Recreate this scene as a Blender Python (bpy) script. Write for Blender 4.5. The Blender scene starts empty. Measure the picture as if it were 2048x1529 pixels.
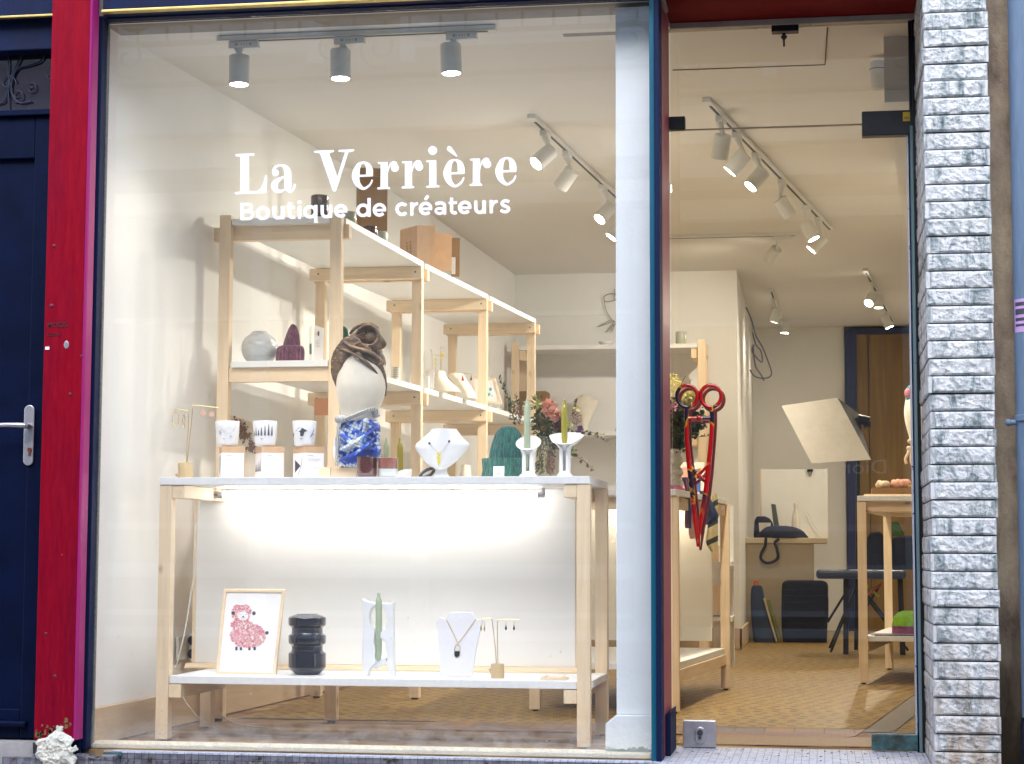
import bpy, math, random
from mathutils import Vector, Matrix
random.seed(7)
R = math.radians
sc = bpy.context.scene
col = sc.collection
# ------------------------------------------------------------------ camera, world, sun, exposure
F_PX, YAW, PITCH, ROLL = 3820.0, .160738, .0901426, .0031466
_cy, _sy, _cp, _sp = math.cos(YAW), math.sin(YAW), math.cos(PITCH), math.sin(PITCH)
_f = Vector((-_sy*_cp, _cy*_cp, _sp)); _r = Vector((_cy, _sy, 0)); _u = _r.cross(_f)
_cr, _sr = math.cos(ROLL), math.sin(ROLL)
RT = _r*_cr + _u*_sr; UP = -_r*_sr + _u*_cr
CAM = Vector((0, -6.6, .6524))
cd = bpy.data.cameras.new('camera'); cam = bpy.data.objects.new('camera', cd); col.objects.link(cam)
cam.matrix_world = Matrix(((RT.x, UP.x, -_f.x, CAM.x), (RT.y, UP.y, -_f.y, CAM.y), (RT.z, UP.z, -_f.z, CAM.z), (0, 0, 0, 1)))
cd.sensor_width = 36; cd.lens = 36*F_PX/2048; cd.clip_start = .05; cd.clip_end = 300
sc.camera = cam
W = bpy.data.worlds.new("World"); sc.world = W; W.use_nodes = True
wn = W.node_tree.nodes; wl = W.node_tree.links
sky = wn.new('ShaderNodeTexSky'); sky.sky_type = 'NISHITA'; sky.sun_disc = False
SUN_EL, SUN_ROT = R(42), R(192)
sky.sun_elevation = SUN_EL; sky.sun_rotation = SUN_ROT; sky.air_density = 1.0; sky.dust_density = 1.2; sky.ozone_density = 1.6
wl.new(sky.outputs[0], wn['Background'].inputs[0]); wn['Background'].inputs[1].default_value = .15
sl = bpy.data.lights.new('sun', 'SUN'); sl.energy = .8; sl.angle = R(55); sl.color = (1, .97, .93)
so = bpy.data.objects.new('sun', sl); col.objects.link(so)
so.rotation_euler = (R(90)-SUN_EL, 0, R(12))
sc.view_settings.view_transform = 'Standard'; sc.view_settings.look = 'None'
sc.view_settings.exposure = 2.1; sc.view_settings.gamma = 1
sc.render.engine = 'CYCLES'
cy = sc.cycles
cy.use_denoising = True; cy.max_bounces = 9; cy.diffuse_bounces = 5; cy.glossy_bounces = 4; cy.transmission_bounces = 6; cy.transparent_max_bounces = 16
cy.sample_clamp_indirect = 6; cy.caustics_reflective = False; cy.caustics_refractive = False
try: cy.use_light_tree = True
except Exception: pass

# ------------------------------------------------------------------ measuring helpers: picture point + known distance -> place in the world
def ray(px, py): return RT*(px-1024) + UP*(764.5-py) + _f*F_PX
def at(px, py, Y):
    r = ray(px, py); return CAM + r*((Y-CAM.y)/r.y)
def atz(px, py, z):
    r = ray(px, py); return CAM + r*((z-CAM.z)/r.z)
def ceil_z(y): return min(2.658, 2.51+.033*(y+.1))
def atc(px, py):
    z = 2.6
    for i in range(30):
        p = atz(px, py, z); z = ceil_z(p.y)
    return p
def mpp(Y): return (Y-CAM.y)/F_PX*1.01       # metres per picture pixel at depth Y

# ------------------------------------------------------------------ scene helpers
def tag(o, label=None, cat=None, group=None, kind=None):
    if label: o['label'] = label
    if cat: o['category'] = cat
    if group: o['group'] = group
    if kind: o['kind'] = kind
    return o
def thing(name, label, cat, loc=(0, 0, 0), group=None, rz=0):
    o = bpy.data.objects.new(name, None); col.objects.link(o); o.location = loc; o.rotation_euler = (0, 0, rz)
    o.empty_display_size = .05
    return tag(o, label, cat, group)
def root_loc(o):
    v = Vector((0, 0, 0))
    while o is not None: v += Vector(o.location); o = o.parent
    return v
def dup(root, loc, label=None, rz=None):
    r = root.copy(); col.objects.link(r); r.location = loc
    if rz is not None: r.rotation_euler = (0, 0, rz)
    if label: r['label'] = label
    for ch in list(root.children):
        c = ch.copy(); col.objects.link(c); c.parent = r
        for g in list(ch.children):
            d = g.copy(); col.objects.link(d); d.parent = c
    return r
def catmull(P, n=6, closed=False):
    P = [tuple(p) for p in P]; N = len(P); out = []
    rng = range(N) if closed else range(N-1)
    for i in rng:
        if closed: a, b, c, d = P[(i-1) % N], P[i], P[(i+1) % N], P[(i+2) % N]
        else: a, b, c, d = P[max(i-1, 0)], P[i], P[i+1], P[min(i+2, N-1)]
        for k in range(n):
            t = k/n
            out.append(tuple(.5*((2*b[j]) + (-a[j]+c[j])*t + (2*a[j]-5*b[j]+4*c[j]-d[j])*t*t + (-a[j]+3*b[j]-3*c[j]+d[j])*t**3) for j in range(len(b))))
    if not closed: out.append(P[-1])
    return out
class G:
    def __init__(s): s.v = []; s.f = []; s.m = []; s.mi = 0
    def add(s, V, F):
        o = len(s.v); s.v += [tuple(p) for p in V]; s.f += [tuple(i+o for i in f) for f in F]; s.m += [s.mi]*len(F); return s
    def box(s, a, b, rz=0, rx=0, ry=0, c=None):
        a, b = Vector(a), Vector(b)
        lo = Vector((min(a.x, b.x), min(a.y, b.y), min(a.z, b.z))); hi = Vector((max(a.x, b.x), max(a.y, b.y), max(a.z, b.z)))
        V = [Vector((x, y, z)) for x in (lo.x, hi.x) for y in (lo.y, hi.y) for z in (lo.z, hi.z)]
        if rz or rx or ry:
            c = Vector(c) if c is not None else (lo+hi)/2
            M = Matrix.Rotation(rz, 3, 'Z') @ Matrix.Rotation(ry, 3, 'Y') @ Matrix.Rotation(rx, 3, 'X')
            V = [c + M @ (p-c) for p in V]
        return s.add(V, [(0, 1, 3, 2), (4, 6, 7, 5), (0, 4, 5, 1), (2, 3, 7, 6), (0, 2, 6, 4), (1, 5, 7, 3)])
    def beam(s, p, q, w, h, up=(0, 0, 1)):
        p, q = Vector(p), Vector(q); d = (q-p).normalized(); up = Vector(up)
        x = d.cross(up)
        if x.length < 1e-4: x = d.cross(Vector((1, 0, 0)))
        x.normalize(); z = x.cross(d)
        V = [c + x*(sx*w/2) + z*(sz*h/2) for c in (p, q) for sx, sz in ((-1, -1), (1, -1), (1, 1), (-1, 1))]
        return s.add(V, [(0, 1, 2, 3), (7, 6, 5, 4), (0, 4, 5, 1), (1, 5, 6, 2), (2, 6, 7, 3), (3, 7, 4, 0)])
    def prism(s, P, d):
        P = [Vector(p) for p in P]; d = Vector(d); n = len(P)
        return s.add(P + [p+d for p in P], [tuple(range(n)), tuple(range(2*n-1, n-1, -1))] + [(i, i+n, (i+1) % n+n, (i+1) % n) for i in range(n)])
    def tube(s, P, r, n=8, closed=False, flat=None):
        P = [Vector(p) for p in P]; N = len(P); rings = []
        rr = r if isinstance(r, (list, tuple)) else [r]*N
        prev = None
        for i, p in enumerate(P):
            a = P[(i-1) % N] if (closed or i > 0) else p; b = P[(i+1) % N] if (closed or i < N-1) else p
            t = (b-a)
            t = t.normalized() if t.length > 1e-9 else Vector((0, 0, 1))
            if prev is None:
                x = t.cross(Vector((0, 0, 1)))
                if x.length < .1: x = t.cross(Vector((0, 1, 0)))
            else: x = prev - t*prev.dot(t)
            x.normalize(); prev = x; y = t.cross(x)
            rings.append([p + (x*math.cos(2*math.pi*k/n) + y*math.sin(2*math.pi*k/n)*(flat or 1))*rr[i] for k in range(n)])
        V = [q for g in rings for q in g]; Fc = []
        for i in range(N if closed else N-1):
            j = (i+1) % N
            for k in range(n): Fc.append((i*n+k, i*n+(k+1) % n, j*n+(k+1) % n, j*n+k))
        if not closed: Fc += [tuple(range(n-1, -1, -1)), tuple(range((N-1)*n, N*n))]
        return s.add(V, Fc)
    def cyl(s, p, q, r, n=20, r2=None): return s.tube([p, q], [r, r if r2 is None else r2], n)
    def lathe(s, c, prof, n=28, ax=None, sx=1, sy=1, rib=0, nr=0, cap=True):
        c = Vector(c); M = Matrix.Identity(3)
        if ax is not None: M = Vector(ax).normalized().to_track_quat('Z', 'Y').to_matrix()
        V = []; Fc = []
        for r, z in prof:
            for k in range(n):
                a = 2*math.pi*k/n; q = r*(1+rib*math.cos(nr*a))
                V.append(c + M @ Vector((q*math.cos(a)*sx, q*math.sin(a)*sy, z)))
        for i in range(len(prof)-1):
            for k in range(n): Fc.append((i*n+k, i*n+(k+1) % n, (i+1)*n+(k+1) % n, (i+1)*n+k))
        if cap: Fc += [tuple(range(n-1, -1, -1)), tuple(range((len(prof)-1)*n, len(prof)*n))]
        return s.add(V, Fc)
    def ball(s, c, r, n=12, sc3=(1, 1, 1), rot=None):
        V = []; Fc = []; m = n//2+1; c = Vector(c)
        for i in range(m+1):
            t = math.pi*i/m
            for k in range(n):
                a = 2*math.pi*k/n
                p = Vector((math.sin(t)*math.cos(a)*sc3[0], math.sin(t)*math.sin(a)*sc3[1], math.cos(t)*sc3[2]))*r
                if rot: p = rot @ p
                V.append(c+p)
        for i in range(m):
            for k in range(n): Fc.append((i*n+k, (i+1)*n+k, (i+1)*n+(k+1) % n, i*n+(k+1) % n))
        return s.add(V, Fc)
    def loft(s, rows, Y, dr=1.0, n=28, e=1.0, zb=None, wob=0, rib=0, nr=0, sm=0, ys=None):
        """rows of (py, pxL, pxR) read off the picture at depth Y; real elliptical cross sections of depth ratio dr"""
        if sm: rows = catmull(rows, sm)
        V = []; Fc = []; R0 = []
        for (py, a, b) in rows:
            A, B = at(a, py, Y), at(b, py, Y); R0.append(((A+B)/2, max(.0005, (B.x-A.x)/2)))
        z0, z1 = R0[0][0].z, R0[-1][0].z
        for i, (c, h) in enumerate(R0):
            z = c.z
            if zb is not None: z = z0 + (z-z0)*(zb-z0)/(z1-z0) if abs(z1-z0) > 1e-6 else zb
            for k in range(n):
                t = 2*math.pi*k/n; ct, st = math.cos(t), math.sin(t)
                q = h*(1+rib*math.cos(nr*t)) + (random.uniform(-wob, wob) if wob else 0)
                V.append((c.x + q*math.copysign(abs(ct)**e, ct), Y + (ys or 0) + q*dr*math.copysign(abs(st)**e, st), z))
        for i in range(len(rows)-1):
            for k in range(n): Fc.append((i*n+k, (i+1)*n+k, (i+1)*n+(k+1) % n, i*n+(k+1) % n))
        Fc += [tuple(range(n)), tuple(range(len(rows)*n-1, (len(rows)-1)*n-1, -1))]
        return s.add(V, Fc)
    def shell(s, rows, Y, bulge=.03, th=.01, n=14, zb=None, lean=0):
        """curved plate: rows of (py, pxL, pxR), bulging towards the street"""
        V = []; Fc = []; m = len(rows)
        R0 = [(at(a, py, Y), at(b, py, Y)) for py, a, b in rows]
        z0, z1 = R0[0][0].z, R0[-1][0].z
        for side in (0, 1):
            for (A, B) in R0:
                z = (A.z+B.z)/2
                if zb is not None: z = z0 + (z-z0)*(zb-z0)/(z1-z0)
                for k in range(n+1):
                    u = k/n; x = A.x+(B.x-A.x)*u
                    V.append((x, Y - bulge*math.sin(math.pi*u)**.8 + side*th + lean*(z-z1), z))
        L = m*(n+1)
        for i in range(m-1):
            for k in range(n):
                a = i*(n+1)+k; b = a+1; c = a+n+2; d = a+n+1
                Fc += [(a, d, c, b), (a+L, b+L, c+L, d+L)]
            a = i*(n+1); d = a+n+1; Fc.append((a, a+L, d+L, d))
            a = i*(n+1)+n; d = a+n+1; Fc.append((a, d, d+L, a+L))
        for k in range(n):
            Fc.append((k, k+1, k+1+L, k+L)); a = (m-1)*(n+1)+k; Fc.append((a, a+L, a+1+L, a+1))
        return s.add(V, Fc)
    def flat(s, pts, Y, th=.004):       # outline at depth Y with real thickness
        return s.prism([at(x, y, Y) for x, y in pts], (0, th, 0))
    def build(s, name, mats, parent=None, smooth=False, bevel=0, local=False, subsurf=0, ang=40):
        me = bpy.data.meshes.new(name)
        o = Vector((0, 0, 0)) if (parent is None or local) else root_loc(parent)
        me.from_pydata([(p[0]-o.x, p[1]-o.y, p[2]-o.z) for p in s.v], [], s.f); me.validate(); 
        import bmesh
        bm = bmesh.new(); bm.from_mesh(me); bmesh.ops.recalc_face_normals(bm, faces=bm.faces); bm.to_mesh(me); bm.free()
        for m in (mats if isinstance(mats, (list, tuple)) else [mats]): me.materials.append(m)
        if len(s.m) == len(me.polygons):
            me.polygons.foreach_set('material_index', s.m)
        if smooth:
            me.polygons.foreach_set('use_smooth', [True]*len(me.polygons))
            try: me.set_sharp_from_angle(angle=R(ang))
            except Exception: pass
        ob = bpy.data.objects.new(name, me); col.objects.link(ob)
        if parent is not None: ob.parent = parent
        if bevel:
            b = ob.modifiers.new('b', 'BEVEL'); b.width = bevel; b.segments = 2; b.limit_method = 'ANGLE'; b.angle_limit = R(40)
        if subsurf:
            b = ob.modifiers.new('s', 'SUBSURF'); b.levels = b.render_levels = subsurf
        return ob

# ------------------------------------------------------------------ materials
def mat(name): 
    m = bpy.data.materials.new(name); m.use_nodes = True; return m, m.node_tree.nodes, m.node_tree.links
def lin(c):
    return tuple(((v/255)/12.92 if v/255 <= .04045 else ((v/255+.055)/1.055)**2.4) for v in c)
def c4(c): return (c[0], c[1], c[2], 1)
def noise(n, l, scale, detail=4, rough=.55, vec=None, stretch=None, dim='3D', rot=0):
    geo = n.new('ShaderNodeNewGeometry'); mp = n.new('ShaderNodeMapping'); mp.inputs['Scale'].default_value = stretch or (1, 1, 1); mp.inputs['Rotation'].default_value = (0, rot, 0)
    l.new(geo.outputs['Position'] if vec is None else vec, mp.inputs[0])
    t = n.new('ShaderNodeTexNoise'); t.inputs['Scale'].default_value = scale; t.inputs['Detail'].default_value = detail; t.inputs['Roughness'].default_value = rough
    l.new(mp.outputs[0], t.inputs['Vector']); return t
def ramp(n, l, src, stops):
    r = n.new('ShaderNodeValToRGB'); e = r.color_ramp.elements
    while len(e) > 1: e.remove(e[-1])
    e[0].position = stops[0][0]; e[0].color = c4(stops[0][1])
    for p, c in stops[1:]:
        k = e.new(p); k.color = c4(c)
    l.new(src, r.inputs[0]); return r
def mixc(n, l, fac, a, b, mode='MIX'):
    m = n.new('ShaderNodeMix'); m.data_type = 'RGBA'; m.blend_type = mode
    for sock, v in ((m.inputs[0], fac), (m.inputs[6], a), (m.inputs[7], b)):
        if hasattr(v, 'is_linked') or hasattr(v, 'links'): l.new(v, sock)
        elif isinstance(v, (int, float)): sock.default_value = v
        else: sock.default_value = c4(v)
    return m.outputs[2]
def bumpn(n, l, h, strength=.2, dist=.01):
    b = n.new('ShaderNodeBump'); b.inputs['Strength'].default_value = strength; b.inputs['Distance'].default_value = dist
    l.new(h, b.inputs['Height']); return b.outputs[0]
def plain(name, c, rough=.5, metal=0, var=.06, vs=12, bump=0, bs=60, coat=0, spec=None, sheen=0, sss=0):
    m, n, l = mat(name); b = n['Principled BSDF']
    t = noise(n, l, vs, 5)
    r = ramp(n, l, t.outputs[0], [(.3, tuple(v*(1-var) for v in c)), (.7, tuple(min(1, v*(1+var)) for v in c))])
    l.new(r.outputs[0], b.inputs['Base Color']); b.inputs['Metallic'].default_value = metal
    b.inputs['Coat Weight'].default_value = coat; b.inputs['Sheen Weight'].default_value = sheen
    if spec is not None: b.inputs['Specular IOR Level'].default_value = spec
    rr = n.new('ShaderNodeMapRange'); rr.inputs[3].default_value = max(0.02, rough-.06); rr.inputs[4].default_value = min(1, rough+.06)
    l.new(t.outputs[0], rr.inputs[0]); l.new(rr.outputs[0], b.inputs['Roughness'])
    if bump:
        t2 = noise(n, l, bs, 4); l.new(bumpn(n, l, t2.outputs[0], bump, .004), b.inputs['Normal'])
    return m
def wood(name, axis, base=(.76, .59, .39), dark=(.36, .20, .09), rough=.6):
    m, n, l = mat(name); b = n['Principled BSDF']
    st = {'x': (.06, 1, 1), 'y': (1, .06, 1), 'z': (1, 1, .06)}[axis]
    t = noise(n, l, 55, 5, .6, stretch=st)
    t2 = noise(n, l, 5, 2)
    r = ramp(n, l, t.outputs[0], [(.34, tuple(a*.72+c*.28 for a, c in zip(base, dark))), (.44, tuple(v*.93 for v in base)), (.52, base), (.66, tuple(min(1, v*1.12) for v in base))])
    c = mixc(n, l, t2.outputs[0], r.outputs[0], tuple(min(1, v*1.12) for v in base), 'MIX')
    # knots
    geo = n.new('ShaderNodeNewGeometry'); mp = n.new('ShaderNodeMapping')
    mp.inputs['Scale'].default_value = {'x': (.55, 1, 1), 'y': (1, .55, 1), 'z': (1, 1, .55)}[axis]
    l.new(geo.outputs['Position'], mp.inputs[0])
    v = n.new('ShaderNodeTexVoronoi'); v.inputs['Scale'].default_value = 8.0; v.inputs['Randomness'].default_value = 1; l.new(mp.outputs[0], v.inputs['Vector'])
    k = ramp(n, l, v.outputs['Distance'], [(.0, (.9, .9, .9)), (.06, (.8, .8, .8)), (.085, (.35, .35, .35)), (.13, (0, 0, 0))])
    c = mixc(n, l, k.outputs[0], c, dark)
    hs = n.new('ShaderNodeHueSaturation'); hs.inputs['Saturation'].default_value = .95; l.new(c, hs.inputs['Color'])
    l.new(hs.outputs[0], b.inputs['Base Color']); b.inputs['Roughness'].default_value = rough
    l.new(bumpn(n, l, t.outputs[0], .12, .003), b.inputs['Normal'])
    return m
def worn_paint(name, a, bcol, chip, rough=.35, streak=(1, 1, .12), chips=.74, mixs=6, spec=.28):
    m, n, l = mat(name); b = n['Principled BSDF']
    t = noise(n, l, mixs, 6, .6, stretch=streak); r = ramp(n, l, t.outputs[0], [(.35, a), (.65, bcol)])
    t3 = noise(n, l, 90, 3, .7, stretch=streak)
    c0 = mixc(n, l, ramp(n, l, t3.outputs[0], [(.35, (0, 0, 0)), (.8, (.35, .35, .35))]).outputs[0], r.outputs[0], tuple(min(1, v*1.5+.01) for v in a))
    t2 = noise(n, l, 38, 8, .7); k = ramp(n, l, t2.outputs[0], [(chips, (0, 0, 0)), (chips+.01, (1, 1, 1))])
    l.new(mixc(n, l, k.outputs[0], c0, chip), b.inputs['Base Color'])
    rr = n.new('ShaderNodeMapRange'); rr.inputs[3].default_value = rough-.1; rr.inputs[4].default_value = rough+.2
    l.new(t.outputs[0], rr.inputs[0]); l.new(rr.outputs[0], b.inputs['Roughness'])
    b.inputs['Specular IOR Level'].default_value = spec
    t4 = noise(n, l, 14, 5, stretch=(1, 1, .3)); l.new(bumpn(n, l, t4.outputs[0], .35, .006), b.inputs['Normal'])
    return m
def emit(name, c, s):
    m, n, l = mat(name); n.remove(n['Principled BSDF']); e = n.new('ShaderNodeEmission'); e.inputs[0].default_value = c4(c); e.inputs[1].default_value = s
    l.new(e.outputs[0], n['Material Output'].inputs[0]); return m
def pane(name, tint=(1, 1, 1), refl=.04, dust_haze=None, gain=1.0):
    """clear architectural glass: transparent with a Schlick reflection"""
    m, n, l = mat(name); n.remove(n['Principled BSDF'])
    tr = n.new('ShaderNodeBsdfTransparent'); tr.inputs[0].default_value = c4(tint)
    gl = n.new('ShaderNodeBsdfGlossy'); gl.inputs['Roughness'].default_value = .008; gl.inputs[0].default_value = (1, 1, 1, 1)
    lw = n.new('ShaderNodeLayerWeight'); lw.inputs[0].default_value = .5
    p = n.new('ShaderNodeMath'); p.operation = 'POWER'; p.inputs[1].default_value = 5; l.new(lw.outputs['Facing'], p.inputs[0])
    q = n.new('ShaderNodeMath'); q.operation = 'MULTIPLY_ADD'; q.inputs[1].default_value = (1-refl)*gain; q.inputs[2].default_value = refl*gain; l.new(p.outputs[0], q.inputs[0])
    mx = n.new('ShaderNodeMixShader'); l.new(q.outputs[0], mx.inputs[0]); l.new(tr.outputs[0], mx.inputs[1]); l.new(gl.outputs[0], mx.inputs[2])
    out = mx.outputs[0]
    if dust_haze:
        df = n.new('ShaderNodeBsdfDiffuse'); df.inputs[0].default_value = (.75, .72, .65, 1)
        geo = n.new('ShaderNodeNewGeometry'); sx = n.new('ShaderNodeSeparateXYZ'); l.new(geo.outputs['Position'], sx.inputs[0])
        g = n.new('ShaderNodeMapRange'); g.inputs[1].default_value = dust_haze; g.inputs[2].default_value = 0.0; g.inputs[3].default_value = 0; g.inputs[4].default_value = .38
        l.new(sx.outputs[2], g.inputs[0])
        t = noise(n, l, 16, 9, .75, stretch=(1, 1, 1.6)); t2 = ramp(n, l, t.outputs[0], [(.35, (0, 0, 0)), (.7, (1, 1, 1))])
        mm = n.new('ShaderNodeMath'); mm.operation = 'MULTIPLY'; l.new(g.outputs[0], mm.inputs[0]); l.new(t2.outputs[0], mm.inputs[1])
        sp = noise(n, l, 60, 2, .5); s2 = ramp(n, l, sp.outputs[0], [(.76, (0, 0, 0)), (.79, (.5, .5, .5))])
        ad = n.new('ShaderNodeMath'); ad.operation = 'MAXIMUM'; l.new(mm.outputs[0], ad.inputs[0])
        gm = n.new('ShaderNodeMath'); gm.operation = 'MULTIPLY'; 
        g2 = n.new('ShaderNodeMapRange'); g2.inputs[1].default_value = .6; g2.inputs[2].default_value = .1; l.new(sx.outputs[2], g2.inputs[0])
        l.new(g2.outputs[0], gm.inputs[0]); l.new(s2.outputs[0], gm.inputs[1]); l.new(gm.outputs[0], ad.inputs[1])
        vl = n.new('ShaderNodeMath'); vl.operation = 'ADD'; vl.inputs[1].default_value = .012; l.new(ad.outputs[0], vl.inputs[0]); m2 = n.new('ShaderNodeMixShader'); l.new(vl.outputs[0], m2.inputs[0]); l.new(out, m2.inputs[1]); l.new(df.outputs[0], m2.inputs[2]); out = m2.outputs[0]  # uniform pale film added over the dust as a hazy veil
    l.new(out, n['Material Output'].inputs[0]); return m
def clear_glass(name, c=(.95, .97, .96), refl=.08): return pane(name, c, refl, gain=1.3)

M = {}
M['plaster'] = plain('wall_plaster', (.80, .79, .765), .75, var=.025, vs=3, bump=.12, bs=180)
M['plaster_blue'] = plain('column_paint', (.80, .83, .86), .5, var=.03, vs=6, bump=.2, bs=70)
M['ceiling'] = plain('ceiling_paint', (.75, .72, .665), .85, var=.02, vs=2)
M['white'] = plain('white_board', (.82, .82, .80), .35, var=.03, vs=8)
M['white_edge'] = plain('white_painted_edge', (.80, .80, .80), .5, var=.05, vs=60, bump=.1)
M['panelw'] = plain('white_panel', (.83, .82, .80), .5, var=.02, vs=4)
M['wx'] = wood('pine_along_x', 'x'); M['wy'] = wood('pine_along_y', 'y'); M['wz'] = wood('pine_upright', 'z')
M['navy'] = plain('navy_paint', lin((1, 12, 42)), .5, spec=.1, var=.25, vs=9, bump=.15, bs=40)
M['navy_dark'] = worn_paint('worn_navy_paint', lin((9, 18, 48)), lin((14, 30, 66)), (.25, .24, .25), .55, chips=.78, spec=.15)
M['teal'] = worn_paint('teal_edge_paint', lin((8, 78, 105)), lin((20, 96, 118)), (.05, .06, .09), .35, chips=.72)
M['pink'] = worn_paint('crimson_paint', lin((138, 0, 20)), lin((92, 0, 36)), (.45, .25, .12), .45, chips=.72, mixs=3, spec=.08)
M['magenta'] = worn_paint('magenta_paint', lin((150, 14, 96)), lin((166, 40, 112)), (.5, .3, .3), .4, chips=.76, spec=.2)
M['redrev'] = worn_paint('rose_reveal_paint', lin((150, 62, 78)), lin((160, 78, 84)), (.2, .02, .05), .4, chips=.76)
M['redlintel'] = worn_paint('dark_red_paint', lin((118, 16, 14)), lin((96, 12, 16)), (.1, .05, .05), .75, streak=(.12, 1, 1), chips=.8, spec=.08)
M['gold'] = plain('brass_trim', lin((205, 180, 110)), .38, .75, var=.1, vs=20)
M['blackm'] = plain('black_metal', (.012, .013, .018), .35, .2, var=.3, vs=20, bump=.05)
M['steel'] = plain('brushed_steel', (.48, .46, .48), .38, .75, var=.1, vs=30)
M['lamp'] = plain('white_lamp_enamel', (.72, .72, .68), .4, var=.02)
M['trackslot'] = plain('track_slot', (.07, .06, .05), .6)
M['lens'] = emit('lamp_lens', (1, .95, .86), 22)
M['tube'] = emit('led_tube', (1, .96, .90), 5.5)
M['kraft'] = plain('kraft_card', lin((204, 168, 132)), .8, var=.06, vs=25, bump=.05)
M['kraft_d'] = plain('brown_card', lin((140, 105, 60)), .8, var=.08, vs=14)
M['paper'] = plain('white_paper', (.86, .86, .87), .6, var=.01)
M['ink'] = plain('dark_print', (.05, .045, .07), .6, var=.1)
M['inkl'] = plain('faint_print', (.35, .34, .38), .6, var=.1)
M['porcelain'] = plain('white_porcelain', (.84, .84, .85), .22, var=.02, coat=.3)
M['plasterw'] = plain('matt_white_plaster', (.78, .785, .80), .55, var=.02)
M['linen'] = plain('cream_linen', lin((228, 219, 202)), .85, var=.04, vs=40, bump=.2, bs=400, sheen=.3)
M['brass'] = plain('brass_wire', (.72, .52, .22), .3, .9, var=.1)
M['log'] = wood('bark_free_log', 'z', (.52, .38, .20), (.22, .12, .05), .75)
M['sage'] = plain('sage_wax', lin((166, 180, 152)), .35, var=.04, coat=.15, vs=30)
M['olive'] = plain('olive_wax', lin((158, 148, 40)), .3, var=.05, coat=.3, vs=30)
M['glossblack'] = plain('black_glaze', (.012, .014, .026), .12, var=.4, vs=10, coat=.6)
M['vinyl'] = plain('white_vinyl', (.86, .86, .92), .5, var=.01)
M['concrete'] = None

def rib_knit(name, c, c2, sx=130):
    m, n, l = mat(name); b = n['Principled BSDF']
    t = noise(n, l, 40, 4); w = noise(n, l, sx*2.2, 2, .5, stretch=(1, 1, .12))
    r = ramp(n, l, t.outputs[0], [(.3, c), (.7, c2)]); k = ramp(n, l, w.outputs[0], [(.38, (.42, .42, .42)), (.6, (1, 1, 1))])
    l.new(mixc(n, l, 1.0, r.outputs[0], k.outputs[0], 'MULTIPLY'), b.inputs['Base Color']); b.inputs['Roughness'].default_value = .95
    b.inputs['Sheen Weight'].default_value = .4; l.new(bumpn(n, l, w.outputs[0], .8, .006), b.inputs['Normal']); return m
M['knit_maroon'] = rib_knit('maroon_knit', lin((112, 58, 86)), lin((142, 84, 108)))
M['knit_green'] = rib_knit('green_knit', lin((12, 84, 82)), lin((28, 112, 102)))
M['knit_green_cuff'] = rib_knit('green_knit_cuff', lin((36, 104, 96)), lin((64, 132, 118)))
M['knit_bright'] = rib_knit('bright_green_knit', lin((0, 92, 60)), lin((10, 122, 80)))

def floor_mat():
    m, n, l = mat('mosaic_floor'); b = n['Principled BSDF']
    geo = n.new('ShaderNodeNewGeometry')
    br = n.new('ShaderNodeTexBrick'); mp = n.new('ShaderNodeMapping'); l.new(geo.outputs['Position'], mp.inputs[0]); mp.inputs['Rotation'].default_value = (0, 0, R(-8))
    l.new(mp.outputs[0], br.inputs['Vector']); br.offset = .5
    br.inputs['Scale'].default_value = 1; br.inputs['Brick Width'].default_value = .025; br.inputs['Row Height'].default_value = .025; br.inputs['Mortar Size'].default_value = .0016
    br.inputs['Color1'].default_value = c4(lin((172, 142, 78))); br.inputs['Color2'].default_value = c4(lin((150, 118, 56))); br.inputs['Mortar'].default_value = c4(lin((104, 80, 48)))
    sx = n.new('ShaderNodeSeparateXYZ'); l.new(mp.outputs[0], sx.inputs[0])
    def mth(op, a, bb=None):
        q = n.new('ShaderNodeMath'); q.operation = op
        for i, v in enumerate((a, bb)):
            if v is None: continue
            if isinstance(v, (int, float)): q.inputs[i].default_value = v
            else: l.new(v, q.inputs[i])
        return q.outputs[0]
    row = mth('FLOOR', mth('DIVIDE', sx.outputs[1], .085))
    wn_ = n.new('ShaderNodeTexWhiteNoise'); wn_.noise_dimensions = '1D'; l.new(row, wn_.inputs['W'])
    u_ = mth('ADD', mth('DIVIDE', sx.outputs[0], .075), mth('ADD', mth('MULTIPLY', row, .5), mth('MULTIPLY', wn_.outputs['Value'], .35)))
    dark = mth('LESS_THAN', mth('FRACT', u_), .42); odd = mth('LESS_THAN', mth('FRACT', mth('DIVIDE', sx.outputs[1], .085)), .5)
    dk = mth('MULTIPLY', dark, odd)
    t = noise(n, l, 1.3, 5, .6); t2 = noise(n, l, 22, 4)
    dk = mth('MULTIPLY', dk, ramp(n, l, t2.outputs[0], [(.3, (.35, .35, .35)), (.6, (1, 1, 1))]).outputs[0])
    c = mixc(n, l, dk, br.outputs[0], lin((58, 44, 26)))
    c = mixc(n, l, ramp(n, l, t.outputs[0], [(.45, (0, 0, 0)), (.75, (.45, .45, .45))]).outputs[0], c, lin((120, 88, 50)))
    l.new(c, b.inputs['Base Color']); b.inputs['Roughness'].default_value = .42
    l.new(bumpn(n, l, br.outputs['Fac'], -.25, .002), b.inputs['Normal']); return m
M['floor'] = floor_mat()
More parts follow.
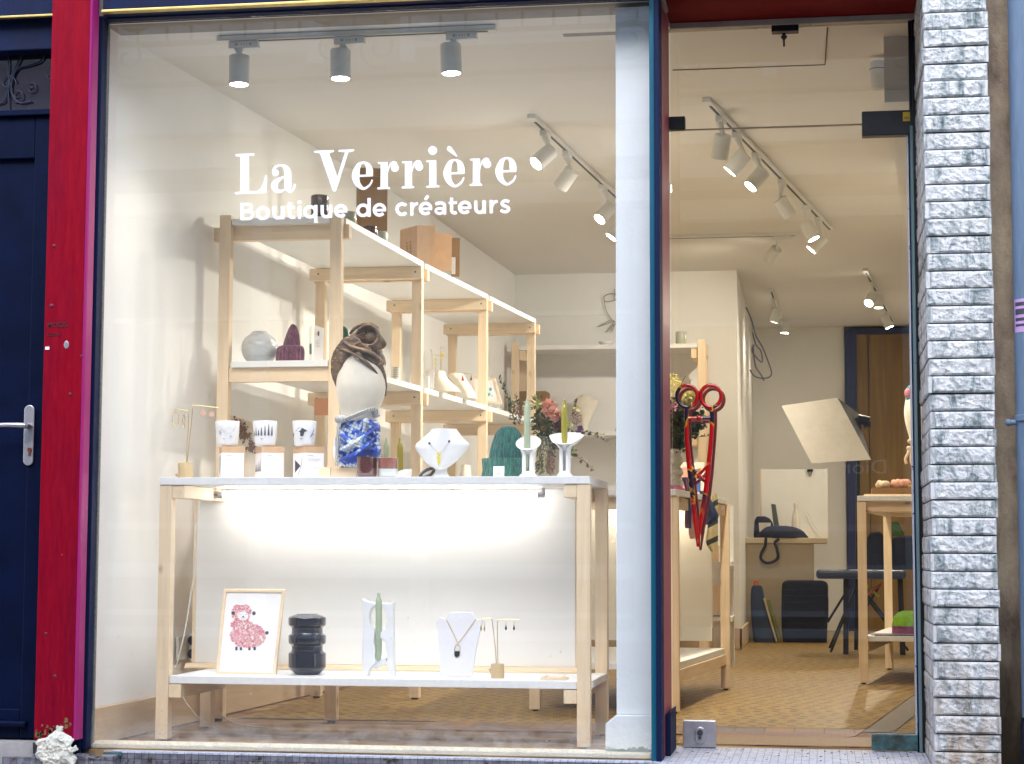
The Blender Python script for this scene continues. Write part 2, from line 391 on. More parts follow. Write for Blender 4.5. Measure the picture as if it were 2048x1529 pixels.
def rawfloor_mat():
    m, n, l = mat('worn_screed'); b = n['Principled BSDF']
    t = noise(n, l, 5, 8, .68, stretch=(.45, 1.6, 1)); t2 = noise(n, l, 40, 4, .6, stretch=(.25, 1, 1))
    r = ramp(n, l, t.outputs[0], [(.3, lin((96, 68, 40))), (.5, lin((142, 108, 70))), (.62, lin((186, 160, 118))), (.8, lin((205, 190, 160)))])
    c = mixc(n, l, ramp(n, l, t2.outputs[0], [(.3, (0, 0, 0)), (.8, (.4, .4, .4))]).outputs[0], r.outputs[0], lin((120, 88, 54)))
    l.new(c, b.inputs['Base Color']); b.inputs['Roughness'].default_value = .85
    l.new(bumpn(n, l, t.outputs[0], .5, .01), b.inputs['Normal']); return m
M['raw'] = rawfloor_mat()
def sill_mat():
    m, n, l = mat('painted_sill'); b = n['Principled BSDF']
    t = noise(n, l, 7, 8, .7, stretch=(.5, 1, 1)); r = ramp(n, l, t.outputs[0], [(.3, lin((215, 206, 180))), (.62, lin((225, 218, 200))), (.68, lin((120, 140, 138))), (.75, lin((90, 84, 66)))])
    l.new(r.outputs[0], b.inputs['Base Color']); b.inputs['Roughness'].default_value = .7; return m
M['sill'] = sill_mat()
def tile_mat(name, a, bb, grout, sz, moss=0, plane='XY'):
    m, n, l = mat(name); b = n['Principled BSDF']
    geo = n.new('ShaderNodeNewGeometry'); sx = n.new('ShaderNodeSeparateXYZ'); l.new(geo.outputs['Position'], sx.inputs[0])
    cb = n.new('ShaderNodeCombineXYZ'); l.new(sx.outputs[0], cb.inputs[0]); l.new(sx.outputs[1 if plane == 'XY' else 2], cb.inputs[1])
    br = n.new('ShaderNodeTexBrick'); br.offset = 0; l.new(cb.outputs[0], br.inputs['Vector']); br.inputs['Scale'].default_value = 1
    br.inputs['Brick Width'].default_value = sz; br.inputs['Row Height'].default_value = sz; br.inputs['Mortar Size'].default_value = sz*.035
    br.inputs['Color1'].default_value = c4(a); br.inputs['Color2'].default_value = c4(bb); br.inputs['Mortar'].default_value = c4(grout)
    t = noise(n, l, 30, 6, .7); c = mixc(n, l, ramp(n, l, t.outputs[0], [(.46, (0, 0, 0)), (.72, (.7, .7, .7))]).outputs[0], br.outputs[0], grout)
    if moss:
        t2 = noise(n, l, 26, 7, .75); k = ramp(n, l, t2.outputs[0], [(moss, (0, 0, 0)), (moss+.06, (1, 1, 1))])
        t3 = noise(n, l, 12, 3); kc = ramp(n, l, t3.outputs[0], [(.4, lin((30, 44, 16))), (.6, lin((58, 36, 22)))])
        c = mixc(n, l, k.outputs[0], c, kc.outputs[0])
    l.new(c, b.inputs['Base Color']); b.inputs['Roughness'].default_value = .5
    l.new(bumpn(n, l, br.outputs['Fac'], -.3, .003), b.inputs['Normal']); return m
M['tile'] = tile_mat('threshold_tiles', lin((196, 202, 216)), lin((182, 188, 204)), lin((96, 92, 96)), .0245)
M['tileside'] = tile_mat('step_front_tiles', lin((128, 128, 136)), lin((104, 100, 112)), lin((44, 40, 44)), .0245, moss=.56, plane='XZ')
M['border'] = tile_mat('mosaic_border', lin((170, 118, 36)), lin((106, 100, 102)), lin((104, 76, 42)), .11)
def stone_mat():
    m, n, l = mat('quartzite_blocks'); b = n['Principled BSDF']
    geo = n.new('ShaderNodeNewGeometry')
    t = noise(n, l, 11, 9, .72, stretch=(1.5, 1, .45), rot=.7); t.inputs['Distortion'].default_value = .9
    t2 = noise(n, l, 70, 6, .75)
    va = n.new('ShaderNodeVectorMath'); va.operation = 'ADD'; sc3 = n.new('ShaderNodeVectorMath'); sc3.operation = 'SCALE'; sc3.inputs['Scale'].default_value = 37.0; cbx = n.new('ShaderNodeCombineXYZ')
    for q_ in range(3): l.new(geo.outputs['Random Per Island'], cbx.inputs[q_])
    l.new(cbx.outputs[0], sc3.inputs[0]); mpx = t.inputs['Vector'].links[0].from_node; l.new(mpx.outputs[0], va.inputs[0]); l.new(sc3.outputs[0], va.inputs[1]); l.new(va.outputs[0], t.inputs['Vector'])
    r = ramp(n, l, t.outputs[0], [(.35, lin((90, 104, 106))), (.43, lin((150, 158, 158))), (.51, lin((202, 203, 202))), (.7, lin((222, 220, 216)))])
    c = mixc(n, l, ramp(n, l, t2.outputs[0], [(.38, (.5, .5, .5)), (.48, (0, 0, 0))]).outputs[0], r.outputs[0], lin((132, 140, 154)))
    sx = n.new('ShaderNodeSeparateXYZ'); l.new(geo.outputs['Position'], sx.inputs[0])
    g = n.new('ShaderNodeMapRange'); g.inputs[1].default_value = .55; g.inputs[2].default_value = .0; g.inputs[3].default_value = 0; g.inputs[4].default_value = 1.0; l.new(sx.outputs[2], g.inputs[0])
    t3 = noise(n, l, 16, 5, .6, stretch=(1.6, 1, .4)); mm = n.new('ShaderNodeMath'); mm.operation = 'MULTIPLY'; l.new(g.outputs[0], mm.inputs[0])
    l.new(ramp(n, l, t3.outputs[0], [(.35, (0, 0, 0)), (.7, (.9, .9, .9))]).outputs[0], mm.inputs[1])
    c = mixc(n, l, mm.outputs[0], c, lin((150, 120, 84)))
    l.new(c, b.inputs['Base Color']); b.inputs['Roughness'].default_value = .6
    l.new(bumpn(n, l, t2.outputs[0], .7, .006), b.inputs['Normal']); return m
M['stone'] = stone_mat()
M['mortar'] = plain('dark_mortar', lin((58, 42, 40)), .9, var=.2, vs=30, bump=.4)
def stain_mat(name, cols, scale=4, stretch=(1, 1, .5), bump=.5, rough=.9):
    m, n, l = mat(name); b = n['Principled BSDF']
    t = noise(n, l, scale, 9, .7, stretch=stretch); k = len(cols)
    r = ramp(n, l, t.outputs[0], [(.28+.44*i/(k-1), lin(c)) for i, c in enumerate(cols)])
    l.new(r.outputs[0], b.inputs['Base Color']); b.inputs['Roughness'].default_value = rough
    t2 = noise(n, l, 60, 6, .7); l.new(bumpn(n, l, t2.outputs[0], bump, .01), b.inputs['Normal']); return m
def conc_mat():
    m = stain_mat('stained_concrete', [(92, 78, 66), (140, 124, 108), (164, 150, 128), (120, 96, 80)], 7)
    n, l = m.node_tree.nodes, m.node_tree.links; b = n['Principled BSDF']; src = b.inputs['Base Color'].links[0].from_socket
    geo = n.new('ShaderNodeNewGeometry'); sx = n.new('ShaderNodeSeparateXYZ'); l.new(geo.outputs['Position'], sx.inputs[0])
    t = noise(n, l, 5, 5, .6, stretch=(2, 1, .4)); a = n.new('ShaderNodeMath'); a.operation = 'MULTIPLY_ADD'; a.inputs[1].default_value = .8; l.new(t.outputs[0], a.inputs[0]); l.new(sx.outputs[2], a.inputs[2])
    k = ramp(n, l, a.outputs[0], [(.55, (1, 1, 1)), (1.0, (0, 0, 0))])
    l.new(mixc(n, l, k.outputs[0], src, lin((50, 40, 26))), b.inputs['Base Color']); return m
M['concrete'] = conc_mat()
M['pipe'] = worn_paint('blue_grey_pipe_paint', lin((104, 122, 142)), lin((86, 104, 126)), (.03, .03, .05), .4, chips=.76)
M['asphalt'] = stain_mat('asphalt', [(96, 96, 98), (112, 112, 112), (124, 122, 120)], 14)
M['pavement'] = stain_mat('pavement_stone', [(140, 138, 138), (164, 160, 158), (180, 176, 172)], 6)
M['plasterlump'] = plain('rough_plaster', lin((212, 208, 194)), .9, var=.12, vs=30, bump=.9, bs=90)
M['skirt'] = wood('skirting_wood', 'y', (.52, .38, .24), (.40, .26, .14))
M['dooredge'] = worn_paint('grey_green_metal', lin((92, 118, 122)), lin((104, 124, 126)), (.02, .03, .06), .35, chips=.66)
M['patina'] = stain_mat('verdigris', [(36, 44, 40), (52, 72, 70), (64, 104, 112), (48, 62, 50)], 22, (1, 1, 1), .3, .4)
M['window'] = pane('window_glass', (.985, .99, .985), .047, dust_haze=.13, gain=1.0)
M['doorglass'] = pane('door_glass', (.975, .955, .90), .043, gain=1.0)
M['darkglass'] = plain('dark_transom_glass', lin((30, 24, 40)), .05, var=.1, spec=.9)
M['cleargl'] = clear_glass('clear_glass')
M['amber'] = clear_glass('amber_glass', (.55, .25, .16), .1)
M['milky'] = plain('milky_glass', lin((226, 220, 206)), .15, coat=.5)

# ================================================================== THE SETTING
def slab(name, pts, z, th, m, kind='structure', label=None, cat=None):
    g = G(); g.prism([(x, y, z) for x, y in pts], (0, 0, -th)); o = g.build(name, m)
    return tag(o, label, cat, None, kind)
def sheet(name, pts, z, m):
    g = G(); g.add([(x, y, z) for x, y in pts], [tuple(range(len(pts)))]); o = g.build(name, m); return tag(o, kind='structure')
g = G(); g.prism([(-40, -40, -.30), (40, -40, -.30), (40, 40, -.30), (-40, 40, -.30)], (0, 0, -.1)); tag(g.build('street', M['asphalt']), kind='structure')
slab('pavement', [(-12, -1.75), (12, -1.75), (12, -.62), (-12, -.62)], -.165, .13, M['pavement'])
slab('opposite_pavement', [(-12, -7.6), (12, -7.6), (12, -5.6), (-12, -5.6)], -.18, .119, M['pavement'])
slab('shop_floor', [(-2.75, -.43), (-.512, -.43), (-.512, .03), (.33, .03), (.33, .1), (1.3, .1), (1.3, 10.5), (-2.75, 10.5)], 0, .12, M['raw'])
sheet('mosaic_floor', [(-2.3, .80), (.155, .80), (.42, 2.68), (1.25, 8.4), (1.25, 10.4), (-2.2, 10.4)], .004, M['floor'])
sheet('mosaic_floor_side', [(.255, .66), (1.25, .66), (1.25, 7.4)], .004, M['floor'])
sheet('mosaic_border', [(-1.5, .57), (.12, .57), (.155, .795), (-1.5, .795)], .004, M['border'])
sheet('border_line', [(-1.5, .45), (.10, .45), (.12, .565), (-1.5, .565)], .004, plain('brown_red_tiles', lin((132, 84, 54)), .5, var=.25, vs=60))
sheet('cream_tile_strip', [(-.508, .10), (.33, .10), (.33, .44), (-.508, .44)], .004, plain('cream_tile', lin((136, 104, 58)), .5, var=.12, vs=30))
sheet('mosaic_border_side', [(.14, .68), (.25, .68), (1.25, 7.45), (1.25, 8.35), (.425, 2.68), (.16, .795)], .004, plain('dark_mosaic_strip', lin((120, 112, 104)), .5, var=.25, vs=50))
g = G(); prof = [(-.43, 2.499), (4.4, 2.658), (10.5, 2.658), (10.5, 2.8), (-.43, 2.8)]
g.prism([(-2.95, y, z) for y, z in prof], (2.43, 0, 0)); prof[0] = (.02, 2.5139); prof[-1] = (.02, 2.8); g.prism([(-.52, y, z) for y, z in prof], (1.77, 0, 0)); tag(g.build('ceiling', M['ceiling']), kind='structure')

# ---- walls (each a thing)
g = G(); lw = lambda y: -2.158+(y-6.895)*.0428
g.prism([(lw(-.42), -.42, -.1), (lw(6.9), 6.9, -.1), (lw(6.9), 6.9, 2.70), (lw(-.42), -.42, 2.70)], (-.12, 0, 0))
t = thing('shop_wall', 'white painted side wall of the shop on the left behind the window table', 'wall', (lw(0), 0, 0))
g.build('wall_face', M['plaster'], t)
g = G(); 
g.prism([(lw(-.40)+.022, -.40, .004), (lw(6.8)+.022, 6.8, .004), (lw(6.8)+.022, 6.8, .128), (lw(-.40)+.022, -.40, .128)], (-.02, 0, 0)); g.build('skirting_board', M['skirt'], t, bevel=.003)
t = thing('shop_wall', 'white back wall behind the long shelf, ending in a corner beside the office', 'wall', (-1.3, 6.85, 0))
g = G(); g.box((-2.3, 6.85, -.05), (-.575, 7.0, 2.70)); g.prism([(-.576, 7.001, -.05), (-.592, 10.4, -.05), (-.592, 10.4, 2.70), (-.576, 7.001, 2.70)], (-.12, 0, 0)); g.build('wall_face', M['plaster'], t)
g = G(); g.box((-2.2, 6.825, .006), (-.555, 6.848, .15)); g.box((-.573, 6.825, .0062), (-.553, 8.1, .149)); g.build('skirting_board', M['skirt'], t, bevel=.003)
g = G(); g.box((-.75, 10.35, -.05), (.21, 10.5, 2.70)); g.box((.21, 10.5, -.05), (2.0, 10.6, 2.70)); tag(g.build('shop_wall', M['plaster']), 'white far wall of the office behind the desk', 'wall')
g = G(); g.box((1.25, .1, -.05), (1.4, 10.5, 2.70)); tag(g.build('shop_wall', M['plaster']), 'white side wall of the shop on the right, mostly hidden behind the stone pillar', 'wall')
g = G(); g.box((.345, .02, -.1), (1.4, .1, 2.75)); g.box((-.9, -.3, 2.515), (.6, .1, 3.3)); g.box((-2.9, -.40, 2.502), (-.5, -.2, 3.3)); g.box((-3.9, -.30, -.1), (-2.6, -.2, 3.3))
g.box((-2.62, -.39, -.3), (-2.475, -.3, 3.3)); g.box((-6, -.4, 3.3), (4, .1, 6.5)); g.box((-6, -.4, -.2), (-3.9, -.2, 3.3)); g.box((1.4, -.35, -.2), (6, -.2, 3.3))
tag(g.build('facade_wall', plain('facade_render', lin((150, 140, 128)), .9, var=.1)), 'rendered house front above and beside the shop front', 'wall')
# hanging bulkhead over the door, right
e0 = at(1769, 205, .3); e1 = at(1811, 329, 3.0)
t = thing('bulkhead', 'white boxed-in bulkhead under the ceiling at the right end of the shop door', 'bulkhead', (e0.x, .3, e0.z))
g = G(); g.prism([(e0.x, .3, e0.z), (1.24, .3, e0.z), (1.24, 3.0, e0.z), (e1.x, 3.0, e0.z)], (0, 0, 2.53-e0.z)); g.build('casing', M['plaster'], t)
# sensor on it
p = at(1756, 150, .62)
t = thing('motion_sensor', 'rounded white motion sensor on the bulkhead above the door', 'sensor', p)
g = G(); g.lathe((p.x, p.y, p.z-.055), [(.012, -.008), (.026, .0), (.031, .02), (.032, .05), (.032, .095), (.03, .105)], 24); g.build('body', M['lamp'], t, smooth=True)
g = G(); g.lathe((p.x, p.y, p.z+.018), [(.0325, 0), (.0325, .003)], 24); g.build('ring', M['trackslot'], t)
g = G(); g.box((p.x+.02, p.y-.01, p.z-.02), (e0.x+.02, p.y+.01, p.z+.01)); g.build('bracket', M['lamp'], t)
# wall column behind the window's right edge
colbase = plain('column_base_paint', (.78, .81, .84), .6, var=.03, vs=8, bump=.5, bs=40); n, l = colbase.node_tree.nodes, colbase.node_tree.links; b = n['Principled BSDF']; src = b.inputs['Base Color'].links[0].from_socket
geo = n.new('ShaderNodeNewGeometry'); sx = n.new('ShaderNodeSeparateXYZ'); l.new(geo.outputs['Position'], sx.inputs[0]); tt = noise(n, l, 45, 7, .7); ma = n.new('ShaderNodeMath'); ma.operation = 'MULTIPLY_ADD'; ma.inputs[1].default_value = -.055; l.new(tt.outputs[0], ma.inputs[0]); l.new(sx.outputs[2], ma.inputs[2])
l.new(mixc(n, l, ramp(n, l, ma.outputs[0], [(.0, (1, 1, 1)), (.004, (0, 0, 0))]).outputs[0], src, lin((110, 128, 122))), b.inputs['Base Color'])
t = thing('white_column', 'white painted column with a stepped base inside the window, beside the door', 'column', (-.6, -.2, 0))
g = G(); g.box((-.668, -.33, .135), (-.548, .0, 2.49)); g.build('shaft', M['plaster_blue'], t, bevel=.003)
g = G(); g.prism([(-.700, -.352, .004), (-.700, .0, .004), (-.700, .0, .108), (-.668, .0, .1345), (-.668, -.33, .1345), (-.700, -.352, .108)][:0] or [(-.702, 0, .004), (-.702, 0, .105), (-.668, 0, .1345), (-.548, 0, .1345), (-.548, 0, .004)], (0, -.352, 0)); g.build('base', colbase, t, bevel=.003)

# ================================================================== SHOP FRONT
def P(px, py, Y): return at(px, py, Y)
# crimson post
t = thing('wooden_post', 'glossy crimson wooden post with a magenta edge between the navy door and the shop window', 'post', (-2.5, -.5, 0))
g = G(); g.prism([(-2.576, -.55, .04), (-2.440, -.55, .04), (-2.440, -.47, .04), (-2.576, -.47, .04)], (0, 0, 3.2)); g.build('front_board', M['pink'], t, bevel=.002)
g = G(); g.prism([(-2.4395, -.549, .04), (-2.4345, -.544, .04), (-2.4325, -.536, .04), (-2.4325, -.486, .04), (-2.4395, -.486, .04)], (0, 0, 3.2)); g.build('edge_moulding', M['magenta'], t)
nailm = plain('rusty_nail', lin((96, 30, 50)), .5, .2)
for px, py, r in ((108, 492, .006), (103, 612, .0075), (137, 288, .0), (163, 713, .005), (140, 789, .006), (92, 1268, .005), (110, 1353, .006)):
    if r:
        p = P(px, py, -.55); g = G(); g.ball((p.x, -.5505, p.z), r, 10, (1, .4, 1)); g.build('nail_head', nailm, t, smooth=True)
g = G(); p = P(133, 690, -.55); g.lathe((p.x, -.5502, p.z), [(.0, -.001), (.011, -.001), (.011, .001), (.009, .0015)], 14, ax=(0, -1, 0), sx=.8, sy=1.25); g.build('metal_patch', M['steel'], t)
g = G(); p = P(95, 697, -.55); g.box((p.x-.007, -.5525, p.z-.005), (p.x+.007, -.5505, p.z+.005)); g.build('paper_scrap', M['paper'], t)
def text(body, name, m, parent, loc, h, rot=(R(90), 0, 0), th=.0006, offset=0, sxx=1.0, shear=0):
    c = bpy.data.curves.new(name, 'FONT'); c.body = body; c.size = h/.7; c.extrude = th; c.offset = offset; c.shear = shear; c.resolution_u = 3
    ob = bpy.data.objects.new('tmp', c); col.objects.link(ob); bpy.context.view_layer.update()
    dg = bpy.context.evaluated_depsgraph_get(); me = bpy.data.meshes.new_from_object(ob.evaluated_get(dg)); bpy.data.objects.remove(ob)
    me.name = name; me.materials.clear(); me.materials.append(m)
    o = bpy.data.objects.new(name, me); col.objects.link(o); o.parent = parent; o.location = Vector(loc)-root_loc(parent); o.rotation_euler = rot; o.scale = (sxx, 1, 1); return o
dk = plain('marker_ink', lin((70, 4, 20)), .6)
p = P(95, 655, -.55); text('MOGIS', 'marker_writing', dk, t, (p.x, -.5512, p.z), .0155, sxx=1.05, offset=.0004)
p = P(93, 673, -.55); text('Carole', 'marker_writing', dk, t, (p.x, -.5512, p.z), .012, sxx=1.0, shear=.25)
# lump of plaster at its foot
t = thing('plaster_lump', 'crumbly lump of white plaster at the foot of the crimson post', 'plaster', (-2.5, -.56, -.02))
g = G(); rng = random.Random(3)
c0 = P(116, 1497, -.56)
for i in range(46):
    a = rng.uniform(0, 6.28); rr = rng.random()**.6; x = c0.x + math.cos(a)*rr*.060; z = c0.z + math.sin(a)*rr*.046 - .006; q = rng.uniform(.010, .026)
    g.box((x-q, -.575, z-q*.6), (x+q, -.553+.0, z+q*.6), ry=rng.uniform(-.9, .9), rz=rng.uniform(-.5, .5), rx=rng.uniform(-.5, .5))
for i in range(9): g.ball((c0.x+rng.gauss(0, .02), -.560, c0.z+rng.gauss(-.01, .02)), rng.uniform(.016, .03), 8, (1.2, .6, .9))
g.box((c0.x-.012, -.56, c0.z+.03), (c0.x+.010, -.551, c0.z+.072), ry=.15)
o = g.build('lump', M['plasterlump'], t, smooth=True)
rm = o.modifiers.new('r', 'REMESH'); rm.mode = 'VOXEL'; rm.voxel_size = .0022; rm.use_smooth_shade = True; sm = o.modifiers.new('s', 'SMOOTH'); sm.iterations = 5; sm.factor = .5
for ns, st in ((.022, .012), (.007, .006), (.003, .002)):
    tx = bpy.data.textures.new('lump', 'CLOUDS'); tx.noise_scale = ns; tx.noise_depth = 3; dm = o.modifiers.new('d', 'DISPLACE'); dm.texture = tx; dm.strength = st; dm.mid_level = .5
g = G()
for i in range(26):
    x = -2.57+rng.random()*.125; z = .048+abs(rng.gauss(0, .02))+(.03 if x > -2.47 else 0); q = rng.uniform(.003, .009); g.add([(x-q, -.5508, z-q), (x+q, -.5508, z-q*.6), (x+q*.7, -.5508, z+q), (x-q*.5, -.5508, z+q*1.3)], [(0, 1, 2, 3)])
g.build('flaked_paint', plain('old_ochre_layer', lin((112, 84, 50)), .8, var=.6, vs=90), t)

# navy street door on the left
t = thing('navy_door', 'dark navy panelled street door with a steel lever handle at the left edge', 'door', (-3.0, -.42, 0))
xr = -2.605; zt = P(50, 235, -.42).z; zp = P(50, 318, -.42).z
g = G(); g.box((-3.55, -.40, .03), (xr, -.36, zt)); 
xs = P(60, 700, -.42).x
g.box((xs, -.425, .03), (xr, -.4005, zt)); g.box((-3.55, -.4245, zp), (xs-.0002, -.4005, zt-.0)); g.box((-3.55, -.4245, .03), (xs-.0002, -.4005, P(30, 1418, -.42).z))
g.build('leaf', M['navy'], t, bevel=.004)
g = G(); g.box((-3.55, -.404, .05), (xs+.0, -.4003, zp+.0)); g.build('panel', M['navy'], t)
g = G(); z = P(20, 1450, -.43).z; g.box((-3.5, -.448, z-.006), (P(55, 1450, -.43).x, -.4255, z+.014)); g.build('weather_bar', M['navy'], t, bevel=.006)
g = G(); g.box((xr+.001, -.44, .0), (-2.577, -.36, 2.95)); g.box((-3.6, -.445, zt+.002), (-2.606, -.36, zt+.022)); g.build('door_frame', M['navy'], t, bevel=.002)
g = G(); p = P(85, 560, -.43); g.box((-2.594, -.446, P(88, 640, -.43).z), (-2.584, -.4405, P(88, 462, -.43).z)); g.build('white_strip', M['paper'], t)
g = G(); p = P(58, 871, -.43); 
pts = []
for k in range(24):
    a = 2*math.pi*k/24; pts.append((p.x+.0185*math.cos(a), -.4255, p.z+(.085 if math.sin(a) >= 0 else -.085)+.0185*math.sin(a)))
g.prism(pts, (0, -.008, 0)); g.build('lock_plate', M['steel'], t, bevel=.002)
h = P(58, 853, -.44); g = G(); g.cyl((h.x, -.43, h.z), (h.x, -.475, h.z), .010); g.tube([(h.x, -.475, h.z), (h.x-.02, -.487, h.z+.001), (h.x-.06, -.489, h.z+.002), (h.x-.14, -.486, h.z)], [.0095, .0095, .008, .0075], 14)
g.build('lever', M['steel'], t, smooth=True)
h = P(58, 902, -.44); g = G(); g.cyl((h.x, -.434, h.z+.004), (h.x, -.438, h.z+.004), .0075); g.box((h.x-.0035, -.4375, h.z-.017), (h.x+.0035, -.434, h.z-.002)); g.build('keyhole', plain('worn_copper', lin((150, 92, 70)), .4, .8), t)
g = G(); z0, z1 = P(40, 232, -.38).z, P(40, 112, -.38).z
g.box((-3.55, -.385, zt+.022), (-2.606, -.375, z1+.02)); g.build('transom_glass', M['darkglass'], t)
g = G(); g.box((-3.6, -.45, z1+.0), (-2.578, -.36, 2.60)); g.build('transom_head', M['navy_dark'], t, bevel=.004)
# iron scrolls modelled on the dark transom, standing in for a reflected railing
g = G()
def spiral(c, r0, turns, a0, sgn=1, n=26, Y=-.395):
    out = []
    for k in range(n):
        u = k/(n-1); r = r0*(1-u*.88); a = a0+sgn*turns*2*math.pi*u
        out.append((c[0]+r*math.cos(a), Y, c[1]+r*math.sin(a)))
    return out
for cx0, cz0, r0, a0, sg in ((232, 650, 52, 2.2, -1), (205, 815, 26, 2.6, -1), (390, 540, 60, 3.3, 1), (60, 610, 70, 0, 1), (130, 700, 60, 4.2, 1)):
    c = P(cx0/3.642, cz0/3.642, -.39); g.tube(spiral((c.x, c.z), r0/3.642*.00158, 1.25, a0, sg), .0022, 6)
g.tube([P(62/3.642*1.0, y/3.642, -.395) for y in (400, 520, 620, 720, 850)], .0025, 6)
g.tube(catmull([tuple(P(x/3.642, y/3.642, -.395)) for x, y in ((165, 395), (120, 480), (75, 580), (62, 640), (30, 740), (-20, 760))], 5), .003, 6)
g.tube(catmull([tuple(P(x/3.642, y/3.642, -.395)) for x, y in ((330, 395), (290, 450), (200, 480), (130, 500), (90, 580), (85, 680), (140, 750), (230, 740))], 5), .003, 6)
g.build('mirrored_railing', plain('mirrored_ironwork', lin((12, 24, 50)), .6), t, smooth=True)
# threshold + brass trim + navy fascia
g = G(); g.box((-3.6, -.50, -.05), (-2.60, -.37, .024)); tag(g.build('door_sill', M['pavement']), 'worn grey stone sill under the navy door', 'sill')
t = thing('shop_fascia', 'navy fascia with a thin brass line over the shop window', 'fascia', (-1.5, -.5, 2.6))
zg = P(195, 25, -.53).z
g = G(); g.box((-2.413, -.50, 2.505), (-.545, -.41, zg)); g.box((-2.413, -.505, zg+.012), (-.545, -.41, 3.2)); g.build('board', M['navy_dark'], t, bevel=.002)
g = G(); g.box((-2.413, -.522, zg+.0005), (-.545, -.41, zg+.0115)); g.build('brass_line', M['gold'], t, bevel=.003)
t = thing('shop_fascia', 'navy fascia with a brass line above the navy street door', 'fascia', (-3, -.5, 2.6))
zg = P(60, 34, -.50).z
g = G(); g.box((-3.6, -.48, 2.602), (-2.578, -.37, zg)); g.box((-3.6, -.484, zg+.0095), (-2.578, -.37, 3.2)); g.build('board', M['navy_dark'], t, bevel=.002)
g = G(); g.box((-3.6, -.497, zg+.0005), (-2.578, -.37, zg+.009)); g.build('brass_line', M['gold'], t, bevel=.002)

# shop window
t = thing('shop_window', 'large clear shop window in a narrow navy frame with white lettering on it', 'window', (-1.5, -.42, 0))
g = G(); g.box((-2.50, -.4695, -.02), (-2.447, -.402, 2.50)); g.box((-2.4468, -.462, .0), (-2.4285, -.402, 2.499)); g.box((-2.4283, -.462, 2.486), (-.545, -.402, 2.504)); g.build('frame', M['navy_dark'], t, bevel=.002)
g = G(); g.box((-.5445, -.445, .0), (-.5275, -.402, 2.503)); g.build('teal_jamb', M['teal'], t, bevel=.002)
g = G(); g.box((-.5273, -.462, -.02), (-.5105, -.35, 2.51)); g.build('navy_jamb', M['navy_dark'], t, bevel=.003)
g = G(); g.box((-.5275, -.349, .0), (-.512, -.03, 2.51)); g.build('reveal_board', M['redrev'], t)
g = G(); g.box((-2.428, -.424, .006), (-.5455, -.418, 2.4855)); g.build('pane', M['window'], t)
g = G(); g.box((-2.4275, -.4165, .001), (-2.424, -.402, 2.485)); g.build('putty_line', plain('old_putty', lin((120, 118, 116)), .9, var=.35, vs=120, bump=.6), t)
g = G(); g.box((-2.46, -.4165, .001), (-.548, -.30, .018)); g.build('inner_sill', M['sill'], t, bevel=.004)
# lettering
t = thing('window_lettering', 'white vinyl lettering reading La Verrière, Boutique de créateurs on the window glass', 'lettering', (-1.6, -.426, 1.9))
YL = -.4255
class Letters:
    def __init__(s): s.g = G(); s.k = 0
    def off(s): s.k += 1; return YL - .00012*s.k
    def poly(s, pts): y = s.off(); s.g.prism([at(a, b, YL)+Vector((0, y-YL, 0)) for a, b in pts], (0, .0004, 0))
    def ribbon(s, pts, n=7, cap=False):
        pp = catmull(pts, n) if n > 1 else pts; L = []; Rr = []
        for i, (x, y, w) in enumerate(pp):
            a = pp[max(i-1, 0)]; b = pp[min(i+1, len(pp)-1)]; d = math.hypot(b[0]-a[0], b[1]-a[1]) or 1
            nx, ny = -(b[1]-a[1])/d, (b[0]-a[0])/d; L.append((x+nx*w/2, y+ny*w/2)); Rr.append((x-nx*w/2, y-ny*w/2))
        y = s.off(); off = Vector((0, y-YL, 0)); V = [at(a, b, YL)+off for a, b in L+Rr]; m = len(L); V += [v+Vector((0, .0004, 0)) for v in V]
        Fc = []
        for i in range(m-1):
            Fc += [(i, i+1, m+i+1, m+i), (2*m+i, 3*m+i, 3*m+i+1, 2*m+i+1), (i, 2*m+i, 2*m+i+1, i+1), (m+i, m+i+1, 3*m+i+1, 3*m+i)]
        Fc += [(0, m, 3*m, 2*m), (m-1, 3*m-1, 4*m-1, 2*m-1)]
        s.g.add(V, Fc)
    def flush(s, nm='letter'):
        if s.g.v: s.g.build(nm, M['vinyl'], t); s.g = G()
    def disc(s, x, y, r): s.poly([(x+r*math.cos(2*math.pi*k/28), y+r*math.sin(2*math.pi*k/28)) for k in range(28)])
LT = Letters()
def tA(pts): return [(450+p[0]/6.606, 280+p[1]/6.606)+tuple(w/6.606 for w in p[2:]) for p in pts]
def tB(pts, dx=0, dy=0): return [(740+(p[0]+dx)/6.606, 280+(p[1]+dy)/6.606)+tuple(w/6.606 for w in p[2:]) for p in pts]
# L
LT.poly(tA([(205, 195), (318, 190), (315, 700), (200, 705)])); LT.poly(tA([(140, 190), (385, 180), (385, 206), (330, 214), (195, 219), (140, 219)]))
LT.poly(tA([(132, 694), (205, 686), (330, 682), (430, 676), (430, 705), (132, 720)])); LT.poly(tA([(400, 681), (440, 668), (480, 628), (512, 562), (530, 478), (553, 470), (544, 702), (400, 708)]))
# a
LT.flush(); LT.disc(*tA([(668, 436)])[0], 45/6.606)
LT.ribbon(tA([(640, 420, 34), (655, 372, 32), (700, 343, 24), (752, 342, 26), (800, 366, 60), (826, 430, 92), (828, 560, 94), (832, 630, 92), (862, 680, 44), (895, 664, 30), (916, 625, 26), (920, 585, 22)]))
LT.ribbon(tA([(790, 486, 16), (742, 508, 34), (682, 550, 66), (652, 610, 92), (680, 664, 66), (730, 682, 40), (790, 655, 20)]))
